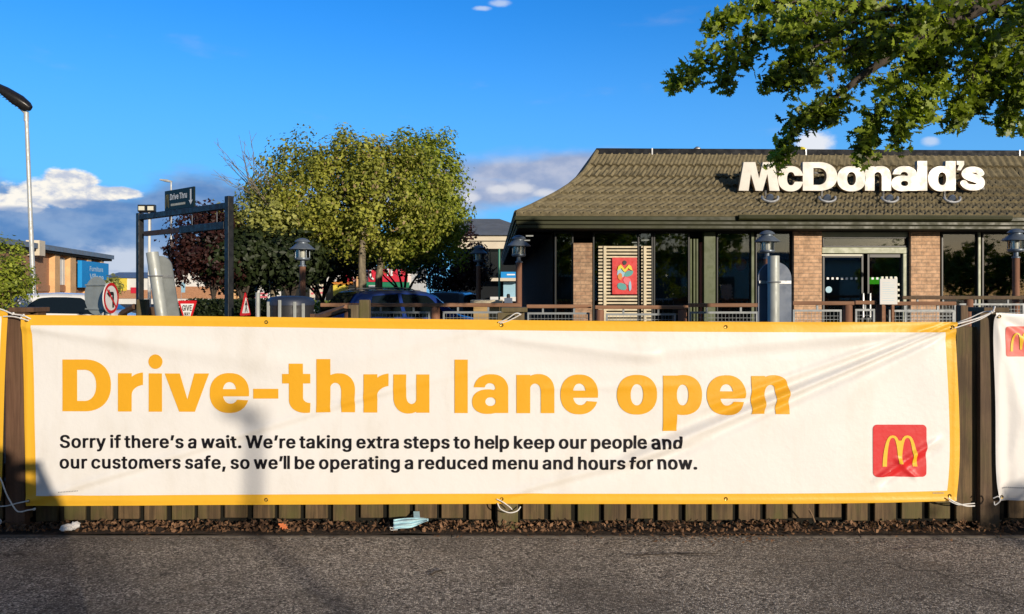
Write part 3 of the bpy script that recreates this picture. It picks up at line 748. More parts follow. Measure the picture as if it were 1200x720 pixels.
'T': (98.7, '941,988 947,968 947,868 944,852 934,844 888,837 621,836 618,17 601,5 561,1 438,1 408,3 388,9 380,17 378,32 378,835 109,837 66,842 54,851 50,866 50,968 54,986 69,995 109,999 888,999 926,996'),
'G': (113.4, '934,900 996,836 1034,773 1051,731 1063,686 1063,664 1056,655 1036,648 1006,646 838,650 822,659 793,722 767,758 738,787 699,813 664,829 604,844 579,845 524,835 478,818 424,784 387,747 359,708 334,658 317,603 307,529 307,471 313,413 334,342 355,298 393,247 435,209 484,180 541,161 594,155 631,160 681,174 711,188 748,214 776,241 801,278 821,323 831,367 622,370 592,371 572,378 565,386 563,400 563,502 571,522 592,530 622,531 1012,531 1059,525 1069,516 1072,501 1072,369 1063,306 1038,226 1013,181 986,144 929,89 854,42 762,8 669,-8 562,-12 494,-7 438,3 350,30 299,55 257,82 220,112 183,149 134,220 109,270 90,322 72,416 67,495 68,546 83,650 117,749 142,794 176,842 241,906 316,955 396,988 502,1008 639,1010 752,992 806,975 858,952'),
'I': (30, '208,989 215,968 213,19 206,9 186,3 54,3 31,12 25,32 27,981 32,990 44,995 84,999 186,997'),
'V': (105.1, '1036,988 1041,970 1038,953 660,14 644,5 604,1 461,1 431,3 411,9 402,19 22,953 19,970 22,986 38,995 78,999 239,997 265,986 532,302 795,986 811,995 851,999 1012,997'),
'E': (92.6, '851,988 857,968 857,866 852,850 838,841 798,837 351,836 351,587 762,586 802,583 818,573 822,557 822,455 816,436 792,426 351,424 350,167 354,163 802,163 842,159 858,150 862,134 862,32 858,14 842,5 802,1 168,1 138,3 117,10 110,17 108,32 108,968 112,986 128,995 168,999 798,999 836,996'),
'A': (105.1, '653,989 1038,47 1041,30 1038,14 1022,5 982,1 851,1 821,3 800,10 694,264 366,265 270,22 261,10 239,3 209,1 78,1 48,3 28,9 20,17 19,30 22,47 400,986 416,995 456,999 602,999 639,996|529,697 425,429 428,425 632,426'),
'Y': (103.5, '1018,989 1025,970 1020,951 644,405 643,32 640,14 624,5 584,1 461,1 431,3 411,9 404,17 402,32 401,403 22,954 19,970 22,986 38,995 78,999 222,999 252,997 273,990 524,625 771,990 792,997 822,999 966,999 1004,996'),
'F': (90.8, '843,989 850,968 850,866 846,850 831,841 791,837 351,836 351,573 744,572 784,569 799,559 803,543 801,427 784,414 744,411 351,410 350,32 346,14 331,5 291,1 168,1 138,3 118,9 110,17 108,32 108,968 112,986 128,995 168,999 791,999 829,996'),
'R': (98.8, '832,913 881,860 903,823 918,783 932,705 927,617 905,543 872,491 819,440 752,402 963,50 968,32 964,14 949,5 909,1 766,1 736,3 716,9 501,366 354,367 350,363 350,32 346,14 331,5 291,1 168,1 138,3 117,10 110,17 108,32 108,968 112,986 128,995 168,999 549,999 621,994 688,983 746,964 796,939|648,793 608,820 549,836 351,837 351,531 539,530 594,541 641,566 658,582 676,612 690,659 690,703 683,735 668,768'),
'M': (135.4, '1248,989 1255,968 1255,32 1248,10 1226,3 1198,1 1076,1 1036,5 1019,17 1016,530 795,22 784,9 764,3 736,1 629,1 589,5 573,14 346,527 343,17 326,5 286,1 138,3 113,13 108,32 108,968 116,990 138,997 168,999 346,999 386,995 402,986 684,331 963,987 979,996 1018,999 1196,999 1234,996'),
'O': (116.0, '942,894 1001,832 1055,744 1087,650 1102,551 1102,447 1093,382 1080,322 1065,278 1040,226 985,148 932,97 856,47 772,12 664,-8 559,-12 492,-7 436,3 352,30 301,55 249,89 172,164 119,249 83,350 68,452 70,567 92,681 110,731 137,783 188,854 264,921 352,970 446,999 558,1012 664,1008 772,988 868,947|768,764 728,798 669,828 604,844 548,840 481,819 419,779 379,736 340,673 317,603 307,529 308,447 320,382 342,323 389,251 429,213 482,180 532,163 584,155 631,161 678,176 712,193 754,222 796,268 825,314 846,367 860,425 865,490 862,560 850,622 831,672 803,722'),
'U': (112.7, '1023,989 1030,968 1028,312 1020,262 1003,210 980,167 952,129 899,79 824,34 742,5 644,-12 522,-13 411,1 327,28 242,76 190,124 152,176 125,234 110,305 108,968 113,987 138,997 289,999 329,995 345,986 348,968 348,360 355,308 367,276 392,235 414,211 445,188 476,172 514,160 552,153 586,153 662,172 714,203 737,225 760,256 785,322 788,358 791,984 808,995 848,999 1001,997'),
'N': (114.0, '1036,988 1042,968 1042,32 1037,13 1021,4 982,1 834,1 804,3 782,10 351,622 348,17 331,5 291,1 166,1 138,3 116,10 108,32 108,968 113,987 129,996 168,999 314,999 344,997 366,990 799,378 802,983 819,995 859,999 1012,997'),
'H': (112.7, '1022,988 1028,968 1028,32 1023,13 999,3 846,1 806,5 790,14 787,32 786,429 354,429 350,425 350,32 346,14 331,5 291,1 166,1 138,3 116,10 108,32 108,968 113,987 138,997 291,999 331,995 346,986 350,968 351,593 782,593 787,597 787,968 790,986 806,995 846,999 999,997'),
'L': (87.3, '343,989 350,968 350,165 774,163 814,159 830,149 833,132 833,30 829,14 814,5 774,1 168,1 128,5 110,17 110,981 116,990 128,995 168,999 321,997'),
'K': (102.4, '1003,989 1010,970 1008,957 1000,946 604,560 1005,50 1011,30 1007,13 991,4 952,1 804,1 774,3 754,10 438,408 350,323 350,32 346,14 331,5 291,1 166,1 138,3 116,10 108,32 108,968 113,987 138,997 291,999 331,995 346,986 350,968 352,615 738,991 758,997 788,999 951,999 989,996'),
'P': (97.9, '838,903 871,866 900,819 920,764 930,702 930,644 918,575 900,526 862,467 826,431 781,400 728,375 688,362 618,349 548,345 351,344 350,32 346,14 331,5 291,1 168,1 138,3 117,10 110,17 108,32 108,968 112,986 128,995 168,999 548,999 618,994 682,983 732,967 784,942|648,786 608,817 546,836 351,837 351,507 544,508 594,521 641,550 661,575 678,608 690,672 688,699 678,738'),
'C': (111.3, '932,903 992,840 1030,780 1048,735 1060,688 1060,664 1053,655 1032,648 1002,646 839,650 822,661 806,707 774,757 746,786 708,812 672,828 618,842 584,845 532,837 479,818 431,789 390,750 357,705 334,658 317,603 307,529 307,471 312,421 324,371 341,326 374,270 419,221 464,190 498,174 556,158 592,155 641,163 688,179 730,203 780,250 806,294 822,339 839,350 1002,354 1049,347 1058,341 1062,325 1050,270 1016,195 984,149 921,87 854,45 768,11 664,-8 559,-12 438,3 359,27 309,50 260,80 190,143 134,221 107,275 90,323 70,432 68,548 85,658 120,753 172,836 239,903 316,953 399,988 508,1008 644,1010 756,992 809,975 858,953'),
'.': (45.4, '350,184 368,163 378,143 383,94 378,68 368,47 348,25 324,9 278,-5 222,-7 176,-2 132,17 99,52 87,91 92,145 112,176 142,200 192,216 278,216 315,206'),
',': (45.4, '368,179 375,160 373,146 264,-207 249,-217 209,-220 91,-219 70,-212 64,-204 62,-188 128,176 142,186 182,189 318,189 354,186'),
'’': (43.2, '398,988 403,970 400,950 292,602 278,593 238,589 119,591 99,598 92,606 90,620 156,986 171,995 211,999 374,997'),
'-': (99.6, '777,499 783,479 783,377 779,361 764,351 724,348 278,348 238,351 220,364 218,480 222,497 238,506 278,509 724,509 762,506'),
'0': (99.6, '778,922 825,871 870,794 903,694 920,590 923,458 917,380 895,272 861,187 812,113 764,65 714,33 649,6 576,-8 481,-12 384,-1 319,20 276,42 242,65 182,127 134,210 100,317 83,447 85,576 105,703 120,753 147,815 195,887 254,942 328,983 409,1005 526,1012 624,1000 668,988 716,966|598,804 556,835 506,851 464,842 437,827 407,802 369,749 344,689 327,620 318,532 320,436 332,355 352,287 377,237 411,194 454,163 494,150 519,152 552,163 589,188 608,207 636,248 655,287 680,382 688,520 677,636 663,689 643,739'),
'1': (99.6, '652,988 658,968 658,160 836,158 866,156 886,150 893,141 895,127 892,17 876,5 836,1 201,1 160,5 145,14 142,30 142,129 144,141 151,150 171,156 201,158 414,158 418,162 418,772 257,669 219,665 181,668 166,678 162,694 164,833 179,846 409,995 449,999 599,999 638,996'),
'2': (99.6, '780,925 812,893 835,862 853,827 867,786 873,746 873,692 865,644 851,603 811,534 745,454 672,379 445,163 831,163 871,159 886,150 890,134 890,32 886,14 871,5 831,1 174,1 144,3 124,9 117,17 115,32 115,115 119,132 499,498 565,567 616,636 635,678 640,706 635,753 625,777 606,803 583,823 554,839 514,850 491,851 432,834 393,804 367,763 357,728 353,688 346,679 326,673 296,671 138,675 122,684 118,700 125,766 142,823 175,879 219,925 281,966 362,997 448,1010 552,1010 638,997 712,969'),
'3': (99.6, '851,988 857,968 857,884 853,866 588,593 669,578 749,545 796,514 822,490 861,440 890,371 898,317 898,278 883,199 856,146 828,110 797,80 751,48 674,14 591,-5 512,-12 382,-5 288,17 212,52 174,78 141,109 109,152 94,182 78,237 75,272 77,284 84,292 104,299 134,301 299,297 315,287 335,226 366,191 394,172 426,160 461,152 499,150 564,166 594,182 619,202 648,245 657,275 658,305 650,345 631,382 608,409 568,435 522,451 472,459 334,461 314,467 307,477 305,581 309,598 538,837 186,837 146,841 131,850 127,866 127,968 130,986 146,995 186,999 798,999 836,996'),
'4': (99.6, '723,989 730,970 725,951 340,360 561,360 562,614 566,632 581,641 621,644 776,641 791,632 795,615 795,361 911,357 934,348 940,328 940,225 936,208 919,199 796,195 795,32 793,17 786,9 766,3 736,1 591,3 571,9 563,19 561,195 126,196 86,199 74,205 68,214 67,323 74,345 493,987 509,996 548,999 701,997'),
'5': (99.6, '838,988 843,968 843,866 839,850 824,841 784,837 401,837 378,664 382,660 451,673 539,674 631,663 681,647 728,625 766,600 807,564 841,520 865,477 885,419 893,364 893,298 885,247 871,203 846,154 811,108 776,75 736,47 671,16 589,-5 516,-12 404,-7 316,14 251,44 205,75 175,104 144,145 125,181 112,228 107,269 114,290 136,297 166,299 326,296 341,286 356,236 387,195 438,163 476,152 499,150 542,161 568,174 616,216 635,245 648,278 655,312 655,345 640,403 608,452 564,489 514,509 484,514 436,506 388,489 349,464 329,458 268,458 159,469 142,472 127,482 123,510 185,986 201,995 241,999 784,999 822,996'),
'6': (99.6, '748,988 753,970 750,954 510,639 611,633 694,613 741,591 773,570 829,515 868,447 880,410 888,361 887,269 878,225 863,184 824,121 776,72 716,33 644,5 574,-8 481,-12 408,-5 324,17 258,52 209,90 167,141 137,199 117,286 115,349 125,414 150,487 187,556 239,634 508,990 529,997 558,999 694,999 732,996|605,443 576,466 552,479 499,492 464,484 426,465 398,443 374,410 362,386 352,349 350,312 357,272 372,236 395,203 418,181 449,162 501,147 544,157 590,184 614,208 634,239 653,295 653,345 638,396'),
'7': (99.6, '888,988 893,968 891,846 430,14 414,5 374,1 242,1 212,3 192,9 185,19 187,46 627,835 171,837 131,841 116,850 112,866 112,968 115,986 131,995 171,999 834,999 872,996'),
'8': (99.6, '786,925 830,879 858,829 873,768 875,711 865,656 843,608 816,571 759,524 816,487 853,451 876,419 903,361 913,309 913,250 905,204 881,151 844,103 781,53 699,16 629,-2 529,-12 408,-7 326,9 241,44 179,86 132,138 104,195 92,254 92,305 97,338 122,408 148,446 174,475 246,524 212,547 178,583 149,630 137,666 128,720 130,763 140,813 165,866 217,925 264,958 351,994 429,1008 526,1012 628,1000 682,984 724,966|632,382 606,402 574,420 516,436 478,434 419,415 367,375 339,330 332,305 332,269 347,226 371,196 399,176 466,152 529,150 574,161 599,172 631,194 650,215 665,242 673,275 672,308 665,331 653,355|605,807 572,832 514,851 468,846 441,837 414,820 382,783 367,738 367,710 374,683 385,659 406,634 442,609 502,593 546,602 588,626 621,664 637,706 638,725 633,758 620,788'),
'9': (99.6, '791,914 828,873 861,816 880,761 890,694 888,634 876,573 853,510 820,447 736,325 498,10 476,3 446,1 311,1 281,3 261,9 253,19 255,46 495,361 406,365 352,375 304,391 229,433 192,466 165,499 144,537 129,576 115,656 115,705 123,761 132,793 155,843 193,895 229,928 269,956 341,989 431,1008 526,1012 588,1007 638,997 721,964|600,808 552,840 514,851 491,851 458,842 424,823 398,801 375,769 357,727 352,702 352,659 357,633 367,606 391,568 412,546 446,524 501,508 549,519 598,549 635,597 653,653 653,703 635,761'),
'%': (145.2, '1251,420 1279,391 1300,360 1313,327 1323,270 1323,187 1317,145 1303,105 1270,55 1233,24 1192,3 1118,-15 1041,-16 979,-10 938,2 882,32 846,69 825,102 810,146 803,193 803,264 810,309 826,354 853,396 897,433 934,453 966,463 1019,472 1081,473 1154,465 1196,453|1192,988 1198,970 1190,946 482,14 466,5 426,1 286,3 264,10 257,30 265,54 973,986 989,995 1029,999 1169,997|1083,320 1064,332 1043,317 1029,292 1020,256 1024,177 1042,139 1064,124 1076,130 1091,148 1107,188 1107,269 1098,297|583,962 609,938 636,896 652,852 658,808 658,728 651,684 628,628 603,595 568,565 521,541 468,528 401,524 341,527 296,535 242,557 212,577 182,607 159,644 144,689 138,725 138,813 144,849 169,910 195,945 238,978 281,999 329,1010 391,1015 458,1012 502,1003 552,983|416,863 399,873 382,864 364,835 355,807 357,722 374,684 396,666 411,672 425,688 442,736 440,813 430,843'),
}


# ------------------------------------------------------------------ the ground
FY = 5.2                   # distance of the banners
FX = lambda px: (px - 600) / F * FY
FZ = lambda py: EYE + (HOR - py) / F * FY

MB().box(-900, 900, -900, 900, -0.6, -0.06).build('ground', M['grass'])['kind'] = 'structure'


def sheet(name, x0, x1, y0, y1, z, mt, nx=1, ny=1, jitter=0.0):
    mb = MB()
    xs = [x0 + (x1 - x0) * i / nx for i in range(nx + 1)]
    ys = [y0 + (y1 - y0) * i / ny for i in range(ny + 1)]
    vv = [(x, y, z + (jitter * (mnoise.noise(Vector((x * .9, y * .9, 2.0))) + .5 * mnoise.noise(Vector((x * 4, y * 4, 7.0)))) if jitter else 0)) for y in ys for x in xs]
    ff = [(j * (nx + 1) + i, j * (nx + 1) + i + 1, (j + 1) * (nx + 1) + i + 1, (j + 1) * (nx + 1) + i) for j in range(ny) for i in range(nx)]
    mb.add(vv, ff)
    o = mb.build(name, mt, smooth=True)
    o['kind'] = 'structure'
    return o


sheet('pavement', -40, 40, -14, 5.06, -0.004, M['asphalt'], 320, 80, 0.004)
# concrete edging strip between the pavement and the fence
mb = MB()
x = -40.0
rng = random.Random(3)
while x < 40:
    l = 0.9
    mb.box(x, x + l - 0.003, 5.062, 5.10, -0.10, 0.003 + rng.uniform(-0.002, 0.002))
    x += l
mb.build('kerb', M['kerb'], bevel=0.006, seg=2)['kind'] = 'structure'
sheet('soil_strip', -40, 40, 5.101, 6.1, 0.0, M['soil'], 700, 20, 0.02)
sheet('car_park', -140, 40, 6.1, 130, 0.0, M['car_park'])

# ------------------------------------------------------------------ timber fence under and behind the banners
fence = thing('timber_fence', 'low brown timber picket fence carrying the printed banners', 'fence', (0, 5.3, 0))
rng = random.Random(11)
PER = 31.63 / F * 5.30
mb = MB()
i = -70
while i < 75:
    cx = (87.3 - 600) / F * 5.30 + (i + 16) * PER
    # the post stands in the gap rhythm
    jx = rng.uniform(-.006, .006)
    wd = 0.150 + rng.uniform(-.008, .006)
    zt = 1.385 + rng.uniform(-.01, .01)
    if abs(cx - (1160.5 - 600) / F * 5.3) < .09:
        i += 1
        continue
    zb = 0.045 + rng.uniform(-.014, .014)
    mb.box(cx + jx - wd / 2, cx + jx + wd / 2, 5.292 + rng.uniform(-.004, .004), 5.316, zb, zt)
    i += 1
pick = mb.build('pickets', M['picket'], fence, bevel=0.004, seg=1)
MB().box(-14, 14, 5.322, 5.350, -.05, .30).build('gap_shade_board', M['soffit'] if 'soffit' in M else M['post_dark'], fence)  # added dark board, so the gaps between the pickets look shaded
for z in (0.38, 1.2):
    MB().box(-14, 14, 5.318, 5.366, z - .05, z + .05).build('rail', M['post_dark'], fence, bevel=0.004)
for px, wpx, mt in ((-540, 24, 'post'), (19, 23, 'post'), (595, 24, 'post_green'), (1160.5, 23, 'post_dark'), (1730, 24, 'post')):
    cx = (px - 600) / F * 5.24
    hw = wpx / 2 / F * 5.24
    p = MB().box(cx - hw, cx + hw, 5.243 if px > 1000 else 5.226, 5.290, -0.3, 1.475).build('post', M[mt], fence, bevel=0.006)
    ccx = cx + (0.045 if px > 560 else 0.03)
    MB().box(ccx - hw - .02, ccx + hw + .02, 5.24, 5.43, 1.477, 1.510).build('cap', M[mt], p, bevel=0.006)
    MB().box(ccx - hw, ccx + hw, 5.318, 5.42, 1.30, 1.476).build('block', M[mt], p, bevel=0.004)

# ------------------------------------------------------------------ leaf litter along the fence foot
rng = np.random.default_rng(5)


def leaf_mesh(name, pos, nrm, size, mt, parent=None, shape='quad', rs=None, aspect=0.62):
    """many small leaves in one mesh; pos, nrm: N x 3, size: N"""
    rs = rs or np.random.default_rng(1)
    n = len(pos)
    nrm = nrm / (np.linalg.norm(nrm, axis=1, keepdims=True) + 1e-9)
    a = rs.normal(size=(n, 3))
    t = np.cross(nrm, a)
    t /= (np.linalg.norm(t, axis=1, keepdims=True) + 1e-9)
    b = np.cross(nrm, t)
    if shape == 'quad':
        out = np.array([(-.5, 0, 0), (0, -.5 * aspect, -.10), (.5, 0, 0.02), (0, .5 * aspect, -.10)])
        faces = [(0, 1, 2), (0, 2, 3)]
    else:
        # lobed leaf: stalk at the left, rounded lobes each side
        half = [(-.52, .015), (-.36, .05), (-.30, .19), (-.18, .10), (-.08, .30), (.06, .13), (.20, .28), (.27, .11), (.44, .12), (.52, .0)]
        o2 = half + [(x, -y) for x, y in half[-2::-1]]
        out = np.array([(x, y, -.35 * abs(y) - .12 * x * x) for x, y in o2])
        k = len(o2)
        faces = []
        h = len(half)
        for j in range(h - 1):
            if j == 0:
                faces.append((0, 1, k - 1))
            elif j == h - 2:
                faces.append((j, j + 1, k - j))
            else:
                faces.append((j, j + 1, k - j - 1, k - j))
    K = len(out)
    V = (pos[:, None, :] + size[:, None, None] * (out[None, :, 0:1] * t[:, None, :] + out[None, :, 1:2] * b[:, None, :] + out[None, :, 2:3] * nrm[:, None, :])).reshape(-1, 3)
    if parent is not None:
        inv = np.array(world_m(parent).inverted())
        V = V @ inv[:3, :3].T + inv[:3, 3]
    me = bpy.data.meshes.new(name)
    loops, starts, totals = [], [], []
    base = np.arange(n)[:, None] * K
    lt = np.concatenate([np.array(f) for f in faces])
    L = (base + lt[None, :]).reshape(-1)
    sizes = np.array([len(f) for f in faces])
    tot = np.tile(sizes, n)
    st = np.concatenate([[0], np.cumsum(tot)[:-1]])
    me.vertices.add(len(V)); me.vertices.foreach_set('co', V.astype(np.float32).ravel())
    me.loops.add(len(L)); me.loops.foreach_set('vertex_index', L.astype(np.int32))
    me.polygons.add(len(tot)); me.polygons.foreach_set('loop_start', st.astype(np.int32)); me.polygons.foreach_set('loop_total', tot.astype(np.int32))
    me.materials.append(mt)
    me.update(calc_edges=True)
    me.validate()
    o = bpy.data.objects.new(name, me)
    C.objects.link(o)
    o.parent = parent
    return o


n = 6400
X = rng.uniform(-6.2, 6.2, n)
dens = np.array([mnoise.noise(Vector((x * 1.7, 0.3, 5.0))) for x in X])
keep = rng.uniform(-.75, .5, n) < dens + .25
X = X[keep]; n = len(X)
Y = 5.135 + rng.uniform(0, 1, n) ** 1.4 * 0.22
Z = 0.012 + rng.uniform(0, .055, n) * np.clip(1 - abs(Y - 5.22) / .12, .1, 1)
nr = rng.normal(size=(n, 3)) * .75 + np.array([0, -.25, .8])
lit_o = leaf_mesh('leaf_litter', np.stack([X, Y, Z], 1), nr, rng.uniform(.016, .046, n), M['litter'], rs=rng, aspect=.55)
lit_o['kind'] = 'stuff'
lit_o['label'] = 'brown dead leaves lying along the foot of the fence'
# a few blown on to the kerb and the pavement
n = 300
X = np.concatenate([rng.normal(1.35, .35, 170), rng.uniform(-6, 6, n - 170)])
Y = 5.10 - np.abs(rng.normal(0, .10, n))
o = leaf_mesh('scattered_leaves', np.stack([X, Y, np.full(n, .014)], 1), rng.normal(size=(n, 3)) * .3 + np.array([0, 0, 1]), rng.uniform(.012, .035, n), M['litter'], rs=rng, aspect=.5)
o['kind'] = 'stuff'

# broken twigs standing in the litter and lying on the pavement; the long one draws a dark crack
for k, (pts, r, lab) in enumerate((
        ([(955, 612), (952, 604), (948, 596)], .006, 'short broken brown twig standing in leaves against the pickets, below the lower hem'),
        ([(742, 652), (790, 651), (842, 650)], .004, 'long dark crack line with a twig tip on the grey pavement'),
        ([(1058, 646), (1078, 644), (1102, 648)], .003, 'thin crooked twig on the pavement near the dark fence post'),
        ([(505, 675), (512, 672), (520, 669)], .005, 'stubby dark twig on the pavement in front of the face mask'))):
    mb = MB()
    P = []
    for i, (a, b) in enumerate(pts):
        dd = EYE * F / (b - HOR) if k else 5.2 - 0.02 * i
        q = PX(a, b, dd)
        if k:
            q.z = .006 + .004 * (i == 1)
        P.append(q)
    mb.tube(P, [r, r * .8, r * .5], 6)
    e = P[1] - P[0]
    side = Vector((e.y, -e.x, abs(e.x) * .2)) * .35
    mb.tube([P[1], P[1] + side + e * .3, P[1] + side * 1.6 + e * .8], [r * .7, r * .5, r * .3], 5)
    tag(mb.build('twig', M['bark_dark'] if k else M['twig'], smooth=True), lab, 'twig', 'broken twigs on the ground')

# ------------------------------------------------------------------ printed banners


def seg_fold(px, py, x0, y0, x1, y1, w0, w1, amp, t_in=0.15, t_out=0.35):
    """soft ridge along a line from (x0, y0) to (x1, y1), widening from w0 to w1"""
    ux, uy = x1 - x0, y1 - y0
    L = math.hypot(ux, uy)
    ux, uy = ux / L, uy / L
    t = ((px - x0) * ux + (py - y0) * uy) / L
    s = -(px - x0) * uy + (py - y0) * ux
    wdt = w0 + (w1 - w0) * np.clip(t, 0, 1)
    env = np.clip((t + t_in) / t_in, 0, 1) * np.clip((1 + t_out - t) / t_out, 0, 1)
    env = env * env * (3 - 2 * env)
    return amp * env * np.exp(-(s / wdt) ** 2)


def sm_noise(px, py, sx, sy, seed):
    """cheap smooth noise from sines"""
    r = np.random.default_rng(seed)
    out = 0
    for k in range(6):
        a, b, c = r.normal(), r.normal(), r.uniform(0, 6.28)
        out = out + np.sin(px / sx * a + py / sy * b + c)
    return out / 6


def disp_main(px, py):
    """metres towards the viewer"""
    d_ = 0.010 * sm_noise(px, py, 120, 60, 2) + 0.004 * sm_noise(px, py, 45, 30, 4)
    # the strong pull from the upper right corner
    d_ = d_ + seg_fold(px, py, 1116, 380, 795, 515, 3.0, 6, 0.0270)
    d_ = d_ - seg_fold(px, py, 1117, 384, 812, 522, 3, 6, 0.0189)
    d_ = d_ - seg_fold(px, py, 1112, 379, 800, 500, 3, 7, 0.0189)
    d_ = d_ + seg_fold(px, py, 1108, 378, 850, 468, 3, 6, 0.0135)
    d_ = d_ + seg_fold(px, py, 1116, 384, 960, 480, 4, 18, 0.0108)
    # sag below the top hem
    d_ = d_ + seg_fold(px, py, 1110, 386, 760, 416, 8, 10, 0.0162)
    d_ = d_ + seg_fold(px, py, 760, 416, 610, 398, 8, 6, 0.0135)
    d_ = d_ - seg_fold(px, py, 1090, 395, 700, 424, 8, 10, 0.0095)
    d_ = d_ + seg_fold(px, py, 40, 384, 300, 420, 5, 14, 0.0135)
    d_ = d_ + seg_fold(px, py, 585, 380, 420, 420, 4, 12, 0.0108)
    # long faint creases
    d_ = d_ + seg_fold(px, py, 66, 577, 410, 470, 4.0, 5, 0.0101)
    d_ = d_ - seg_fold(px, py, 72, 583, 410, 477, 4.0, 6, 0.0081)
    d_ = d_ + seg_fold(px, py, 410, 470, 560, 432, 4.0, 5, 0.0068)
    d_ = d_ + seg_fold(px, py, 590, 579, 800, 522, 4.0, 6, 0.0101)
    d_ = d_ - seg_fold(px, py, 596, 586, 800, 530, 4.0, 6, 0.0068)
    d_ = d_ + seg_fold(px, py, 640, 455, 780, 452, 4, 5, 0.0054)
    # soft vertical waves in the right part, sharper crease across the emblem
    d_ = d_ + 0.006 * np.clip((px - 850) / 120, 0, 1) * 0.6 * np.sin(px / 17.0 + 0.6 * np.sin(py / 40.0)) * np.clip((590 - py) / 120, 0, 1)
    d_ = d_ + seg_fold(px, py, 1034, 556, 1090, 520, 3, 4, 0.0149, .3, .3)
    d_ = d_ - seg_fold(px, py, 1040, 562, 1090, 530, 4, 5, 0.0108, .3, .3)
    d_ = d_ + seg_fold(px, py, 1052, 540, 1070, 558, 2.5, 3, 0.0095, .3, .3)
    # hems: a doubled, slightly raised welt
    for a in (376.0, 586.0):
        d_ = d_ + 0.004 * np.exp(-((py - a) / 2.2) ** 2)
    for a in (34.0, 1118.0):
        d_ = d_ + 0.004 * np.exp(-((px - a) / 2.2) ** 2)
    return d_ + 0.012


def fmap(px, py, dsp, lift=0.0):
    px = np.asarray(px, float); py = np.asarray(py, float)
    dd = dsp(px, py) + lift
    return np.stack([(px - 600) / F * FY, FY - dd + 0 * px, EYE + (HOR - py) / F * FY], -1)


def patch(name, left, right, top, bot, nu, nv, dsp, mt, parent, lift=0.0):
    """cloth patch between four edge curves given in picture units; left(v), right(v), top(u), bot(u)"""
    u = np.linspace(0, 1, nu + 1)[None, :]
    v = np.linspace(0, 1, nv + 1)[:, None]
    px = left(v) * (1 - u) + right(v) * u
    py = top(u, px) * (1 - v) + bot(u, px) * v
    px = px + 0 * py
    V = fmap(px, py, dsp, lift).reshape(-1, 3)
    if parent is not None:
        inv = np.array(world_m(parent).inverted())
        V = V @ inv[:3, :3].T + inv[:3, 3]
    W = nu + 1
    ii = np.arange(nu)[None, :] + np.arange(nv)[:, None] * W
    Fc = np.stack([ii, ii + W, ii + W + 1, ii + 1], -1).reshape(-1, 4)
    me = bpy.data.meshes.new(name)
    me.from_pydata(V.tolist(), [], Fc.tolist())
    me.polygons.foreach_set('use_smooth', [True] * len(me.polygons))
    me.materials.append(mt)
    o = bpy.data.objects.new(name, me)
    C.objects.link(o)
    o.parent = parent
    return o


def merge(objs, name):
    """join several patches into the first one"""
    bm = bmesh.new()
    for o in objs:
        bm.from_mesh(o.data)
    bmesh.ops.remove_doubles(bm, verts=bm.verts, dist=1e-5)
    me = objs[0].data
    bm.to_mesh(me)
    bm.free()
    for o in objs[1:]:
        m_ = o.data
        bpy.data.objects.remove(o)
        bpy.data.meshes.remove(m_)
    objs[0].name = name
    return objs[0]


def print_on(name, loops, dsp, mt, parent, lift=0.0036, step=2.6):
    """lettering or an emblem lying on the cloth; loops in picture units"""
    me = outline_mesh(loops)
    bm = bmesh.new()
    bm.from_mesh(me)
    bpy.data.meshes.remove(me)
    xs = [v.co.x for v in bm.verts]; ys = [v.co.y for v in bm.verts]
    for lo, hi, ax in ((min(xs), max(xs), 0), (min(ys), max(ys), 1)):
        a = math.ceil(lo / step) * step + 0.013
        while a < hi:
            co = Vector((a, 0, 0)) if ax == 0 else Vector((0, a, 0))
            no = Vector((1, 0, 0)) if ax == 0 else Vector((0, 1, 0))
            bmesh.ops.bisect_plane(bm, geom=bm.verts[:] + bm.edges[:] + bm.faces[:], plane_co=co, plane_no=no, dist=1e-5)
            a += step
    for f in bm.faces:
        f.smooth = True
    me = bpy.data.meshes.new(name)
    bm.to_mesh(me)
    bm.free()
    n_ = len(me.vertices)
    co = np.empty(n_ * 3); me.vertices.foreach_get('co', co); co = co.reshape(-1, 3)
    V = fmap(co[:, 0], co[:, 1], dsp, lift)
    inv = np.array(world_m(parent).inverted())
    V = V @ inv[:3, :3].T + inv[:3, 3]
    me.vertices.foreach_set('co', V.astype(np.float32).ravel())
    # face the viewer
    bm = bmesh.new(); bm.from_mesh(me)
    for f in bm.faces:
        if f.normal.y > 0:
            f.normal_flip()
    bm.to_mesh(me); bm.free()
    me.materials.append(mt)
    o = bpy.data.objects.new(name, me)
    C.objects.link(o)
    o.parent = parent
    return o


def lerp_pts(t, pts):
    return np.interp(t, [p[0] for p in pts], [p[1] for p in pts])


def smooth_edge(pts):
    xs = [p[0] for p in pts]
    co = np.polyfit(xs, [p[1] for p in pts], min(len(pts) - 1, 4))
    return lambda t: np.polyval(co, t)


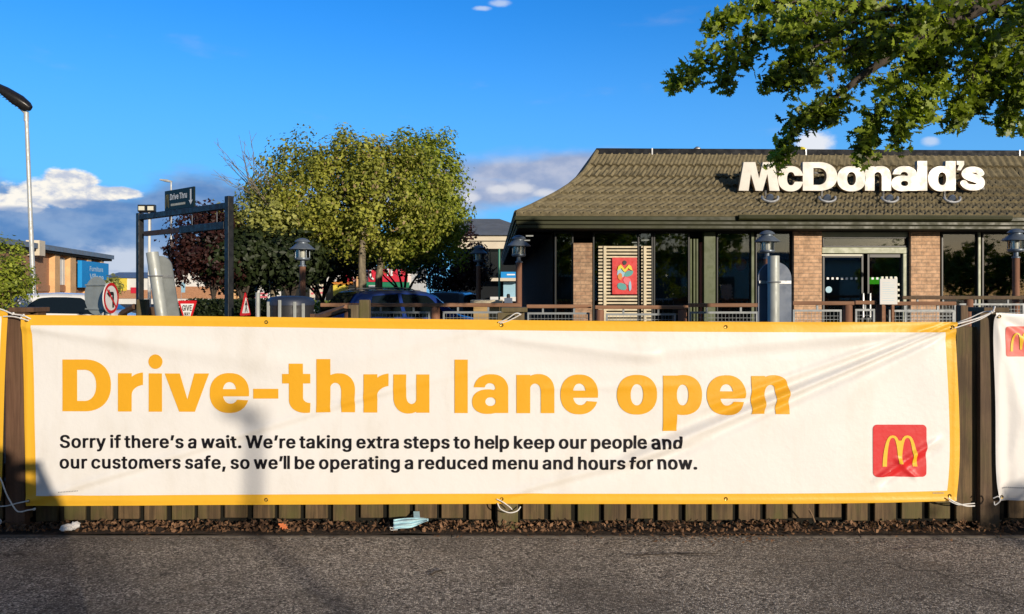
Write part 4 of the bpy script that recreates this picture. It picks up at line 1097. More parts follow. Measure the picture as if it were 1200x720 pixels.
def bordered_banner(root, L, Rr, T, B, bw, dsp, m_sheet, m_border, nu, nv):
    """L, Rr: px as functions of v; T, B: py as functions of px"""
    q = bw / 220.0
    z = lambda v: L(q + v * (1 - 2 * q)) + bw
    y = lambda v: Rr(q + v * (1 - 2 * q)) - bw
    patch('sheet', z, y, lambda u, x: T(x) + bw, lambda u, x: B(x) - bw, nu, nv, dsp, m_sheet, root)
    k = bw / 220.0
    a = patch('border', lambda v: L(v * k), lambda v: Rr(v * k), lambda u, x: T(x), lambda u, x: T(x) + bw, nu, 6, dsp, m_border, root)
    b = patch('border', lambda v: L(1 - k + v * k), lambda v: Rr(1 - k + v * k), lambda u, x: B(x) - bw, lambda u, x: B(x), nu, 6, dsp, m_border, root)
    c = patch('border', lambda v: L(k + v * (1 - 2 * k)), z, lambda u, x: T(x) + bw, lambda u, x: B(x) - bw, 6, nv, dsp, m_border, root)
    d2 = patch('border', y, lambda v: Rr(k + v * (1 - 2 * k)), lambda u, x: T(x) + bw, lambda u, x: B(x) - bw, 6, nv, dsp, m_border, root)
    return merge([a, b, c, d2], 'border')


def eyelet(px, py, dsp, parent):
    p = fmap(px, py, dsp, 0.0)
    mb = MB()
    rot = Matrix.Rotation(R(90), 3, 'X')
    mb.lathe([(.006, .000), (.0065, .004), (.010, .005), (.0125, .003), (.013, 0.0)], Vector(p), 14, 0, rot, cap=False)
    mb.build('eyelet', M['eyelet'], parent, smooth=True)


def arches(x0, y0, w_, h_, k=1.0):
    """the two-arch emblem in picture units: x0, y0 = lower left, grows up"""
    outer, inner = [], []
    st = 0.145      # foot width
    def arch(cx, flip):
        pts_o, pts_i = [], []
        return pts_o, pts_i
    n_ = 18
    half = 0.5
    # left arch: outer from left foot up and over to the middle, drawn as an ellipse quarter pair
    def curve(xl, xr, top, foot, px_=2.05):
        cx, rx = (xl + xr) / 2, (xr - xl) / 2
        res = []
        for i in range(n_ + 1):
            a = math.pi * (1 - i / n_)
            c_, s_ = math.cos(a), math.sin(a)
            res.append((cx + rx * abs(c_) ** (2 / 2.6) * (1 if c_ > 0 else -1), foot + (top - foot) * abs(s_) ** (2 / 1.55)))
        return res
    o1 = curve(0.0, 0.585, 1.0, 0.0)
    o2 = curve(0.415, 1.0, 1.0, 0.0)
    i1 = curve(0.125, 0.455, 0.925, 0.0)
    i2 = curve(0.545, 0.875, 0.925, 0.0)
    # union outline: left outer until it meets the right outer above the middle
    left = [p for p in o1 if p[0] <= 0.5]
    right = [p for p in o2 if p[0] >= 0.5]
    mid_foot = 0.10
    path = left + right
    # underside from the right foot back to the left one
    under = []
    under += [(p[0], p[1]) for p in reversed(i2)]
    under[-1] = (0.548, mid_foot)
    under = [p for p in under if not (p[0] < 0.56 and p[1] < mid_foot)]
    under += [(0.548, mid_foot), (0.452, mid_foot)]
    under += [p for p in i1[::-1] if not (p[0] > 0.44 and p[1] < mid_foot)]
    path += [(1.0, 0.0)] if path[-1] != (1.0, 0.0) else []
    full = path + under
    res = []
    for p in full:
        q = (x0 + p[0] * w_, y0 - p[1] * h_)
        if not res or math.hypot(q[0] - res[-1][0], q[1] - res[-1][1]) > 1e-4:
            res.append(q)
    return res


def round_rect(x0, y0, x1, y1, r, n_=7):
    res = []
    for cx, cy, a0 in ((x1 - r, y1 - r, 0), (x0 + r, y1 - r, 90), (x0 + r, y0 + r, 180), (x1 - r, y0 + r, 270)):
        for i in range(n_):
            a = R(a0 + 90 * i / (n_ - 1))
            res.append((cx + r * math.cos(a), cy + r * math.sin(a)))
    return res


# --- the long banner in the middle
ban = thing('banner', 'long white banner with yellow border announcing the drive-thru lane', 'banner', (FX(577), FY, FZ(592)))
L_ = smooth_edge([(0, 26.5), (.25, 29.0), (.6, 31.0), (1, 32.5)])
R_ = smooth_edge([(0, 1118.0), (.3, 1120.5), (.7, 1124.0), (1, 1119.5)])
T_ = smooth_edge([(27, 369.3), (300, 371.4), (600, 375.2), (850, 377.2), (1118, 377.4)])
B_ = smooth_edge([(32, 592.3), (320, 591.0), (590, 590.0), (850, 590.2), (1120, 586.5)])
bordered_banner(ban, L_, R_, T_, B_, 12.0, disp_main, M['vinyl_white'], M['vinyl_yellow'], 520, 110)

HEAD = [('D', 75.4, 132.2), ('r', 140.3, 169.6), ('i', 175.9, 192.4), ('v', 195, 246.6), ('e', 247.4, 293.2), ('-', 298, 327.3),
        ('t', 331.7, 364.7), ('h', 371.7, 416.8), ('r', 426.7, 456), ('u', 461.5, 503.7), ('l', 533, 548.4), ('a', 553.5, 595.7),
        ('n', 605.2, 649.6), ('e', 656.6, 700.6), ('o', 722.6, 769.5), ('p', 776.5, 822), ('e', 827.5, 873), ('n', 879.5, 924.3)]
hl = []
for ch, x0, x1 in HEAD:
    lp = loops_of(HEAVY[ch])
    xs = [p[0] for l in lp for p in l]
    a, b = min(xs), max(xs)
    bl = 481.6 + (x0 - 75) / 850 * 3.8
    for l in lp:
        hl.append([(x0 + (p[0] - a) / (b - a) * (x1 - x0), bl - p[1] * 0.605) for p in l])
print_on('headline', hl, disp_main, M['print_yellow'], ban)


def small_line(txt, x0, x1, b0, b1, kv):
    ll, wd = bold_line(txt, track=0.5, space=27)
    k = (x1 - x0) / wd
    return [[(x0 + a * k, b0 + (b1 - b0) * (a / wd) - b * kv) for a, b in l] for l in ll]


sm = small_line('Sorry if there\u2019s a wait. We\u2019re taking extra steps to help keep our people and', 72.5, 798.5, 524.4, 525.8, 0.152)
print_on('text_line', sm, disp_main, M['print_black'], ban, step=4.0)
sm = small_line('our customers safe, so we\u2019ll be operating a reduced menu and hours for now.', 72.0, 816.5, 548.6, 550.0, 0.152)
print_on('text_line', sm, disp_main, M['print_black'], ban, step=4.0)
em = print_on('emblem', [round_rect(1022, 497.5, 1084.5, 558.5, 5)], disp_main, M['print_red'], ban, 0.0030, 2.5)
print_on('arches', [arches(1033, 546.5, 41, 36.5)], disp_main, M['print_gold'], em, 0.0056, 2.5)
fine_print = [[(x, 576.6 - (x - 71) * .05), (x + 1.1, 576.5 - (x - 71) * .05), (x + 1.1, 575.2 - (x - 71) * .05), (x, 575.3 - (x - 71) * .05)] for x in np.arange(71, 92, 1.7)]
print_on('fine_print', fine_print, disp_main, M['print_grey'], ban, step=40)
fine_print = [[(x, 578.0), (x + 1.1, 578.0), (x + 1.1, 576.9), (x, 576.9)] for x in np.arange(1092, 1104, 1.7)]
print_on('fine_print', fine_print, disp_main, M['print_grey'], ban, step=40)
for a in (34, 313, 588, 850, 1112):
    eyelet(a, float(T_(a)) + 6, disp_main, ban)
    eyelet(a if a > 50 else 36, float(B_(a)) - 6, disp_main, ban)

# --- the white banner continuing on the right


def disp_right(px, py):
    d_ = 0.006 * sm_noise(px, py, 70, 60, 12) - 0.024
    for x1, y1, a in ((1290, 405, .012), (1250, 440, .010), (1196, 470, .008), (1340, 380, .010), (1230, 395, -.009)):
        d_ = d_ + seg_fold(px, py, 1166, 368, x1, y1, 3, 10, a, .2, .5)
    for x1, y1, a in ((1260, 560, .007), (1200, 500, .007)):
        d_ = d_ + seg_fold(px, py, 1170, 585, x1, y1, 3, 10, a, .2, .5)
    d_ = d_ + 0.008 * np.exp(-((px - 1173.5) / 5) ** 2) - 0.012 * np.exp(-((px - 1184) / 7) ** 2) * np.clip((py - 420) / 120, 0, 1)
    return d_


rb = thing('banner', 'plain white banner with pale red emblem in its upper corner, tied to the dark post', 'banner', (FX(1420), FY, FZ(588)))
Lr = smooth_edge([(0, 1167.0), (.3, 1167.6), (.7, 1169), (.92, 1170.5), (1, 1172.5)])
Rr_ = smooth_edge([(0, 1700), (.5, 1698), (1, 1700)])
Tr = smooth_edge([(1163, 366.5), (1200, 368.3), (1400, 372), (1700, 368)])
Br = smooth_edge([(1166, 588.0), (1300, 587.5), (1700, 588)])
patch('sheet', Lr, Rr_, lambda u, x: Tr(x), lambda u, x: Br(x), 260, 80, disp_right, M['vinyl_blue_white'], rb)
em = print_on('emblem', [round_rect(1180.5, 382.8, 1216.5, 418.3, 3)], disp_right, M['print_red_pale'], rb, 0.0022, 2.5)
print_on('arches', [arches(1186, 412.3, 25, 22)], disp_right, M['print_gold'], em, 0.0056, 2.5)
print_on('fine_print', [[(x, 573.4), (x + 1.2, 573.4), (x + 1.2, 572.0), (x, 572.0)] for x in np.arange(1176, 1230, 2.2)], disp_right, M['print_grey'], rb, step=60)
eyelet(1171, 371, disp_right, rb)
eyelet(1175, 583, disp_right, rb)

# --- the end of another yellow-edged banner on the left


def disp_left(px, py):
    return 0.008 * sm_noise(px, py, 80, 60, 22) + 0.012 + seg_fold(px, py, 8, 366, -150, 430, 3, 10, .012) + seg_fold(px, py, 8, 586, -150, 520, 3, 10, .010)


lb = thing('banner', 'yellow-edged white banner ending at the red-brown fence post', 'banner', (FX(-250), FY, FZ(592)))
Ll = smooth_edge([(0, -520), (1, -520)])
Rl = smooth_edge([(0, 11.5), (.2, 8.5), (.6, 5.0), (1, 3.0)])
Tl = smooth_edge([(-520, 366), (-200, 369), (11, 363.5)])
Bl = smooth_edge([(-520, 592), (-200, 590), (4, 586)])
bordered_banner(lb, Ll, Rl, Tl, Bl, 7.0, disp_left, M['vinyl_blue_white'], M['vinyl_yellow'], 180, 60)

# ------------------------------------------------------------------ white cords tying the banners


def cord(pts, label, r=0.0045, knots=()):
    P = [Vector(((a - 600) / F * (FY + off), FY + off, EYE + (HOR - b) / F * (FY + off))) for a, b, off in pts]
    # smooth through the points
    Q = []
    for i in range(len(P) - 1):
        p0, p1, p2, p3 = P[max(i - 1, 0)], P[i], P[i + 1], P[min(i + 2, len(P) - 1)]
        for k in range(6):
            t = k / 6
            Q.append(.5 * ((2 * p1) + (p2 - p0) * t + (2 * p0 - 5 * p1 + 4 * p2 - p3) * t * t + (-p0 + 3 * p1 - 3 * p2 + p3) * t ** 3))
    Q.append(P[-1])
    mb = MB()
    mb.tube(Q, r, 7)
    for k in knots:
        c = P[k]
        mb.sphere(c, (r * 2.2, r * 1.8, r * 1.9), 10, 7)
        mb.sphere(c + Vector((r * 1.6, -r, r)), (r * 1.6, r * 1.5, r * 1.5), 10, 7)
    tag(mb.build('cord', M['rope'], smooth=True), label, 'cord', 'white cords tying the banners')


cord([(36, 374, -.03), (27, 370, -.035), (15, 368, -.035), (5, 364, -.035), (-4, 361, -.03)], 'slack white cord between the two yellow corners on top of the red-brown post', knots=(1, 2))
cord([(34, 376, -.03), (24, 373, -.04), (14, 371, -.04), (4, 371, -.035)], 'lower of the two white cords knotted across the top of the red-brown post', .004, knots=(1,))
cord([(-6, 553, -.03), (1, 562, -.035), (8, 580, -.04), (18, 597, -.04), (24, 600, -.035), (33, 598, -.03), (40, 597, -.01)], 'long loose white cord drooping across the foot of the red-brown post', .0048, knots=(6,))
cord([(-6, 594, -.03), (8, 593, -.035), (20, 590, -.035), (34, 587, -.03)], 'short straight white cord at the lower left yellow corner', .0042)
cord([(-5, 606, -.02), (1, 610, -.03), (0, 614, -.03), (-4, 612, -.02)], 'small white cord end curling below the red-brown post', .004)
cord([(584, 378, -.03), (594, 374, -.035), (604, 367.5, -.04), (609, 369, -.035), (596, 376, -.03), (586, 379, -.028)], 'white cord looped through the middle eyelet of the top yellow hem', .0036, knots=(3,))
cord([(582, 585, -.03), (590, 589, -.035), (598, 595, -.04), (600, 597.5, -.04)], 'upper strand of white cord at the middle eyelet of the bottom hem', .0034)
cord([(583, 590, -.02), (587, 597, -.035), (597, 601, -.038), (606, 599, -.03), (610, 594, -.01)], 'slack white cord loop hanging on the mossy middle post', .004)
cord([(1113, 382, -.03), (1128, 378, -.035), (1146, 373, -.035), (1162, 366, -.03), (1166, 359, -.03)], 'thick white cord stretched up to the dark post from the yellow corner', .0055, knots=(3,))
cord([(1114, 386, -.03), (1130, 381, -.035), (1148, 374.5, -.04), (1160, 368, -.035)], 'lower white cord stretched from the yellow corner to the dark post', .0040)
cord([(1120, 379, .0), (1136, 373, .01), (1152, 366, .01), (1163, 365, -.02)], 'upper thin white cord running behind the thick one by the dark post', .0034)
cord([(1111, 584, -.03), (1120, 589, -.035), (1132, 593, -.03), (1142, 593, .0)], 'white cord pulled out from the lower right yellow corner', .005)
cord([(1112, 587, -.03), (1122, 591.5, -.036), (1131, 591, -.03), (1142, 590, .0)], 'thinner white cord doubled beside another at the lower right yellow corner', .0035)
cord([(1164, 584, -.03), (1170, 582, -.045), (1172, 587, -.045), (1166, 592, -.035), (1165, 588, -.03)], 'white cord loop through the bottom eyelet of the plain white banner', .004)

# ------------------------------------------------------------------ litter on the ground
# face mask leaning on the leaves
mk = thing('face_mask', 'crumpled pale blue disposable face mask lying among the dead leaves', 'face mask', tuple(PX(482, 620, 5.12)))
u, v = np.meshgrid(np.linspace(0, 1, 25), np.linspace(0, 1, 15))
a = 461 + u * 41; top = 609.0 - 2.2 * np.sin(u * 2.6) + 0 * u; bot = 621.0 - 10.0 * u ** 1.7 - .8 * np.sin(u * 9)
b = top * (1 - v) + bot * v
dep = 5.15 - .05 * v + .010 * np.sin(v * 16) + .012 * np.sin(u * 7 + v * 3) + .03 * u
P = [PX(float(x_), float(y_), float(z_)) for x_, y_, z_ in zip(a.ravel(), b.ravel(), dep.ravel())]
mb = MB()
mb.add(P, [(j * 25 + i, j * 25 + i + 1, (j + 1) * 25 + i + 1, (j + 1) * 25 + i) for j in range(14) for i in range(24)])
o = mb.build('mask_sheet', M['mask'], mk, smooth=True)
md = o.modifiers.new('thick', 'SOLIDIFY'); md.thickness = .0025
mb = MB()
mb.add([PX(484.5, 600, 5.27), PX(491.5, 600, 5.27), PX(492.5, 609, 5.17), PX(485, 609.5, 5.17)], [(0, 1, 2, 3)])
o = mb.build('folded_edge', M['mask'], mk)
md = o.modifiers.new('thick', 'SOLIDIFY'); md.thickness = .003
mb = MB()
mb.tube([PX(461, 619, 5.1), PX(457, 618, 5.08), PX(458, 621.5, 5.06), PX(466, 621, 5.08)], .0018, 6)
mb.build('ear_loop', M['white_paint'], mk, smooth=True)


def crumple(name, px, py, d_, r, mt, label, cat, seed, sq=(1, 1, .6)):
    bm = bmesh.new()
    bmesh.ops.create_icosphere(bm, subdivisions=3, radius=1)
    for v_ in bm.verts:
        k = 1 + .38 * mnoise.noise(v_.co * 1.6 + Vector((seed, 0, 0))) + .28 * abs(mnoise.noise(v_.co * 4 + Vector((0, seed, 0))))
        v_.co = Vector((v_.co.x * sq[0], v_.co.y * sq[1], v_.co.z * sq[2])) * k * r
    me = bpy.data.meshes.new(name)
    bm.to_mesh(me); bm.free()
    me.materials.append(mt)
    o = bpy.data.objects.new(name, me)
    C.objects.link(o)
    o.location = PX(px, py, d_)
    return tag(o, label, cat)


crumple('tissue', 78, 618.5, 5.12, .034, M['paper'], 'larger crumpled white tissue on the kerb, lying on its flat side', 'tissue', 3, (1.3, .9, .62))['group'] = 'white litter at the kerb'
crumple('tissue', 88, 616.0, 5.15, .030, M['paper'], 'smaller peaked white paper scrap at the leaf edge beside a flatter one', 'tissue', 8, (1.0, .8, .75))['group'] = 'white litter at the kerb'
lf = leaf_mesh('leaf', np.array([PX(332, 616.5, 5.10)]), np.array([[.1, -.8, .6]]), np.array([.075]), M['leaf_orange'], shape='lobed')
tag(lf, 'bright orange dead leaf among the brown litter by the lamp shadow', 'leaf')


# ------------------------------------------------------------------ the restaurant (local axes: u along the front, w into the building)
YAW = R(1.6)
RC, RS = math.cos(YAW), math.sin(YAW)
RO = Vector((0.08, 15.2, 0.0))
GP = 0.35                                  # level of the patio


def U(px, w_):
    """distance along the front for picture column px in the plane w_"""
    k = (px - 600) / F
    return (k * (RO.y + w_ * RC) - (RO.x - w_ * RS)) / (RC - k * RS)


def RW(u, w_, z):
    return Vector((RO.x + u * RC - w_ * RS, RO.y + u * RS + w_ * RC, z))


def ZZ(py, u, w_):
    return EYE + (HOR - py) / F * (RO.y + u * RS + w_ * RC)


rest = thing('restaurant', 'low buff-brick restaurant with steep olive-brown tiled roof and deep dark eaves', 'restaurant', tuple(RO), YAW)
LW, DP = 16.0, 19.0                        # length of the front, depth
WF = 0.55                                  # front wall plane
RMX = Matrix.Translation(RO) @ Matrix.Rotation(YAW, 4, 'Z')


class RB(MB):
    """shapes in the restaurant's own axes"""
    def build(s, name, mats, parent=rest, **k):
        s.v = [RMX @ Vector(v) for v in s.v]
        return MB.build(s, name, mats, parent, **k)


sheet('patio', -0.7, 19, 11.3, 40, GP, M['paving'])
MB().box(-0.7, 19, 11.18, 11.3, -0.05, GP - .004).build('patio_kerb', M['kerb'])['kind'] = 'structure'

# roof: bell-cast slopes with courses of wavy tiles
PROF = [(0.0, 3.165), (0.30, 3.32), (0.62, 3.51), (0.92, 3.69), (1.195, 3.89), (1.50, 4.17), (1.70, 4.45), (1.87, 4.74)]
TOPR, TOPZ = PROF[-1]


def roof_z(r):
    return float(np.interp(r, [p[0] for p in PROF], [p[1] for p in PROF]))


# courses of equal length along the slope
arc = [0.0]
fine = np.linspace(0, TOPR, 400)
fz = [roof_z(r) for r in fine]
cum = np.concatenate([[0], np.cumsum(np.hypot(np.diff(fine), np.diff(fz)))])
NC = 7
cuts = [float(np.interp(cum[-1] * i / NC, cum, fine)) for i in range(NC + 1)]


def roof_slope(length, wave=0.168, amp=0.026, step=0.06, n_per=8):
    """front slope: rows of (u, r, z); the left end runs along the hip u = r"""
    mb = MB()
    for c in range(NC):
        r0, r1 = cuts[c], cuts[c + 1]
        z0, z1 = roof_z(r0), roof_z(r1)
        nrm = Vector((0, -(z1 - z0), (r1 - r0))).normalized()
        lift0, lift1 = step, 0.006
        rows = [(r0, z0, -0.04), (r0 - .004, z0, lift0), ((r0 + r1) / 2, (z0 + z1) / 2, (lift0 + lift1) / 2), (r1 + .01, z1, lift1)]
        nu = int((length) / wave * n_per)
        grid = []
        for (r, z, lf_) in rows:
            line = []
            for i in range(nu + 1):
                u = r + (length - r) * i / nu if r > 0 else length * i / nu
                ph = 2 * math.pi * u / wave
                wv = (math.sin(ph) + .35 * math.sin(2 * ph + .6)) * amp * (1 if lf_ > .005 else .4)
                j = .004 * mnoise.noise(Vector((math.floor(u / wave) * 3.7, c * 5.1, 0.3)))
                p = Vector((u, r, z)) + nrm * (lf_ + wv + j)
                line.append(p)
            grid.append(line)
        W = nu + 1
        vv = [p for l in grid for p in l]
        ff = [(a * W + i, a * W + i + 1, (a + 1) * W + i + 1, (a + 1) * W + i) for a in range(len(rows) - 1) for i in range(nu)]
        mb.add(vv, ff)
    return mb


f_ = roof_slope(LW)
roof = RB(); roof.v, roof.f, roof.mi = f_.v, f_.f, f_.mi
# the left slope is the same surface with u and w exchanged
g_ = roof_slope(DP)
b = len(roof.v)
roof.v += [(p[1], p[0], p[2]) for p in g_.v]
roof.f += [tuple(i + b for i in reversed(f)) for f in g_.f]
roof.mi += g_.mi
roof.box(TOPR - .02, LW, TOPR - .02, DP, TOPZ - .10, TOPZ - .02)
RF = roof.build('roof', M['tile'], auto=R(50))
RF.data.polygons.foreach_set('use_smooth', [True] * len(RF.data.polygons))
RB().tube([(r, r, roof_z(r) + .05) for r in np.linspace(0, TOPR, 12)], .05, 8).build('hip_tile', M['tile'], RF, smooth=True)
RB().box(TOPR - .02, LW, TOPR - .02, TOPR + .16, TOPZ - .03, TOPZ + .115).box(TOPR - .02, TOPR + .16, TOPR + .161, DP, TOPZ - .03, TOPZ + .113).build('ridge_cap', M['ridge'], RF, bevel=.012)
for px in (764, 944, 1019, 1194):
    u = U(px, TOPR)
    RB().box(u - .014, u + .014, TOPR - .035, TOPR - .022, TOPZ - .03, TOPZ + .118).build('ridge_clip', M['steel'], RF)
u = U(817, 2.6)
RB().lathe([(.05, TOPZ - .05), (.05, TOPZ + .20), (.085, TOPZ + .20), (.085, TOPZ + .26), (.03, TOPZ + .30)], (u, 2.6, 0), 12).build('roof_vent', M['steel'], RF, smooth=True, auto=R(30))

# eaves: stepped fascia, gutter, soffit
for k, (o0, o1, z0, z1, mt) in enumerate(((-.03, .02, 3.065, 3.150, 'fascia'), (.0, .05, 2.985, 3.055, 'fascia'), (.02, .07, 2.905, 2.975, 'fascia'))):
    RB().box(o0, LW, o0, o1, z0, z1).box(o0, o1, o1 + .001, DP, z0, z1).build('fascia_board', M[mt], bevel=.012)
RB().box(.025, LW, .025, .06, 2.93, 3.14).box(.025, .06, .062, DP, 2.93, 3.14).build('fascia_backing', M['soffit'])
ua, ub = U(866, -.1), U(1186, -.1)
gp = [(-.05 + .07 * math.cos(a), 3.16 - .07 * math.sin(a)) for a in np.linspace(math.pi * 1.0, math.pi * 2.0, 9)]
gp = [(-.115, 3.175), (-.125, 3.145), (-.115, 3.10), (-.085, 3.075), (-.04, 3.07), (-.033, 3.175)]
RB().prism(gp, lambda a, b_, dd: Vector((dd, a, b_)), ua, ub).build('gutter', M['fascia'], auto=R(30))
RB().box(.05, LW, .062, WF + .8, 2.895, 2.925).box(.062, .9, WF + .301, DP, 2.895, 2.925).build('soffit', M['soffit'])

# shell: side wall, rear wall, inside
RB().box(.80, .98, WF + .35, DP - .2, GP, 2.893).build('side_wall', M['wall_shaded'])
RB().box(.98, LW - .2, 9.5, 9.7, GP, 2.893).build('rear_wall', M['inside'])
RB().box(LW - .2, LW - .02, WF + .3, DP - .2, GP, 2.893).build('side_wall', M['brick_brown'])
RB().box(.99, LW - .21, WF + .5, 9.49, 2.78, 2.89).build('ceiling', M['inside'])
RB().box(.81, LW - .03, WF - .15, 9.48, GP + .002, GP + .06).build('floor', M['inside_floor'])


RB().box(.99, LW - .21, WF + .13, WF + .18, 2.79, 2.8935).build('lintel', M['soffit'])


def wall_x(pa, pb, w0=WF):
    return U(pa, w0), U(pb, w0)


def pier(pa, pb, ptop, mt, w0=WF - .06, dp=.40):
    u0, u1 = wall_x(pa, pb, w0)
    zt = min(2.893, ZZ(ptop, u0, w0))
    return RB().box(u0, u1, w0, w0 + dp, GP, zt).build('brick_pier', M[mt])


p1 = pier(672, 694, 285, 'brick_brown')
tag(p1, 'shorter darker brick pier under the deep eaves')
pier(930.5, 963, 262, 'brick')
pier(1067.5, 1101.5, 262, 'brick')


def bar(pa, pb, ya, yb, mt, name, w0=WF, th=.06, parent=rest):
    u0, u1 = U(pa, w0), U(pb, w0)
    z1 = min(2.892, ZZ(ya, u0, w0)); z0 = max(GP + .062, ZZ(yb, u0, w0))
    return RB().box(u0, u1, w0, w0 + th, z0, z1).build(name, M[mt], parent, bevel=.006, seg=1)


# front glazing: each window is a frame with a pane
GROUND = 420


def window(pa, pb, ya=264, yb=GROUND, mull=(), trans=(), fm='dark_frame', fw=3.0, w0=WF + .06, label=None):
    u0, u1 = U(pa, w0), U(pb, w0)
    z1 = min(2.892, ZZ(ya, u0, w0)); z0 = max(GP + .062, ZZ(yb, u0, w0))
    t = fw / F * 16
    fr = RB()
    fr.box(u0, u0 + t, w0 - .03, w0 + .05, z0, z1).box(u1 - t, u1, w0 - .03, w0 + .05, z0, z1)
    fr.box(u0 + t, u1 - t, w0 - .03, w0 + .05, z1 - t, z1).box(u0 + t, u1 - t, w0 - .03, w0 + .05, z0, z0 + t * 1.5)
    for p in mull:
        uu = U(p, w0)
        fr.box(uu - t / 2, uu + t / 2, w0 - .035, w0 + .045, z0 + t * 1.5, z1 - t)
    for p in trans:
        zz = ZZ(p, u0, w0)
        fr.box(u0 + t, u1 - t, w0 - .036, w0 + .04, zz - t / 2, zz + t / 2)
    f = fr.build('window_frame', M[fm], rest, bevel=.004, seg=1)
    RB().box(u0 + t * .5, u1 - t * .5, w0 + .004, w0 + .012, z0 + t * .5, z1 - t * .5).build('pane', M['pane'], f)
    return f


window(650, 672, fw=2)
window(694.5, 765, mull=(748,), fw=2)
window(765.5, 808, fw=2)
window(839.5, 880, fw=1.5)
window(885, 928, fw=1.5)
window(1102.5, 1146, fw=2)
window(1150, 1215, fw=2)
window(1215.5, 1262, fw=2)
window(1263, 1330, fw=2)
window(1330.5, 1400, fw=2)
bar(825, 838.5, 262, GROUND, 'green_frame', 'corner_post', WF - .02, .16)
bar(880.5, 884, 262, GROUND, 'green_frame', 'mullion', WF + .0, .08)
bar(1146.5, 1149.5, 262, GROUND, 'pale_green', 'mullion', WF + .0, .08)
for a, b_, mt in ((808.6, 811, 'green_frame'), (812.5, 815, 'green_frame'), (816, 819, 'green_frame'), (820, 824, 'salmon')):
    bar(a, b_, 284 if mt == 'salmon' else 280, GROUND, mt, 'fin', WF + .12, .05)
bar(928.4, 930.2, 262, GROUND, 'dark_frame', 'trim', WF + .02, .06)
bar(1064.2, 1067.2, 262, GROUND, 'dark_frame', 'trim', WF + .02, .06)

# entrance: head panel, fanlight, sliding leaves
bar(963.4, 1064, 262, 278, 'pale_green', 'head_panel', WF + .02, .08)
bar(963.4, 1064, 290, 297, 'pale_green', 'door_head', WF + .02, .10)
fan = window(963.4, 1064, 278.2, 289.8, fm='dark_frame', fw=1.2)
u0, u1 = U(963.4, WF), U(1064, WF)
bar(1058.5, 1063.5, 297.3, GROUND, 'pale_green', 'door_jamb', WF + .02, .10)


def door_leaf(pa, pb):
    w0 = WF + .08
    a, b_ = U(pa, w0), U(pb, w0)
    zt = ZZ(298, a, w0); zb = GP + .07
    t = .045
    f = RB().box(a, a + t, w0, w0 + .05, zb, zt).box(b_ - t, b_, w0, w0 + .05, zb, zt).box(a + t, b_ - t, w0, w0 + .05, zt - .07, zt).box(a + t, b_ - t, w0, w0 + .05, zb, zb + .12).build('door', M['dark_frame'], rest, bevel=.004, seg=1)
    RB().box(a + t * .6, b_ - t * .6, w0 + .02, w0 + .028, zb + .06, zt - .04).build('pane', M['pane'], f)
    z = ZZ(326.5, a, w0)
    d_ = RB()
    x_ = a + t + .05
    while x_ < b_ - t - .06:
        d_.box(x_, x_ + .045, w0 + .014, w0 + .019, z - .022, z + .022)
        x_ += .1
    d_.build('door_dots', M['white_paint'], f)
    RB().box((a + .03) if pa > 1000 else b_ - .035, (a + .055) if pa > 1000 else b_ - .01, w0 - .05, w0 - .02, zb + .7, zb + 1.2).build('handle', M['steel'], f)
    return f


dl = door_leaf(964, 1012)
door_leaf(1016.5, 1058)
RB().box(U(964, WF), U(1012, WF), WF + .05, WF + .075, ZZ(299.2, 0, WF), ZZ(297.6, 0, WF)).build('door_track', M['cream_print'])
cst = RMX @ Vector((U(972, WF + .05), WF + .085, ZZ(339.5, 0, WF)))
MB().lathe([(.068, 0), (.068, .004)], cst, 18, 0, Matrix.Rotation(R(90) , 3, 'X')).build('door_sticker', M['sky_blue'], dl)
RB().box(U(1019, 2.2), U(1032, 2.2), 2.2, 2.26, ZZ(333, 0, 2.2), ZZ(325, 0, 2.2)).build('exit_lamp', M['lime'])

# inside: slatted screens, counter, coloured panels


def screen(pa, pb, ya, yb, ups, n, name='slatted_screen', w0=WF - .06):
    """timber screen of level slats on uprights"""
    a, b_ = U(pa, w0), U(pb, w0)
    z1, z0 = ZZ(ya, a, w0), GP + .07
    zb = ZZ(yb, a, w0)
    pitch = (z1 - zb) / n
    m_ = RB()
    z = z1
    while z - pitch * .55 > z0:
        m_.box(a, b_, w0 + .03, w0 + .055, z - pitch * .55, z)
        z -= pitch
    for p in ups:
        uu = U(p, w0)
        m_.box(uu - .028, uu + .028, w0, w0 + .028, z0, z1)
    return m_.build(name, M['slat'])


screen(701.5, 747, 288.5, 366, (709,), 20)
screen(752, 763.5, 288.5, 366, (756,), 20)
screen(1171, 1188, 268, 366, (1176,), 24, w0=WF + .16)
RB().box(U(963, 5.4), U(1066, 5.4), 5.4, 5.9, GP + .06, GP + 1.1).build('counter', M['inside_floor'])
RB().box(U(1103, 1.6), U(1118, 1.6), 1.6, 1.66, ZZ(331, 0, 1.6), ZZ(321, 0, 1.6)).build('orange_band', M['orange'])
RB().box(U(1103, 1.6), U(1118, 1.6), 1.61, 1.66, ZZ(338, 0, 1.6), ZZ(332, 0, 1.6)).build('salmon_band', M['salmon'])
for k in range(4):
    RB().box(U(1103, 1.6), U(1118, 1.6), 1.61, 1.66, ZZ(342.5 + 4.6 * k, 0, 1.6), ZZ(340 + 4.6 * k, 0, 1.6)).build('green_band', M['green_frame'])
for px, r in ((1104, .13), (1118.5, .11)):
    c = RMX @ Vector((U(px, 1.5), 1.5, ZZ(306, 0, 1.5)))
    MB().lathe([(r, 0), (r, .02)], c, 24, 0, Matrix.Rotation(R(90), 3, 'X') @ Matrix.Diagonal((.7, 1.15, 1))).build('yellow_disc', M['yellow'], rest)
RB().box(U(1157, 1.5), U(1159.5, 1.5), 1.5, 1.54, GP + .06, 2.75).build('red_pole', M['lamp_red'])
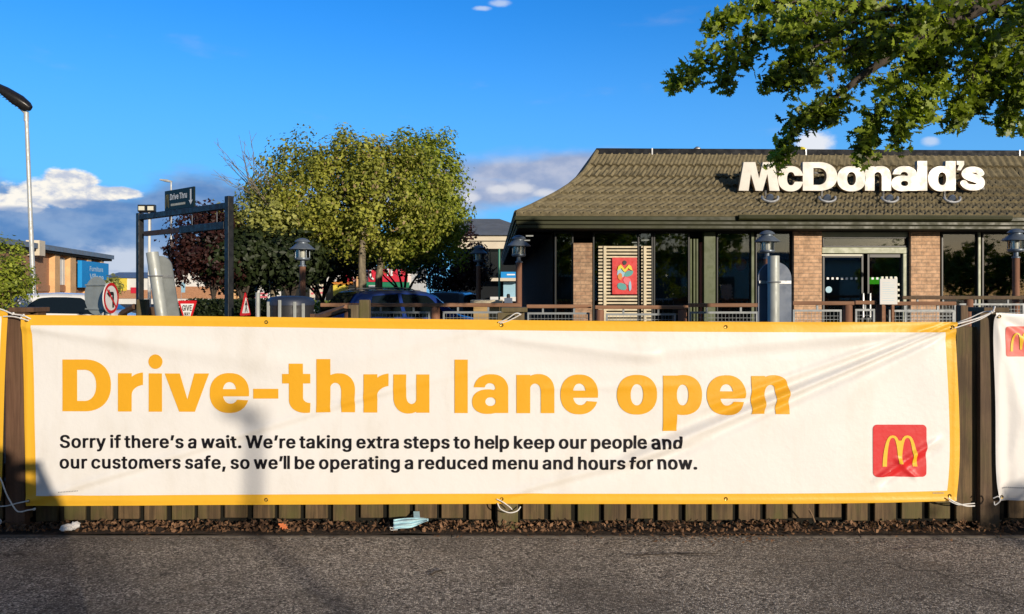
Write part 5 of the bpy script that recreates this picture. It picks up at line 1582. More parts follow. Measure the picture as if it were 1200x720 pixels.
RB().box(U(1152, 1.7), U(1165, 1.7), 1.7, 1.76, GP + .06, 2.75).build('red_panel', mat('dark_red_panel', (0.12, 0.012, 0.012), 0.5))
RB().box(U(1104, .9), U(1185, .9), .95, 2.2, 2.38, 2.46).build('white_bulkhead', M['white_wall'])
RB().box(U(1103, WF + .13), U(1158, WF + .13), WF + .13, WF + .16, 2.50, 2.786).build('cream_reflection_panel', M['cream_wall'])  # added panel standing in for the pale reflection across the window top

# dining furniture seen dimly through the glass
for px, w_ in ((785, 2.6), (860, 2.8), (905, 2.4), (1128, 2.9), (730, 3.2)):
    c = RMX @ Vector((U(px, w_), w_, GP + .06))
    t = thing('cafe_table', {785: 'small round cafe table behind the window beside the slatted screen', 860: 'small round cafe table behind the window next to the green corner post', 905: 'small round cafe table behind the window next to the buff brick pier', 1128: 'small round cafe table behind the window beside the striped colour panel', 730: 'small round cafe table standing behind the slatted screen'}[px], 'table', tuple(c), 0, 'cafe tables inside the restaurant')
    MB().lathe([(.35, .72), (.36, .735), (.35, .75)], c, 22).build('table_top', M['slat'], t)
    MB().lathe([(.22, .0), (.22, .02), (.03, .05), (.03, .719)], c, 14).build('leg', M['black_metal'], t)

# poster hanging on the wide screen: plain red sheet with a loose bright pattern
w0 = WF + .06 - .04
pc = RMX @ Vector((U(732, WF - .075), WF - .075, ZZ(323.5, 0, WF)))
post = thing('poster', 'red poster with bright blue, yellow and teal shapes on the slatted screen', 'poster', tuple(pc), YAW)
pw = (U(746.5, WF - .08) - U(717.5, WF - .08)) / 2
ph = (ZZ(302, 0, WF) - ZZ(345, 0, WF)) / 2


def on_poster(a, b_, dd):
    return post.matrix_basis @ Vector((a * pw, dd, b_ * ph))


MB().prism([(-1, -1), (1, -1), (1, 1), (-1, 1)], on_poster, 0, .012).build('poster_sheet', M['poster_red'], post)


def wob(cx, cy, rx, ry, seed, n=18, rot=0.0):
    r_ = random.Random(seed)
    k = [r_.uniform(.75, 1.15) for _ in range(n)]
    k = [(k[i - 1] + 2 * k[i] + k[(i + 1) % n]) / 4 for i in range(n)]
    res = []
    for i in range(n):
        a = 2 * math.pi * i / n
        x_, y_ = rx * k[i] * math.cos(a), ry * k[i] * math.sin(a)
        res.append((cx + x_ * math.cos(rot) - y_ * math.sin(rot), cy + x_ * math.sin(rot) + y_ * math.cos(rot)))
    return res


for k, (pl, mt) in enumerate(((wob(-.30, .18, .34, .30, 1), 'light_blue'), (wob(.30, .12, .38, .16, 2, rot=.3), 'teal'), (wob(.22, -.28, .36, .22, 3, rot=-.4), 'pink'),
                              (wob(-.22, -.58, .40, .22, 4), 'teal'), (wob(-.38, -.05, .18, .2, 5), 'orange'), (wob(.0, .72, .16, .13, 6), 'dark_frame'), (wob(.42, -.55, .12, .3, 7), 'light_blue'))):
    MB().prism(pl, on_poster, -.006 - .002 * k, -.001).build('colour_patch', M[mt], post)
MB().prism([(-.62, .28), (-.52, .52), (-.32, .62), (-.12, .46), (0, .36), (.12, .46), (.32, .62), (.52, .52), (.62, .28), (.42, .34), (.28, .42), (.12, .26), (0, .2), (-.12, .26), (-.28, .42), (-.42, .34)], on_poster, -.024, -.001).build('colour_patch', M['yellow'], post)

# red pendant lamps behind the glass
for px, py, w_, lab in ((867, 310, 1.7, 'red globe pendant lamp behind the first window beside the green corner post'), (893, 310, 2.3, 'red globe pendant lamp partly hidden by the blue-grey lantern, behind the glass')):
    c = RMX @ Vector((U(px, w_), w_, ZZ(py, U(px, w_), w_)))
    t = thing('pendant_lamp', lab, 'lamp', tuple(c), 0, 'red pendant lamps in the restaurant')
    MB().sphere(c, (.15, .15, .15), 20, 14).build('lamp_shade', M['lamp_red'], t, smooth=True)
    MB().tube([c + Vector((0, 0, .14)), Vector((c.x, c.y, 2.77))], .008, 6).build('flex', M['black_metal'], t)
# small ceiling lights seen as pale streaks
for k, (px, w_) in enumerate(((756, 1.15), (745, 1.9), (747, 2.9), (634, 1.6), (625, 3.0))):
    c = RMX @ Vector((U(px, w_), w_, 2.76))
    if px < 640:
        c = RMX @ Vector((.35, w_, 2.88))
    MB().box(c.x - .08, c.x + .08, c.y - .05, c.y + .05, c.z - .012, c.z + .006).build('ceiling_lamp', mat('lit_lamp_glass', (0.9, 0.85, 0.7), 0.4, emit=0.5) if k == 0 else bpy.data.materials['lit_lamp_glass'], rest)

# ------------------------------------------------------------------ roof lettering
sg = thing('roof_sign', 'large cream-white raised letters standing on the olive-brown tiled roof', 'roof sign', tuple(RMX @ Vector((U(865, .85), .9, 3.7))), YAW)
LET = [('M', 865.2, 913.9, 223.6, 190.2), ('c', 911.3, 941.4, 224.2, 0), ('D', 940.4, 981.4, 223.6, 190.2), ('o', 980.6, 1015.0, 224.2, 0), ('n', 1013.2, 1044.7, 223.6, 0),
       ('a', 1044.2, 1075.4, 224.0, 0), ('l', 1074.6, 1086.9, 223.6, 0), ('d', 1087.3, 1120.3, 224.0, 0), ("'", 1120.8, 1130.2, 223.6, 0), ('s', 1125.0, 1154.6, 223.6, 0)]
w0 = 0.80
for i, (ch, x0, x1, yb, yt) in enumerate(LET):
    lp = loops_of(HEAVY[ch])
    xs = [p[0] for l in lp for p in l]
    a, b_ = min(xs), max(xs)
    u0, u1 = U(x0 + .45, w0), U(x1 - .45, w0)
    zb = ZZ(223.6, u0, w0); zt = ZZ(190.2, u0, w0)
    kz = (zt - zb) / 100
    def up(y):
        if ch in 'MD':
            return y
        return y * 1.15 if y < 74 else 85.1 + (y - 74) * .65
    pl = [[(u0 + (p[0] - a) / (b_ - a) * (u1 - u0), zb + up(p[1]) * kz) for p in l] for l in lp]
    cx = (u0 + u1) / 2; cz = (zb + zt) / 2
    th = .10 + .0015 * (i % 3)
    me = outline_mesh([[(p[0] - cx, p[1] - cz) for p in l] for l in pl], extrude=th / 2, bevel=.003)
    bm = bmesh.new(); bm.from_mesh(me)
    bmesh.ops.remove_doubles(bm, verts=bm.verts, dist=1e-5)
    T_loc = sg.matrix_basis.inverted() @ RMX
    for v_ in bm.verts:
        x_, z_, y_ = v_.co
        v_.co = T_loc @ Vector((cx + x_, w0 + th / 2 - y_, cz + z_))
    bmesh.ops.recalc_face_normals(bm, faces=bm.faces)
    fwd = Vector((0, -1, 0))
    me2 = bpy.data.meshes.new('letter')
    bm.to_mesh(me2); bm.free()
    bpy.data.meshes.remove(me)
    me2.materials.append(M['letter']); me2.materials.append(M['letter_side'])
    for p in me2.polygons:
        if p.normal.y > -.35:
            p.material_index = 1
    o = bpy.data.objects.new('letter', me2)
    C.objects.link(o)
    o.parent = sg
# rails carrying the letters, and spotlights below them
T0 = RMX
for z in (3.86, 4.18):
    RB().box(U(866, .95), U(1153, .95), .93, .96, z - .02, z + .02).build('carrier_rail', M['black_metal'], sg)
for px in (890, 935, 985, 1030, 1075, 1120, 1150):
    uu = U(px, .96)
    RB().box(uu - .015, uu + .015, .97, 1.36, 3.85, 3.88).box(uu - .0151, uu + .0151, .97, 1.56, 4.17, 4.20).build('bracket', M['black_metal'], sg)
for px in (902, 969, 1042, 1115):
    uu = U(px, .55)
    c = RMX @ Vector((uu, .52, 3.60))
    sp = MB().tube([c + Vector((.165 * math.cos(a), .10 * math.sin(a) * .5, .095 * math.sin(a))) for a in np.linspace(math.pi * .92, math.pi * 2.08, 16)], .026, 8).build('spotlight_ring', M['steel'], sg, smooth=True)
    MB().lathe([(.075, -.02), (.075, .02), (.0001, .03)], c + Vector((0, .02, .0)), 18, 0, Matrix.Rotation(R(-48), 3, 'X')).build('spotlight_lens', M['sign_blue'], sp, smooth=True)
    RB().box(uu - .02, uu + .02, .55, .82, 3.52, 3.56).box(uu - .0201, uu + .0201, .78, .82, 3.5605, 3.78).build('spotlight_arm', M['black_metal'], sp)

# yellow arch sign standing behind the roof: only its top shows
ac = Vector((0, 0, 0))
ay = 30.0
sgn = thing('arch_sign', 'yellow rounded sign top peeping over the dark roof ridge', 'sign', tuple(PX(940, 345, ay).xy) + (0.0,), 0)
zt = PX(940, 172.5, ay).z
MB().tube([Vector((PX(939, 0, ay).x + .25 * math.cos(a), ay, zt - .42 + .36 * math.sin(a))) for a in np.linspace(math.pi, 0, 15)], .075, 8).build('arch', M['yellow'], sgn, smooth=True)
x_ = PX(939, 0, ay).x
MB().box(x_ - .32, x_ + .32, ay - .08, ay + .08, .35, zt - .42).build('pylon', M['white_wall'], sgn)


# ------------------------------------------------------------------ lantern posts


def lantern(px, py_top, capw, label, ground=0.0, d_=None, hidden_from=None):
    d_ = d_ or 0.45 / capw * F
    top = PX(px, py_top, d_)
    k = 1.0
    t = thing('lantern_post', label, 'lantern', (top.x, top.y, ground), 0, 'lantern posts round the restaurant')
    c = Vector((top.x, top.y, 0)); zt = top.z
    MB().lathe([(.058, ground), (.058, zt - .52)], c, 14).build('post', M['lamp_post_wood'], t, smooth=True, auto=R(40))
    MB().lathe([(.07, zt - .52), (.07, zt - .50), (.042, zt - .49), (.042, zt - .42), (.12, zt - .405), (.135, zt - .385), (.135, zt - .365), (.10, zt - .36)], c, 18).build('collar', M['lantern'], t, smooth=True, auto=R(35))
    MB().lathe([(.118, zt - .362), (.118, zt - .185)], c, 18, cap=False).build('glass', M['lantern_glass'], t, smooth=True)
    cg = MB()
    for i in range(6):
        a = 2 * math.pi * i / 6 + .3
        cg.tube([c + Vector((.125 * math.cos(a), .125 * math.sin(a), zt - .37)), c + Vector((.125 * math.cos(a), .125 * math.sin(a), zt - .18))], .006, 5)
    cg.build('cage', M['lantern'], t)
    MB().lathe([(.048, zt - .358), (.055, zt - .30), (.05, zt - .23), (.0001, zt - .22)], c, 14).build('bulb', M['lantern_bulb'], t, smooth=True)
    cp = MB().lathe([(.0001, zt - .188), (.14, zt - .19), (.225, zt - .215), (.228, zt - .203), (.17, zt - .155), (.122, zt - .115), (.11, zt - .105)], c, 26).build('cap', M['lantern'], t, smooth=True, auto=R(50))
    MB().lathe([(.10, zt - .105), (.10, zt - .085), (.140, zt - .075), (.135, zt - .062), (.10, zt - .03), (.05, zt - .008), (.0001, zt)], c, 22).build('finial', M['lantern'], cp, smooth=True, auto=R(50))
    return t


lantern(354.5, 279, 29, 'lantern on a red-brown timber post in front of the big tree')
lantern(560.8, 287.6, 21.2, 'smallest lantern on its brown post, standing before the cream shop wall')
lantern(608, 275.6, 28, 'lantern on a timber post at the left end of the restaurant eaves')
lantern(899, 270, 29, 'lantern rising behind the round-topped blue-grey sign board', GP)
lantern(1190.5, 268, 30, 'lantern on a dark timber post before the entrance-side windows', GP)
# a lamp column behind the viewer throws its long soft shadow over the pavement and the banner
run = 16.0
hx, hy = math.sin(SUN_AZ), math.cos(SUN_AZ)
bx, by = (296 - 600) / F * FY + hx * run, FY + hy * run
zc = FZ(492) + run * math.tan(SUN_EL)
t = thing('lamp_column', 'grey lamp column with a rounded head on the pavement behind the viewer', 'street lamp', (bx, by, 0))
MB().tube([(bx, by, -.02), (bx, by, zc * .3), (bx, by, zc)], [.052, .041, .033], 14).build('pole', M['pole_grey'], t, smooth=True)
MB().tube([(bx + .05, by, zc), (bx - .07, by - .03, zc + .05), (bx - .17, by - .06, zc + .10)], [.035, .045, .03], 12).build('lamp_head', M['lamp_black'], t, smooth=True)

# ------------------------------------------------------------------ tall car-park lamp columns


def column(px, py_top, d_, r0, r1, lean=0.0):
    top = PX(px, py_top, d_)
    return top


tp = PX(30.8, 133, 27)
bt = PX(39, 345, 27); bt.z = 0; bt.x = PX(41.5, 345, 27).x
t = thing('lamp_column', 'tall pale grey lamp column with a large black angled head', 'street lamp', tuple(bt))
MB().tube([bt, bt.lerp(tp, .12), bt.lerp(tp, .121), tp], [.11, .11, .085, .066], 12).build('pole', M['pole_grey'], t, smooth=True, auto=R(40))
MB().tube([tp - Vector((0, 0, .28)), tp + Vector((0, 0, .06))], .082, 12).build('collar', M['pole_grey'], t, smooth=True, auto=R(40))
hd = MB()
a0 = tp + Vector((.12, -.05, .05)); a1 = tp + Vector((-.98, -.25, .86))
ax_ = (a1 - a0).normalized(); up_ = Vector((.45, -.30, .84)); up_ = (up_ - ax_ * up_.dot(ax_)).normalized(); sd_ = ax_.cross(up_)
secs = [(0, .10, .10), (.10, .17, .16), (.35, .24, .19), (.75, .21, .13), (.97, .13, .07), (1.0, .08, .04)]
Lh = (a1 - a0).length
vv, n_ = [], 14
for s_, hw, hh in secs:
    for k in range(n_):
        a = 2 * math.pi * k / n_
        ca, sa = math.cos(a), math.sin(a)
        x_ = abs(ca) ** .6 * (1 if ca > 0 else -1) * hw
        y_ = abs(sa) ** .6 * (1 if sa > 0 else -1) * hh
        vv.append(a0 + ax_ * (Lh * s_) + sd_ * x_ + up_ * (y_ + .12))
ff = [(i * n_ + k, i * n_ + (k + 1) % n_, (i + 1) * n_ + (k + 1) % n_, (i + 1) * n_ + k) for i in range(len(secs) - 1) for k in range(n_)]
ff += [tuple(range(n_ - 1, -1, -1)), tuple((len(secs) - 1) * n_ + k for k in range(n_))]
hd.add(vv, ff)
head = hd.build('lamp_head', M['lamp_black'], t, smooth=True, auto=R(45))
fn = MB()
for k in range(7):
    c = a0 + ax_ * (Lh * (.2 + .09 * k)) - up_ * .07
    fn.tube([c - sd_ * .16, c + sd_ * .16], .012, 5)
fn.build('fin', M['steel'], head)
MB().tube([tp + Vector((-.02, 0, .02)), a0 + ax_ * .28 - up_ * .07, a0 + ax_ * .5 - up_ * .02], [.07, .06, .05], 10).build('bracket', M['pole_grey'], head, smooth=True)

tp = PX(200.5, 213, 52); bt = Vector((tp.x, 52, 0))
t = thing('lamp_column', 'distant thin lamp column with a flat horizontal arm, behind the dark gantry sign', 'street lamp', tuple(bt))
MB().tube([bt, tp], [.09, .055], 10).build('pole', M['pole_grey'], t, smooth=True)
MB().tube([tp + Vector((.06, 0, -.02)), tp + Vector((-.30, 0, .06)), tp + Vector((-.72, -.1, .12))], [.06, .10, .05], 8).build('lamp_head', M['pole_grey'], t, smooth=True)

tp = PX(175, 249, 38); bt = Vector((tp.x, 38, 0))
t = thing('floodlight_column', 'slim white column carrying two small black floodlights side by side', 'floodlight', tuple(bt))
MB().tube([bt, Vector((tp.x, 38, tp.z))], [.085, .06], 10).build('pole', M['white_wall'], t, smooth=True)
MB().box(tp.x - .5, tp.x + .35, 37.97, 38.03, tp.z - .03, tp.z + .03).build('cross_arm', M['black_metal'], t)
for px in (167, 177.5):
    c = PX(px, 244.5, 37.9)
    f = MB().box(c.x - .20, c.x + .20, 37.8, 38.0, c.z - .17, c.z + .18).build('floodlight', M['lamp_black'], t, bevel=.02)
    MB().box(c.x - .145, c.x + .145, 37.785, 37.799, c.z - .10, c.z + .10).build('lens', M['cream_print'], f)

# ------------------------------------------------------------------ drive-thru gantry with hanging height bar
dr, dl_ = 12.3, 14.2
g0 = Vector((PX(268.5, 0, dr).x, dr, 0)); g1 = Vector((PX(164, 0, dl_).x, dl_, 0))
ZG = EYE + (HOR - 237.5) / F * dr
gt = thing('height_gantry', 'black steel drive-thru gantry frame across the lane', 'gantry', tuple((g0 + g1) / 2))
ga = (g1 - g0).normalized(); ang = math.atan2(ga.y, ga.x)


def gm(p):
    return Matrix.Translation(p) @ Matrix.Rotation(ang, 4, 'Z')


for p in (g0, g1):
    MB().box(-.055, .055, -.05, .05, 0, ZG + (.10 if p is g0 else .03), m=gm(p)).build('post', M['black_metal'], gt, bevel=.008)
Lg = (g1 - g0).length
MB().box(.056, Lg - .056, -.048, .048, ZG - .10, ZG, m=gm(g0)).build('beam', M['black_metal'], gt, bevel=.008)
hb = MB().box(.10, Lg * .50, -.04, .04, ZG - .42, ZG - .30, m=gm(g0)).build('height_bar', M['black_metal'], gt, bevel=.006)
MB().box(Lg * .505, Lg * .93, -.03, .03, ZG - .405, ZG - .32, m=gm(g0)).build('height_bar_end', mat('bar_lit_brown', (0.05, 0.028, 0.02), 0.7, var=.3), hb)  # browner far half: the change of lighting along the bar is coloured in
for f_ in (.12, .38, .62, .86):
    p = gm(g0) @ Vector((Lg * f_, 0, ZG - .10))
    MB().tube([p, p - Vector((0, 0, .21))], .006, 5).build('chain', M['steel'], hb)
# sign board on the beam; facing the viewer, lettering in white
s0 = PX(228, 0, 12.95); s1 = PX(194.5, 0, 13.6)
t0 = (g0 + ga * ((s0.x - g0.x) / ga.x)); t1 = (g0 + ga * ((s1.x - g0.x) / ga.x))
wS = (t1 - t0).length
bz = ZG + .005
sb = thing('gantry_sign', 'dark green drive-thru sign with a white arrow on top of the gantry beam', 'sign', (t1.x, t1.y, bz), math.atan2(-ga.y, -ga.x))
hS = .345
nrm = Vector((-ga.y, ga.x, 0))
if nrm.y > 0:
    nrm = -nrm


def on_sign(a, b_, lift=.0):
    return Vector((t1.x, t1.y, bz)) - ga * a + nrm * (.02 + lift) + Vector((0, 0, b_))


MB().add([on_sign(a, b_, l) for l in (-.03, 0) for a in (0, wS) for b_ in (0, hS)], [(0, 1, 3, 2), (4, 6, 7, 5), (0, 4, 5, 1), (2, 3, 7, 6), (0, 2, 6, 4), (1, 5, 7, 3)]).build('board', M['sign_dark'], sb, bevel=.004, seg=1)
flat_text('lettering', 'Drive Thru', M['white_paint'], sb, lambda a, b_: on_sign(.20 * wS + a, .50 * hS + b_, .004), .58 * wS, .30 * hS)
flat_text('lettering', 'Maximum height 2.7', M['cream_print'], sb, lambda a, b_: on_sign(.22 * wS + a, .17 * hS + b_, .004), .52 * wS, .14 * hS) if False else None
ll = []
rr_ = random.Random(4)
x_ = 0.0
bars = MB()
while x_ < .5 * wS:
    bw_ = rr_.uniform(.018, .03)
    bars.add([on_sign(.23 * wS + x_, .19 * hS, .004), on_sign(.23 * wS + x_ + bw_, .19 * hS, .004), on_sign(.23 * wS + x_ + bw_, .30 * hS, .004), on_sign(.23 * wS + x_, .30 * hS, .004)], [(0, 1, 2, 3)])
    x_ += bw_ + .011
bars.build('fine_print', M['cream_print'], sb)
me = outline_mesh([arches(0, 0, .13, -.2)])
MB().add([on_sign(.03 * wS + v.co.x, .12 * hS + v.co.y * 1.2, .004) for v in me.vertices], [tuple(p.vertices) for p in me.polygons]).build('arches', M['gold_dark'], sb)
arr = [(.88, .90), (.93, .90), (.93, .36), (.97, .36), (.905, .14), (.84, .36), (.88, .36)]
MB().add([on_sign(a * wS, b_ * hS, .004) for a, b_ in arr], [tuple(range(7))]).build('arrow', M['white_paint'], sb)

# ------------------------------------------------------------------ road signs seen over the banner
# no left turn: round plate turned a little
dS = 9.0
c = PX(130.3, 349.5, dS); r = 18.2 / F * dS
nt_ = thing('road_sign', 'round red-ringed sign forbidding a left turn, beside a plain grey disc', 'road sign', (c.x, c.y, 0), R(92))
ex = Vector((math.cos(R(92)), math.sin(R(92)), 0)); nv = Vector((math.sin(R(92)), -math.cos(R(92)), 0))


def disc(c, r, ex, nv, lift, th, n=36, inner=None):
    mb = MB()
    def ring(rad, l):
        return [c + ex * (rad * math.cos(2 * math.pi * k / n)) + Vector((0, 0, rad * math.sin(2 * math.pi * k / n))) + nv * l for k in range(n)]
    if inner is None:
        mb.add(ring(r, lift) + ring(r, lift - th), [tuple(range(n)), tuple(range(2 * n - 1, n - 1, -1))] + [(k, n + k, n + (k + 1) % n, (k + 1) % n) for k in range(n)])
    else:
        mb.add(ring(r, lift) + ring(inner, lift), [(k, (k + 1) % n, n + (k + 1) % n, n + k) for k in range(n)])
    return mb


disc(c, r, ex, nv, 0, .012).build('plate', M['white_paint'], nt_)
disc(c, r * .995, ex, nv, .003, 0, inner=r * .80).build('red_ring', M['road_red'], nt_)


def on_disc(a, b_, l=.003):
    return c + ex * (a * r) + Vector((0, 0, b_ * r)) + nv * l


bend = [(.12, -.62), (.34, -.62), (.34, .28), (.26, .40), (-.22, .40), (-.22, .56), (-.60, .29), (-.22, .02), (-.22, .18), (.12, .18)]
MB().add([on_disc(a, b_) for a, b_ in bend], [tuple(range(len(bend)))]).build('arrow', M['road_black'], nt_)
MB().add([on_disc(a, b_, .006) for a, b_ in ((-.60, .50), (-.50, .60), (.60, -.50), (.50, -.60))], [(0, 1, 2, 3)]).build('red_bar', M['road_red'], nt_)
MB().tube([Vector((c.x - .045, c.y + .02, 0)), Vector((c.x - .045, c.y + .02, c.z + r * .8))], .030, 10).build('post', M['sign_pole'], nt_, smooth=True)
# plain back of another disc
c2 = PX(113, 347, 9.2); r2 = 22.5 / F * 9.2
exb = Vector((math.cos(R(-28)), math.sin(R(-28)), 0)); nvb = Vector((math.sin(R(-28)), -math.cos(R(-28)), 0))
bk = thing('road_sign', 'plain grey back of a round sign before the white car', 'road sign', (c2.x, c2.y, 0), R(-28))
disc(c2, r2, exb, nvb, 0, .006).build('plate', M['sign_back_pale'], bk)
mb = MB()
for z in (.11, -.13):
    q = c2 + Vector((0, 0, z * 1.2)) + nvb * .012
    mb.tube([q - exb * .19, q + exb * .19], .012, 4)
mb.build('channel', M['sign_back_pale'], bk)
MB().tube([Vector((c2.x + .13, c2.y - .03, 0)), Vector((c2.x + .13, c2.y - .03, c2.z + .15))], .026, 10).build('post', M['sign_pole'], bk, smooth=True)

# give way: inverted triangle, its foot hidden by the banner
dS = 10.0
gwc = PX(219.5, 352.5, dS)
k = 1 / F * dS
gw = thing('road_sign', 'red-bordered inverted triangle give way sign', 'road sign', (gwc.x, dS, 0))


def on_gw(a, b_, l=0.0):
    return Vector((gwc.x + a * k, dS - l, gwc.z - b_ * k))


def rtri(pts, rr, n=5):
    out = []
    m_ = len(pts)
    for i in range(m_):
        p = Vector(pts[i]); a = (Vector(pts[i - 1]) - p).normalized(); b_ = (Vector(pts[(i + 1) % m_]) - p).normalized()
        s_, e_ = p + a * rr, p + b_ * rr
        for j in range(n):
            t_ = j / (n - 1)
            out.append(tuple((1 - t_) ** 2 * s_ + 2 * t_ * (1 - t_) * p + t_ ** 2 * e_))
    return out


tri = [(-11.2, 0), (11.2, 0), (3.0, 26.5), (-3.0, 26.5)]
MB().prism(rtri(tri, 1.5), lambda a, b_, dd: on_gw(a, b_, dd), -.012, 0).build('plate', M['road_red'], gw)
MB().prism(rtri([(-8.0, 3.6), (8.0, 3.6), (2.4, 22), (-2.4, 22)], .8), lambda a, b_, dd: on_gw(a, b_, dd), .001, .004).build('white_face', M['white_paint'], gw)
flat_text('lettering', 'GIVE', M['road_black'], gw, lambda a, b_: on_gw(-5.6 + a / k, 11.9 - b_ / k, .007), 11.2 * k, 6.6 * k)
flat_text('lettering', 'WAY', M['road_black'], gw, lambda a, b_: on_gw(-3.4 + a / k, 18.0 - b_ / k, .007), 6.8 * k, 4.4 * k)
MB().tube([Vector((gwc.x, dS + .05, 0)), Vector((gwc.x, dS + .05, gwc.z - .03))], .028, 10).build('post', M['sign_pole'], gw, smooth=True)

# pedestrian warning triangle seen obliquely
dS = 11.0
tc = PX(288, 342, dS); th_ = 28 / F * dS; tw = .36
aa = R(86)
ext = Vector((math.cos(aa), math.sin(aa), 0)); nvt = Vector((math.sin(aa), -math.cos(aa), 0))
wt = thing('road_sign', 'red-edged warning triangle turned almost edge-on, under the dark tree', 'road sign', (tc.x, dS, 0), aa)


def on_t(a, b_, l=0.0):
    return tc + ext * a + Vector((0, 0, -b_)) + nvt * l


MB().prism(rtri([(0, 0), (tw / 2, th_), (-tw / 2, th_)], .03), lambda a, b_, dd: on_t(a, b_, dd), -.012, 0).build('plate', M['road_red'], wt)
MB().prism(rtri([(0, .075), (tw / 2 - .055, th_ - .035), (-tw / 2 + .055, th_ - .035)], .015), lambda a, b_, dd: on_t(a, b_, dd), .001, .004).build('white_face', M['white_paint'], wt)
fig = [(-.012, .13), (.012, .13), (.016, .155), (.045, .19), (.04, .20), (.014, .185), (.014, .22), (.045, .29), (.03, .30), (.0, .235), (-.03, .30), (-.045, .295), (-.014, .22), (-.014, .18), (-.04, .20), (-.045, .19), (-.016, .155)]
MB().prism(fig, lambda a, b_, dd: on_t(a, b_, dd), .005, .007).build('walking_figure', M['road_black'], wt)
pq = PX(302, 343, 11.2)
MB().tube([Vector((pq.x, 11.2, 0)), Vector((pq.x, 11.2, pq.z))], .034, 10).build('post', M['sign_pole'], wt, smooth=True)

# two round-topped boards strapped to stout tubes


def strapped_board(px0, px1, py_top, tube_px, tube_top, d_, label, lean=0.0, board_mat='sign_back', side_lit=None):
    k = 1 / F * d_
    base = PX((px0 + px1) / 2, 345, d_); base.z = 0
    t = thing('sign_board', label, 'sign board', tuple(base))
    zt = PX(0, py_top, d_).z
    x0, x1 = PX(px0, 0, d_).x, PX(px1, 0, d_).x
    hw = (x1 - x0) / 2; cx = (x0 + x1) / 2
    ol = [(cx - hw, .55), (cx + hw, .55)]
    for i in range(19):
        a = math.pi * i / 18
        ol.append((cx + hw * math.cos(a), zt - hw + hw * math.sin(a)))
    sh = lambda x_, z_: x_ - (z_ - 1.25) * lean
    MB().prism(ol, lambda a, b_, dd: Vector((sh(a, b_), d_ + dd, b_)), 0, .02).build('board', M[board_mat], t, bevel=.004, seg=1)
    tx = PX(tube_px, 0, d_).x; tz = PX(0, tube_top, d_).z
    MB().tube([Vector((sh(tx, 0), d_ - .075, 0)), Vector((sh(tx, tz), d_ - .075, tz))], .060, 20).build('tube', M['sign_pole'], t, smooth=True, auto=R(50))
    zs = PX(0, py_top + 24, d_).z
    st = MB()
    st.box(cx - hw * .96, cx + hw * .96, d_ - .012, d_ - .002, zs - .016, zs + .016)
    st.v = [(sh(a, c_), b_, c_) for a, b_, c_ in st.v]
    st.build('strap', M['steel'], t)
    mb = MB()
    n_ = 20
    for i in range(n_ + 1):
        a = math.pi + math.pi * i / n_
    mb.tube([Vector((sh(tx + .070 * math.cos(a), zs), d_ - .075 + .070 * math.sin(a), zs)) for a in np.linspace(math.pi * .98, math.pi * 2.02, 14)], .008, 6)
    mb.build('clamp', M['steel'], t, smooth=True)
    return t


strapped_board(888.5, 927.5, 307, 903.5, 300.5, 8.0, 'upright round-topped blue-grey board strapped to a pale tube before the restaurant', 0.0, 'sign_blue')
strapped_board(188, 212, 300, 195.5, 296.5, 8.0, 'leaning round-topped grey board strapped to a stout tube under the gantry', .15, 'sign_back')

# ------------------------------------------------------------------ patio railings


def railing(px0, px1, d_, rail_py, panels, posts, label, dark=False, ground=0.0, post_top=None):
    a, b_ = PX(px0, rail_py, d_), PX(px1, rail_py, d_)
    t = thing('railing', label, 'railing', (a.x, d_, ground), 0, 'railings round the patio')
    z = a.z
    MB().box(a.x, b_.x, d_ - .045, d_ + .045, z - .03, z + .03).build('top_rail', M['post_dark' if dark else 'rail_wood'], t, bevel=.012)
    for p0, p1 in panels:
        x0, x1 = PX(p0, 0, d_).x, PX(p1, 0, d_).x
        zt = z - .10
        f = MB()
        f.box(x0, x1, d_ - .012, d_ + .012, zt - .032, zt).box(x0, x0 + .03, d_ - .0119, d_ + .0119, ground + .1, zt - .0321).box(x1 - .03, x1, d_ - .0119, d_ + .0119, ground + .1, zt - .0321)
        f.box(x0 + .031, x1 - .031, d_ - .0118, d_ + .0118, ground + .1, ground + .13)
        fr = f.build('panel_frame', M['rail_metal'], t)
        w_ = MB()
        n_ = max(3, int((x1 - x0) / .055))
        for i in range(1, n_):
            x_ = x0 + (x1 - x0) * i / n_
            w_.box(x_ - .002, x_ + .002, d_ - .002, d_ + .002, ground + .13, zt - .033)
        zz = zt - .1
        while zz > ground + .2:
            w_.box(x0 + .03, x1 - .03, d_ + .0031, d_ + .0075, zz - .003, zz + .003)
            zz -= .055
        w_.build('wire_mesh', M['rail_metal'], fr)
        s_ = MB()
        for q in ((.25, .75) if (x1 - x0) > .8 else (.5,)):
            x_ = x0 + (x1 - x0) * q
            s_.box(x_ - .015, x_ + .015, d_ - .0117, d_ + .0117, zt + .0002, z - .031)
        s_.build('stub', M['rail_metal'], fr)
    for p in posts:
        q = PX(p, post_top or rail_py + 2, d_)
        MB().lathe([(.07, ground), (.07, q.z - .02), (.062, q.z)], (q.x, d_ + .02, 0), 14).build('post', M['lamp_post_wood'], t, smooth=True, auto=R(40))
    return t


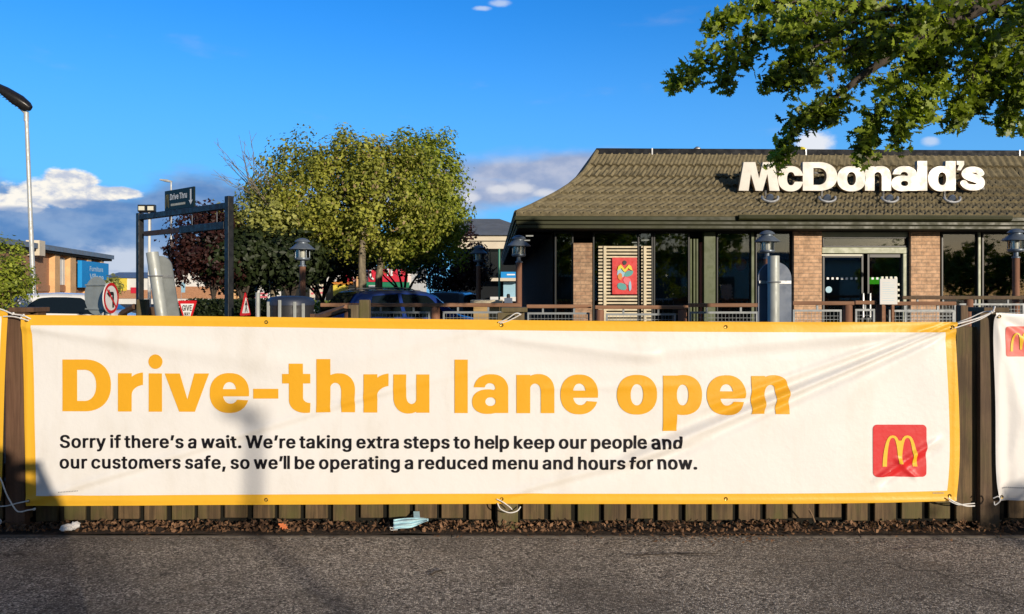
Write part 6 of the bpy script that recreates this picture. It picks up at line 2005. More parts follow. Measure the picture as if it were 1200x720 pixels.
railing(376, 610, 12.0, 357.6, ((427, 504), (519, 590)), (408, 510), 'railing of red-brown rail and grey mesh in front of the blue car')
railing(617, 693, 12.6, 359.2, ((618, 691),), (), 'plain railing between the corner lantern and the slatted screen')
railing(697, 806, 12.4, 360.2, ((710, 792),), (703, 800), 'railing with two round posts below the red poster', post_top=363)
railing(807, 889, 12.0, 357.8, ((808, 888),), (), 'railing between the green corner post and the round-topped board', ground=GP)
railing(928, 1000, 12.0, 355.5, ((929, 986),), (994,), 'railing running from the round-topped board to the entrance gap', ground=GP)
railing(1001, 1026, 12.0, 354.8, ((1002, 1025),), (1033,), 'short railing panel in the middle of the entrance', ground=GP)
railing(1040, 1119, 12.0, 355.8, ((1041, 1118),), (1127,), 'railing from the notice board to the dark round post', ground=GP)
railing(1056, 1260, 13.2, 349.0, ((1060, 1120), (1124, 1200)), (1136, 1205), 'dark far railing in front of the right-hand windows', dark=True, ground=GP)

# notice board beside the entrance
dN = 11.9
nb = thing('notice_board', 'white notice sheet on a board with pegged top edge by the entrance', 'notice board', tuple(PX(1040.5, 345, dN).xy) + (GP,))
q0, q1 = PX(1030.5, 357, dN), PX(1051, 327, dN)
MB().box(q0.x, q1.x, dN - .02, dN, q0.z, q1.z).build('board', M['white_wall'], nb, bevel=.004)
mb = MB()
for i in range(4):
    x_ = q0.x + (q1.x - q0.x) * (i + .3) / 4
    mb.box(x_, x_ + .035, dN - .0201, dN, q1.z + .001, q1.z + .035)
for i in range(4):
    mb.box(q1.x + .002, q1.x + .032, dN - .0201, dN, q1.z - .07 - .085 * i - .035, q1.z - .07 - .085 * i)
mb.build('peg', M['cream_print'], nb)
mb = MB()
for i in range(9):
    z_ = q1.z - .06 - .034 * i
    mb.box(q0.x + .04, q1.x - (.05 if i % 3 else .11), dN - .0235, dN - .021, z_ - .005, z_)
mb.build('fine_print', M['sky_blue'], nb)
for x_ in (q0.x + .06, q1.x - .06):
    MB().box(x_ - .02, x_ + .02, dN - .005, dN + .035, GP, q0.z + .05).build('leg', M['rail_wood'], nb)

# litter bin with pale fins
bt = PX(341, 347, 11.5)
bn = thing('litter_bin', 'dark domed litter bin with pale upright fins beside the lantern', 'bin', (bt.x, 11.5, 0))
r_ = 26 / F * 11.5
MB().lathe([(r_, 0), (r_, bt.z - .14)], (bt.x, 11.5, 0), 28).build('bin_body', M['black_plastic'], bn, smooth=True, auto=R(40))
MB().lathe([(r_ * 1.03, bt.z - .139), (r_ * 1.03, bt.z - .07), (r_ * .9, bt.z - .02), (r_ * .5, bt.z), (.0001, bt.z + .004)], (bt.x, 11.5, 0), 28).build('bin_lid', mat('dark_blue_lid', (0.022, 0.032, 0.06), 0.45), bn, smooth=True, auto=R(60))
for px, tp_ in ((320, 352), (336, 350), (352.5, 352), (360.5, 354)):
    q = PX(px, tp_, 11.5)
    dx_ = q.x - bt.x
    y_ = 11.5 - math.sqrt(max(r_ * r_ - dx_ * dx_, .001)) - .02
    MB().box(q.x - .022, q.x + .022, y_ - .015, y_ + .012, 0, q.z - .02).build('fin', M['sign_pole'], bn, bevel=.006)

# timber stumps and posts showing over the banner
for px0, px1, top, d_, mt, lab in ((420.5, 432.5, 351.5, 7.4, 'post_green', 'tallest mossy square timber post showing over the banner in front of the blue car'),
                                   (407.5, 419.5, 357.5, 7.9, 'post_green', 'lower timber post close beside the mossy square one'),
                                   (159.5, 170.5, 351, 8.5, 'post_green', 'timber post at the foot of the gantry\u2019s farther leg'),
                                   (172, 184, 360, 9.2, 'post', 'short red-brown timber stump by the leaning grey board'),
                                   (1126, 1135, 358, 9.0, 'post_dark', 'dark timber post behind the stretched white cords')):
    a, b_ = PX(px0, top, d_), PX(px1, top, d_)
    t = MB().box(a.x, b_.x, d_, d_ + (b_.x - a.x), 0, a.z).build('timber_post', M[mt], bevel=.012)
    tag(t, lab, 'post', 'timber posts behind the fence')
# slanted timber rail left of the posts
a, b_ = PX(372, 368, 8.2), PX(406, 361.5, 7.9)
MB().tube([Vector((a.x, a.y, a.z - .04)), Vector((b_.x, b_.y, b_.z))], .04, 6).build('slanted_rail', M['rail_wood'])
o = bpy.data.objects['slanted_rail']; o.name = 'timber_rail'; tag(o, 'slanting red-brown timber rail meeting the lower mossy post', 'rail')
MB().box(a.x - .07, a.x - .02, 8.17, 8.25, 0, a.z).build('support', M['post'], o)
a, b_ = PX(143, 367.5, 8.8), PX(158, 359.5, 8.6)
o = MB().tube([a, b_], .035, 6).build('timber_rail', M['post']); tag(o, 'slanting dark timber rail below the round red-ringed sign', 'rail')
MB().box(a.x - .03, a.x + .03, 8.77, 8.86, 0, a.z).build('support', M['post'], o)
# covered yellow planter box next to the small lantern, small dark bin by the corner lantern
q0, q1 = PX(552, 353, 13.5), PX(589, 361, 13.5)
t = thing('timber_box', 'buff timber box with an overhanging lid beside the small lantern', 'box', (q0.x, 13.5, 0))
MB().box(q0.x, q1.x, 13.3, 13.9, q1.z + .03, q0.z + .02).build('lid', M['slat'], t, bevel=.01)
MB().box(q0.x + .05, q1.x - .05, 13.36, 13.84, 0, q1.z + .029).build('box_body', mat('buff_boards', (0.38, 0.25, 0.10), .7, var=.2, stretch=(1, 1, 12), vscale=3), t)
q0, q1 = PX(591, 348, 13.0), PX(600.5, 358, 13.0)
t = thing('litter_bin', 'small square slate-grey bin with a knob lid next to the corner lantern', 'bin', (q0.x, 13, 0))
MB().box(q0.x, q1.x, 12.95, 13.1, 0, q0.z - .02).build('bin_body', M['sign_blue'], t, bevel=.008)
MB().lathe([(.03, q0.z - .019), (.03, q0.z + .03), (.018, q0.z + .05)], ((q0.x + q1.x) / 2, 13.02, 0), 10).build('knob', M['black_plastic'], t)


# ------------------------------------------------------------------ cars


def make_car(name, label, loc, heading, paint, st, glass_side, rear_glass, wind_glass, wheels, wheel_r=.33, rails=False, group='parked cars'):
    """st: stations (x, z_top, half width, belt height, roof half width); x runs forward"""
    t = thing(name, label, 'car', loc, heading, group)
    mtx = t.matrix_basis
    mtx = Matrix.Translation(Vector(loc)) @ Matrix.Rotation(heading, 4, 'Z')
    xs = [s[0] for s in st]
    fx = np.linspace(xs[0], xs[-1], 64)
    g = lambda i, x: float(np.interp(x, xs, [s[i] for s in st]))

    def section(x):
        zt, w_, zb, wr = g(1, x), g(2, x), g(3, x), g(4, x)
        zb = min(zb, zt - .012)
        h = zt - zb
        e = min(.09, h * .45)
        return [(w_ * .90, .20), (w_ * .985, .34), (w_, .55), (w_ * .995, zb - .04 if zb > .62 else zb * .98), (w_ * .965 if h > .1 else w_ * .93, zb + min(.015, h * .2)), (wr + (w_ * .965 - wr) * .12, zt - e), (wr * .90, zt - e * .22), (wr * .45, zt + .008), ]

    def side_pt(x, tt, off=0.0):
        s_ = section(x)
        (y0, z0), (y1, z1) = s_[4], s_[5]
        n = Vector((0, z1 - z0, y0 - y1)).normalized()
        return Vector((x, y0 + (y1 - y0) * tt, z0 + (z1 - z0) * tt)) + n * off

    rings = []
    for x in fx:
        h = section(x)
        zt = g(1, x)
        pts = [Vector((x, y, z)) for y, z in h] + [Vector((x, 0, zt + .016))] + [Vector((x, -y, z)) for y, z in reversed(h)]
        rings.append(pts)
    n = len(rings[0])
    mb = MB()
    mb.v = [mtx @ p for r_ in rings for p in r_]
    for i in range(len(rings) - 1):
        for k in range(n):
            k2 = (k + 1) % n
            mb.f.append((i * n + k, i * n + k2, (i + 1) * n + k2, (i + 1) * n + k)); mb.mi.append(0)
    mb.f.append(tuple(range(n - 1, -1, -1))); mb.mi.append(0)
    mb.f.append(tuple((len(rings) - 1) * n + k for k in range(n))); mb.mi.append(0)
    body = mb.build('body', paint, t, smooth=True, auto=R(32))
    # side windows
    for poly in glass_side:
        for sgn in (1, -1):
            m2 = MB()
            xa_ = [p[0] for p in poly]
            NX_, NT_ = 22, 5
            cols = []
            for i in range(NX_ + 1):
                x = min(xa_) + (max(xa_) - min(xa_)) * (i / NX_ * .998 + .001)
                hits = []
                for (xa, ta), (xb, tb) in zip(poly, poly[1:] + poly[:1]):
                    if (xa <= x) != (xb <= x):
                        hits.append(ta + (tb - ta) * (x - xa) / (xb - xa))
                lo, hi = min(hits), max(hits)
                cols.append([side_pt(x, lo + (hi - lo) * j / NT_, .014) for j in range(NT_ + 1)])
            m2.add([mtx @ Vector((p.x, p.y * sgn, p.z)) for c_ in cols for p in c_], [(i * (NT_ + 1) + j, i * (NT_ + 1) + j + 1, (i + 1) * (NT_ + 1) + j + 1, (i + 1) * (NT_ + 1) + j) for i in range(NX_) for j in range(NT_)])
            m2.build('window', M['car_glass'], t, smooth=True)
    # front and rear screens follow the top surface
    for (xa, xb, ka, kb), nm in ((rear_glass, 'rear_window'), (wind_glass, 'windscreen')):
        m2 = MB(); q = []
        NX = 8
        for i in range(NX + 1):
            f = i / NX
            x = xa + (xb - xa) * f
            k = ka + (kb - ka) * f
            zt = g(1, x); wr = g(4, x)
            dzdx = (g(1, x + .02) - g(1, x - .02)) / .04
            nv_ = Vector((-dzdx, 0, 1)).normalized() * .022
            for s_ in (-1, -.5, 0, .5, 1):
                q.append(mtx @ (Vector((x, wr * .86 * s_ * k, zt + .012 - .012 * abs(s_) ** 2)) + nv_))
        m2.add(q, [(i * 5 + j, i * 5 + j + 1, (i + 1) * 5 + j + 1, (i + 1) * 5 + j) for i in range(NX) for j in range(4)])
        m2.build(nm, M['car_glass'], t, smooth=True)
    # wheels
    rotx = Matrix.Rotation(R(90), 3, 'X')
    m3 = mtx.to_3x3() @ rotx
    for wx in wheels:
        for sy_ in (1, -1):
            w_ = g(2, wx)
            c = mtx @ Vector((wx, sy_ * (w_ - .09), wheel_r))
            wh = MB().lathe([(wheel_r * .62, -.11), (wheel_r * .95, -.115), (wheel_r, -.08), (wheel_r, .08), (wheel_r * .95, .115), (wheel_r * .62, .11)], c, 26, 0, m3, cap=False).build('tyre', M['tyre'], t, smooth=True, auto=R(40))
            MB().lathe([(wheel_r * .63, -.10), (wheel_r * .5, -.085), (.05, -.075), (.05, .075), (wheel_r * .5, .085), (wheel_r * .63, .10)], c, 20, 0, m3).build('rim', M['alloy'], wh, smooth=True, auto=R(40))
    x0, x1 = xs[0], xs[-1]
    for sy_ in (1, -1):
        w_ = g(2, x0 + .1)
        for nm, x, mt, z in (('tail_lamp', x0 + .05, 'lens_red', .85), ('headlight', x1 - .12, 'lens_white', .66)):
            ww = g(2, x)
            m2 = MB().box(x - .09, x + .06, min(sy_ * ww * .70, sy_ * (ww + .008)), max(sy_ * ww * .70, sy_ * (ww + .008)), z - .07, z + .09)
            m2.v = [mtx @ Vector(v_) for v_ in m2.v]
            m2.build(nm, M[mt], t, bevel=.02)
        m2 = MB().sphere((x1 - 1.45, sy_ * (g(2, x1 - 1.45) + .09), 1.0), (.07, .10, .07), 10, 8)
        m2.v = [mtx @ Vector(v_) for v_ in m2.v]
        m2.build('mirror', paint, t, smooth=True)
        m2 = MB().box(x0 + 1.55, x0 + 1.75, sy_ * (g(2, x0 + 1.6) + .004) - .008, sy_ * (g(2, x0 + 1.6) + .004) + .008, .84, .87)
        m2.v = [mtx @ Vector(v_) for v_ in m2.v]
        m2.build('door_handle', M['alloy'], t)
        if rails:
            q = [mtx @ Vector((x, sy_ * (g(4, x) * .86), g(1, x) + .045 * (1 if 0.1 < f < .9 else 0) + .0)) for f, x in [(f, x0 + .55 + f * 1.75) for f in np.linspace(0, 1, 12)]]
            MB().tube(q, .014, 6).build('roof_rail', M['alloy'], t, smooth=True)
    m2 = MB().box(x0 - .012, x0 + .01, -.26, .26, .52, .63)
    m2.v = [mtx @ Vector(v_) for v_ in m2.v]
    m2.build('number_plate', M['plate_yellow'], t)
    q = mtx @ Vector((x0 + .75, 0, g(1, x0 + .75)))
    MB().box(q.x - .02, q.x + .02, q.y - .02, q.y + .02, q.z + .01, q.z + .07).build('aerial', M['black_plastic'], t, bevel=.006)
    return t


SUV = [(-2.2, .62, .80, .60, .72), (-2.18, 1.0, .86, .95, .74), (-2.02, 1.22, .89, .98, .72), (-1.72, 1.58, .90, 1.0, .66), (-1.55, 1.66, .90, 1.0, .65), (-.6, 1.70, .91, .98, .65), (.25, 1.66, .91, .96, .64), (.55, 1.56, .91, .95, .65), (1.15, 1.10, .90, .93, .72), (1.30, 1.04, .90, .92, .74), (2.0, .92, .86, .84, .70), (2.2, .78, .78, .72, .62), (2.25, .60, .70, .56, .58)]
SIDE = [[(-1.55, .06), (-1.35, .92), (-.62, .96), (-.60, .06)], [(-.52, .06), (-.54, .96), (.22, .94), (.38, .80), (.80, .06)]]
# the white hatchback side-on, the blue car seen from behind, the dark one further off
WC = [(a, b_ * .965 if b_ > 1 else b_, c, d_, e) for a, b_, c, d_, e in SUV]
c = PX(93, 345, 24)
WSIDE = [[(-1.38, .05), (-1.16, .66), (-.95, .90), (-.2, .95), (.22, .94), (.36, .82), (.62, .36), (.80, .05)]]
make_car('hatchback', 'white hatchback with long dark side window behind the road signs', (c.x + .1, 24, 0), R(9), M['car_white'], WC, WSIDE, (-2.0, -1.66, .92, .86), (.62, 1.10, .92, 1.0), (-1.40, 1.38))
c = PX(448, 345, 19)
SUVB = [(a, b_ + .02 if b_ > 1 else b_, c_, d_, e) for a, b_, c_, d_, e in SUV]
make_car('estate_car', 'shiny dark blue car with roof rails parked under the big tree', (c.x + .42, 20.2, 0), R(38), M['car_blue'], SUVB, SIDE, (-2.08, -1.64, .98, .86), (.60, 1.12, .92, 1.0), (-1.40, 1.38), rails=True)
c = PX(537, 345, 26)
make_car('hatchback', 'dark grey car seen from behind to the right of the blue car', (c.x - .1, 27.5, 0), R(78), M['car_dark'], SUV, SIDE, (-2.06, -1.64, .98, .86), (.60, 1.12, .92, 1.0), (-1.40, 1.38))

# ------------------------------------------------------------------ trees


def crown_points(ells, n, rs, cl=38, spread=.24, shell=.55):
    """leaf positions in loose clumps inside a set of ellipsoids; returns positions, outward normals and clump centres"""
    vol = np.array([e[1][0] * e[1][1] * e[1][2] for e in ells]) ** .75
    pr = vol / vol.sum()
    nc = max(6, n // cl)
    who = rs.choice(len(ells), nc, p=pr)
    dirs = rs.normal(size=(nc, 3)); dirs /= np.linalg.norm(dirs, axis=1, keepdims=True)
    rad = shell + (1 - shell) * rs.uniform(0, 1, nc) ** .6
    Cc = np.array([ells[w_][0] for w_ in who]); Rr = np.array([ells[w_][1] for w_ in who])
    cen = Cc + dirs * rad[:, None] * Rr
    cs = rs.uniform(.6, 1.35, nc) * spread
    idx = rs.integers(0, nc, n)
    off = rs.normal(size=(n, 3))
    off *= (1.75 * rs.uniform(0, 1, n) ** .45 * cs[idx] / np.linalg.norm(off, axis=1))[:, None]
    pos = cen[idx] + off
    mid = Cc.mean(axis=0)
    outw = pos - mid
    outw /= (np.linalg.norm(outw, axis=1, keepdims=True) + 1e-6)
    nrm = outw * .75 + off / (np.linalg.norm(off, axis=1, keepdims=True) + 1e-6) * .75 + rs.normal(size=(n, 3)) * .5 + np.array([0, 0, .2])
    return pos, nrm, cen


def tree(name, label, base, fork_h, ells, n, leaf, mt, bark='bark', seed=1, group=None, spread=.24, tr=.12, limbs=14, cl=38, cat='tree', shell=.55, twigs=0, trunk_pts=None):
    rs = np.random.default_rng(seed)
    base = Vector(base)
    t = thing(name, label, cat, tuple(base), 0, group)
    pos, nrm, cen = crown_points([((Vector(e[0])), e[1]) for e in ells], n, rs, cl, spread, shell)
    ok = pos[:, 2] > .25
    leaf_mesh('crown', pos[ok], nrm[ok], rs.uniform(.65, 1.3, ok.sum()) * leaf, M[mt], t, rs=rs)
    mb = MB()
    top = Vector((float(np.mean([e[0][0] for e in ells])), float(np.mean([e[0][1] for e in ells])), 0))
    fork = base.lerp(Vector((top.x, top.y, base.z)), .25) + Vector((0, 0, fork_h))
    if trunk_pts:
        tp_ = [Vector(p) for p in trunk_pts]
        fork = tp_[-1]
    else:
        tp_ = [base + Vector((0, 0, -.1)), base.lerp(fork, .35) + Vector((.03, 0, 0)), base.lerp(fork, .7) + Vector((-.03, .02, 0)), fork]
    k_ = len(tp_)
    mb.tube(tp_, [tr * (1.25 - .55 * i / (k_ - 1)) for i in range(k_)], 10)
    pick_ = rs.choice(len(cen), min(limbs, len(cen)), replace=False)
    for i in pick_:
        e = Vector(cen[i])
        m_ = fork.lerp(e, .5) + Vector(rs.normal(size=3) * .12) + Vector((0, 0, .1))
        mb.tube([fork - Vector((0, 0, .15)), fork.lerp(m_, .5) + Vector((0, 0, .05)), m_, m_.lerp(e, .6), e], [tr * .5, tr * .38, tr * .26, tr * .15, tr * .05], 6)
    for i in range(twigs):
        e = Vector(cen[rs.integers(len(cen))])
        d_ = (e - fork).normalized()
        mb.tube([e, e + d_ * .35 + Vector(rs.normal(size=3) * .12), e + d_ * .75 + Vector(rs.normal(size=3) * .2)], [.012, .008, .003], 4)
    mb.build('trunk', M[bark], t, smooth=True, auto=R(60))
    return t


def E(px, py, d_, rx, ry, rd=None, dy=0.0):
    """ellipsoid from picture units at distance d_"""
    k = d_ / F
    return (tuple(PX(px, py, d_ + dy)), (rx * k, (rd if rd is not None else rx * k), ry * k))


b0 = PX(424, 345, 21.5)
tree('tree', 'large yellow-green round-headed tree with pale sunlit trunk behind the blue car', (b0.x, 21.5, 0), 3.0,
     [E(452, 228, 22, 82, 52, 1.9), E(400, 238, 22, 60, 56, 1.7), E(362, 228, 22, 48, 50, 1.5), E(430, 200, 22, 50, 34, 1.3), E(455, 268, 22, 78, 36, 1.8), E(385, 272, 22.4, 62, 30, 1.5), E(335, 250, 22, 40, 44, 1.2), E(415, 182, 22, 34, 16, .9), E(370, 186, 22, 26, 14, .8), E(462, 196, 22.4, 30, 22, 1.1), E(334, 184, 22, 16, 10, .6), E(402, 168, 22, 20, 10, .6), E(316, 205, 22, 16, 20, .6), E(300, 232, 22, 18, 16, .7), E(352, 168, 22, 9, 8, .4)],
     34000, .112, 'leaf_main', seed=4, tr=.105, limbs=22, spread=.25, shell=.45, cl=75,
     trunk_pts=[(b0.x + .05, 21.5, -.1), tuple(PX(425, 340, 21.5)), tuple(PX(424, 310, 21.5)), tuple(PX(425, 276, 21.6)), tuple(PX(430, 245, 22))])
b0 = PX(462, 345, 23.5)
tree('tree', 'green tree merging with the yellow-green one on its restaurant side', (PX(441, 345, 23).x, 23, 0), 3.0,
     [E(497, 228, 23, 40, 58, 1.4), E(508, 196, 23, 28, 32, 1.0), E(490, 178, 23, 24, 18, .9), E(502, 272, 23, 40, 34, 1.3), E(470, 290, 23.5, 50, 24, 1.2), E(522, 264, 23, 22, 32, .9), E(481, 164, 23, 14, 9, .5), E(524, 228, 23, 14, 24, .7), E(512, 166, 23, 14, 12, .5), E(534, 206, 23, 9, 12, .4), E(540, 246, 23, 9, 12, .4), E(530, 296, 23, 16, 14, .6), E(488, 152, 23, 6, 6, .3)],
     17000, .115, 'leaf_mid', seed=7, tr=.10, limbs=14, spread=.24, shell=.45, cl=70,
     trunk_pts=[(PX(443, 345, 23).x, 23, -.1), tuple(PX(444, 325, 23)), tuple(PX(447, 296, 23)), tuple(PX(475, 262, 23))])
tree('tree', 'pale sparse tree with bare twigs, between the gantry and the big tree', (PX(318, 345, 21).x, 21.5, 0), 2.6,
     [E(318, 246, 21.5, 30, 30, 1.0), E(290, 262, 21.5, 32, 20, 1.0), E(258, 258, 21.5, 20, 18, .7), E(330, 262, 21.5, 36, 20, 1.0)],
     4600, .13, 'leaf_pale', seed=9, tr=.10, limbs=14, spread=.20, shell=.4)
# its bare crown tips
tr3 = bpy.data.objects['tree.002'] if 'tree.002' in bpy.data.objects else None
rs = np.random.default_rng(21)
mb = MB()
root_ = PX(322, 248, 21.3)
for i in range(17):
    e = PX(float(rs.uniform(250, 312)), float(rs.uniform(160, 222)), 21.0 + float(rs.uniform(-.5, .5)))
    m_ = root_.lerp(e, .55) + Vector((.02, 0, .06)) + Vector(rs.normal(size=3) * .16)
    mb.tube([root_, m_, m_.lerp(e, .6) + Vector(rs.normal(size=3) * .05), e], [.015, .010, .007, .004], 5)
    for j in range(5):
        f = rs.uniform(.1, .95)
        s_ = m_.lerp(e, f)
        q = s_ + (e - m_).normalized() * .22 + Vector(rs.normal(size=3) * .12)
        mb.tube([s_, s_.lerp(q, .5) + Vector((0, 0, .02)), q], [.007, .005, .004], 4)
mb.build('bare_twigs', M['bark'], tr3, smooth=True)

tree('tree', 'copper-leaved tree behind the gantry frame', (PX(254, 345, 20).x, 20, 0), 1.6,
     [E(235, 285, 20, 38, 42, 1.0), E(218, 310, 20, 26, 26, .8), E(248, 260, 20, 26, 22, .7), E(235, 250, 20, 18, 10, .5), E(255, 310, 20, 38, 26, .9)],
     6500, .12, 'leaf_purple', 'bark_dark', seed=12, tr=.07, limbs=10, spread=.17, shell=.2)
tree('tree', 'dark copper-leaved tree between the green tree and the cream shop', (PX(528, 345, 33).x, 33, 0), 1.3,
     [E(540, 322, 33, 32, 24, .9), E(520, 325, 33, 38, 22, .9), E(552, 300, 33, 18, 24, .6), E(558, 325, 33, 18, 16, .6), E(548, 275, 33, 10, 12, .4)],
     5500, .15, 'leaf_purple', 'bark_dark', seed=14, tr=.08, limbs=10, spread=.17, shell=.2)
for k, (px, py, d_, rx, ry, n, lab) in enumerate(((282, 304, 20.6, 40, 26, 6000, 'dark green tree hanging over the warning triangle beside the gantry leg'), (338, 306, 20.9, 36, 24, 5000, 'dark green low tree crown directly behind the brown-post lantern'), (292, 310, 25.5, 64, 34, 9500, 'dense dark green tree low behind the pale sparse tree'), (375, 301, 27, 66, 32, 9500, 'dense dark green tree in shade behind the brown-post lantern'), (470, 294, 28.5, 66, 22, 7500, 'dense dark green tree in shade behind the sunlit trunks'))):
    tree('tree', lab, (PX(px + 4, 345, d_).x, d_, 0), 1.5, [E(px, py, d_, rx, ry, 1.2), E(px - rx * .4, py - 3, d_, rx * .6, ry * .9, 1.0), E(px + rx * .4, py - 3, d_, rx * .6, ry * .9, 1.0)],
         n, .17, 'leaf_dark', 'bark_dark', seed=30 + k, tr=.1, limbs=8, spread=.26, shell=.1)  # dark trees added for the shaded region below the bright crowns

tree('bush', 'tall bright green bush at the picture edge in front of the lamp column', (PX(-8, 345, 20).x, 20, 0), .6,
     [E(-5, 318, 20, 36, 42, .9), E(-12, 345, 20, 42, 40, 1.0), E(12, 300, 20, 16, 22, .5), E(18, 335, 20, 18, 24, .5), E(-10, 375, 20, 46, 20, .9)],
     6500, .10, 'leaf_mid', 'bark_dark', seed=41, tr=.07, limbs=8, spread=.15, shell=.3, cat='bush')
tree('bush', 'small round bush before the pale far shed', (PX(124, 345, 60).x, 60, 0), .6, [E(129, 333, 60, 8, 11, .6), E(135, 337, 60, 6, 8, .5)], 600, .26, 'leaf_pale', 'bark_dark', seed=42, tr=.07, limbs=5, spread=.3, cat='bush')
tree('bush', 'yellow-leaved bush glowing between the gantry and the brown-post lantern', (PX(301, 345, 40).x, 40, 0), .6, [E(301, 327, 40, 9, 7, .5), E(296, 323, 40, 6, 5, .4)], 500, .20, 'leaf_yellow' if 'leaf_yellow' in M else 'leaf_pale', 'bark_dark', seed=43, tr=.05, limbs=5, spread=.2, cat='bush')
# dark clipped hedge beyond the lane
rs = np.random.default_rng(8)
n = 9000
hx0, hx1 = PX(222, 0, 17).x, PX(326, 0, 17).x
pos = np.stack([rs.uniform(hx0, hx1, n), 17 + rs.uniform(-.45, .45, n), rs.uniform(.05, 1.0, n) ** .6 * 1.48], 1)
pos[:, 2] += np.array([.06 * mnoise.noise(Vector((p[0] * 3, p[1] * 3, 1))) for p in pos])
hg = thing('hedge', 'dark clipped hedge between the gantry leg and the litter bin', 'hedge', ((hx0 + hx1) / 2, 17, 0))
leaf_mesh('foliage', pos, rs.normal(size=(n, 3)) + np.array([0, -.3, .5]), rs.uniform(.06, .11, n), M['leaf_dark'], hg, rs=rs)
mb = MB()
for i in range(14):
    x_ = hx0 + (hx1 - hx0) * (i + .5) / 14
    mb.tube([(x_, 17, 0), (x_ + .05, 17.05, .6), (x_ - .04, 16.95, 1.25)], [.03, .02, .008], 5)
mb.build('stem', M['bark_dark'], hg)
# lighter grass verge and low shrubs beyond
n = 4000
x0_, x1_ = PX(205, 0, 40).x, PX(440, 0, 40).x
pos = np.stack([rs.uniform(x0_, x1_, n), 40 + rs.uniform(-1, 1, n), rs.uniform(0, 1, n) ** .7 * 1.25], 1)
vg = leaf_mesh('low_shrubs', pos, rs.normal(size=(n, 3)) + np.array([0, -.4, .6]), rs.uniform(.14, .24, n), M['leaf_mid'], rs=rs)
vg['kind'] = 'stuff'; vg['label'] = 'low green planting between the car park and the far shops'

# ------------------------------------------------------------------ the tree overhead on the right: lobed leaves on drooping sprays
oak = thing('oak_tree', 'overhanging tree branch with dark lobed leaves above the restaurant roof', 'tree', (6.7, 6.6, 0))
rs = np.random.default_rng(77)
OD = 6.0
SPR = [  # spray axis as picture points with distance, leaf count, width in px
    ([(1010, 10, 6.2), (930, 22, 6.0), (860, 50, 5.9), (815, 80, 5.8), (788, 102, 5.8)], 330, 22),
    ([(960, 15, 6.2), (900, 30, 6.0), (865, 65, 5.9), (848, 98, 5.9)], 230, 16),
    ([(980, 0, 6.2), (900, 4, 6.1), (850, 16, 6.0), (832, 34, 6.0)], 260, 18),
    ([(1000, 30, 6.2), (950, 55, 6.0), (920, 75, 6.0), (900, 94, 5.9)], 280, 18),
    ([(1040, 30, 6.1), (990, 60, 6.0), (945, 85, 5.9), (925, 98, 5.9)], 250, 18),
    ([(1060, 40, 6.2), (1020, 82, 6.1), (985, 108, 6.0), (955, 130, 6.0)], 110, 13),
    ([(985, 108, 6.0), (962, 128, 6.0), (935, 150, 6.0), (915, 172, 6.0), (910, 190, 6.0)], 190, 12),
    ([(962, 125, 6.0), (948, 132, 5.9), (930, 148, 5.9)], 80, 12),
    ([(985, 110, 6.0), (975, 132, 6.0), (970, 140, 6.0)], 50, 9),
    ([(1100, 30, 6.3), (1060, 75, 6.1), (1035, 115, 6.0), (1018, 150, 6.0), (1010, 176, 6.0)], 360, 20),
    ([(1110, 40, 6.2), (1080, 90, 6.0), (1055, 130, 5.9), (1050, 165, 5.9)], 260, 18),
    ([(1120, 20, 6.2), (1100, 70, 6.0), (1090, 110, 5.9), (1075, 140, 5.9)], 320, 22),
    ([(1180, 20, 6.2), (1150, 70, 6.0), (1130, 110, 5.9), (1118, 138, 5.9)], 300, 22),
    ([(1230, 40, 6.2), (1190, 80, 6.0), (1160, 105, 6.0), (1140, 128, 6.0)], 230, 16),
    ([(1260, 60, 6.3), (1215, 100, 6.1), (1185, 120, 6.0), (1178, 145, 6.0)], 230, 16),
    ([(1270, 90, 6.2), (1225, 125, 6.1), (1200, 148, 6.1)], 160, 14),
    ([(1080, 10, 6.4), (1020, 20, 6.3), (960, 40, 6.3), (930, 45, 6.3)], 380, 26),
    ([(1160, 10, 6.4), (1080, 20, 6.3), (1020, 50, 6.3), (1000, 70, 6.3)], 460, 28),
    ([(1240, 10, 6.4), (1160, 20, 6.3), (1100, 50, 6.2), (1070, 70, 6.2)], 480, 30),
    ([(1280, 30, 6.4), (1220, 40, 6.3), (1170, 70, 6.2), (1140, 90, 6.2)], 420, 28),
    ([(1300, -30, 6.5), (1180, -30, 6.4), (1060, -20, 6.4), (960, -12, 6.3), (880, -8, 6.3)], 620, 26),
    ([(1300, -70, 6.6), (1200, -80, 6.5), (1080, -70, 6.5), (980, -50, 6.4)], 420, 34),
    ([(1290, 0, 6.0), (1230, 10, 5.8), (1180, 40, 5.7), (1150, 60, 5.7)], 260, 26),
    ([(1150, 0, 6.0), (1100, 10, 5.8), (1060, 30, 5.7), (1040, 50, 5.7)], 260, 26),
    ([(1040, -5, 6.0), (990, 8, 5.8), (950, 20, 5.7), (915, 40, 5.7)], 240, 22),
    ([(1215, 60, 5.9), (1195, 90, 5.8), (1190, 120, 5.8)], 130, 18),
]
limbs = MB()
P_all, N_all = [], []
hub = Vector((6.4, 6.5, 5.0))
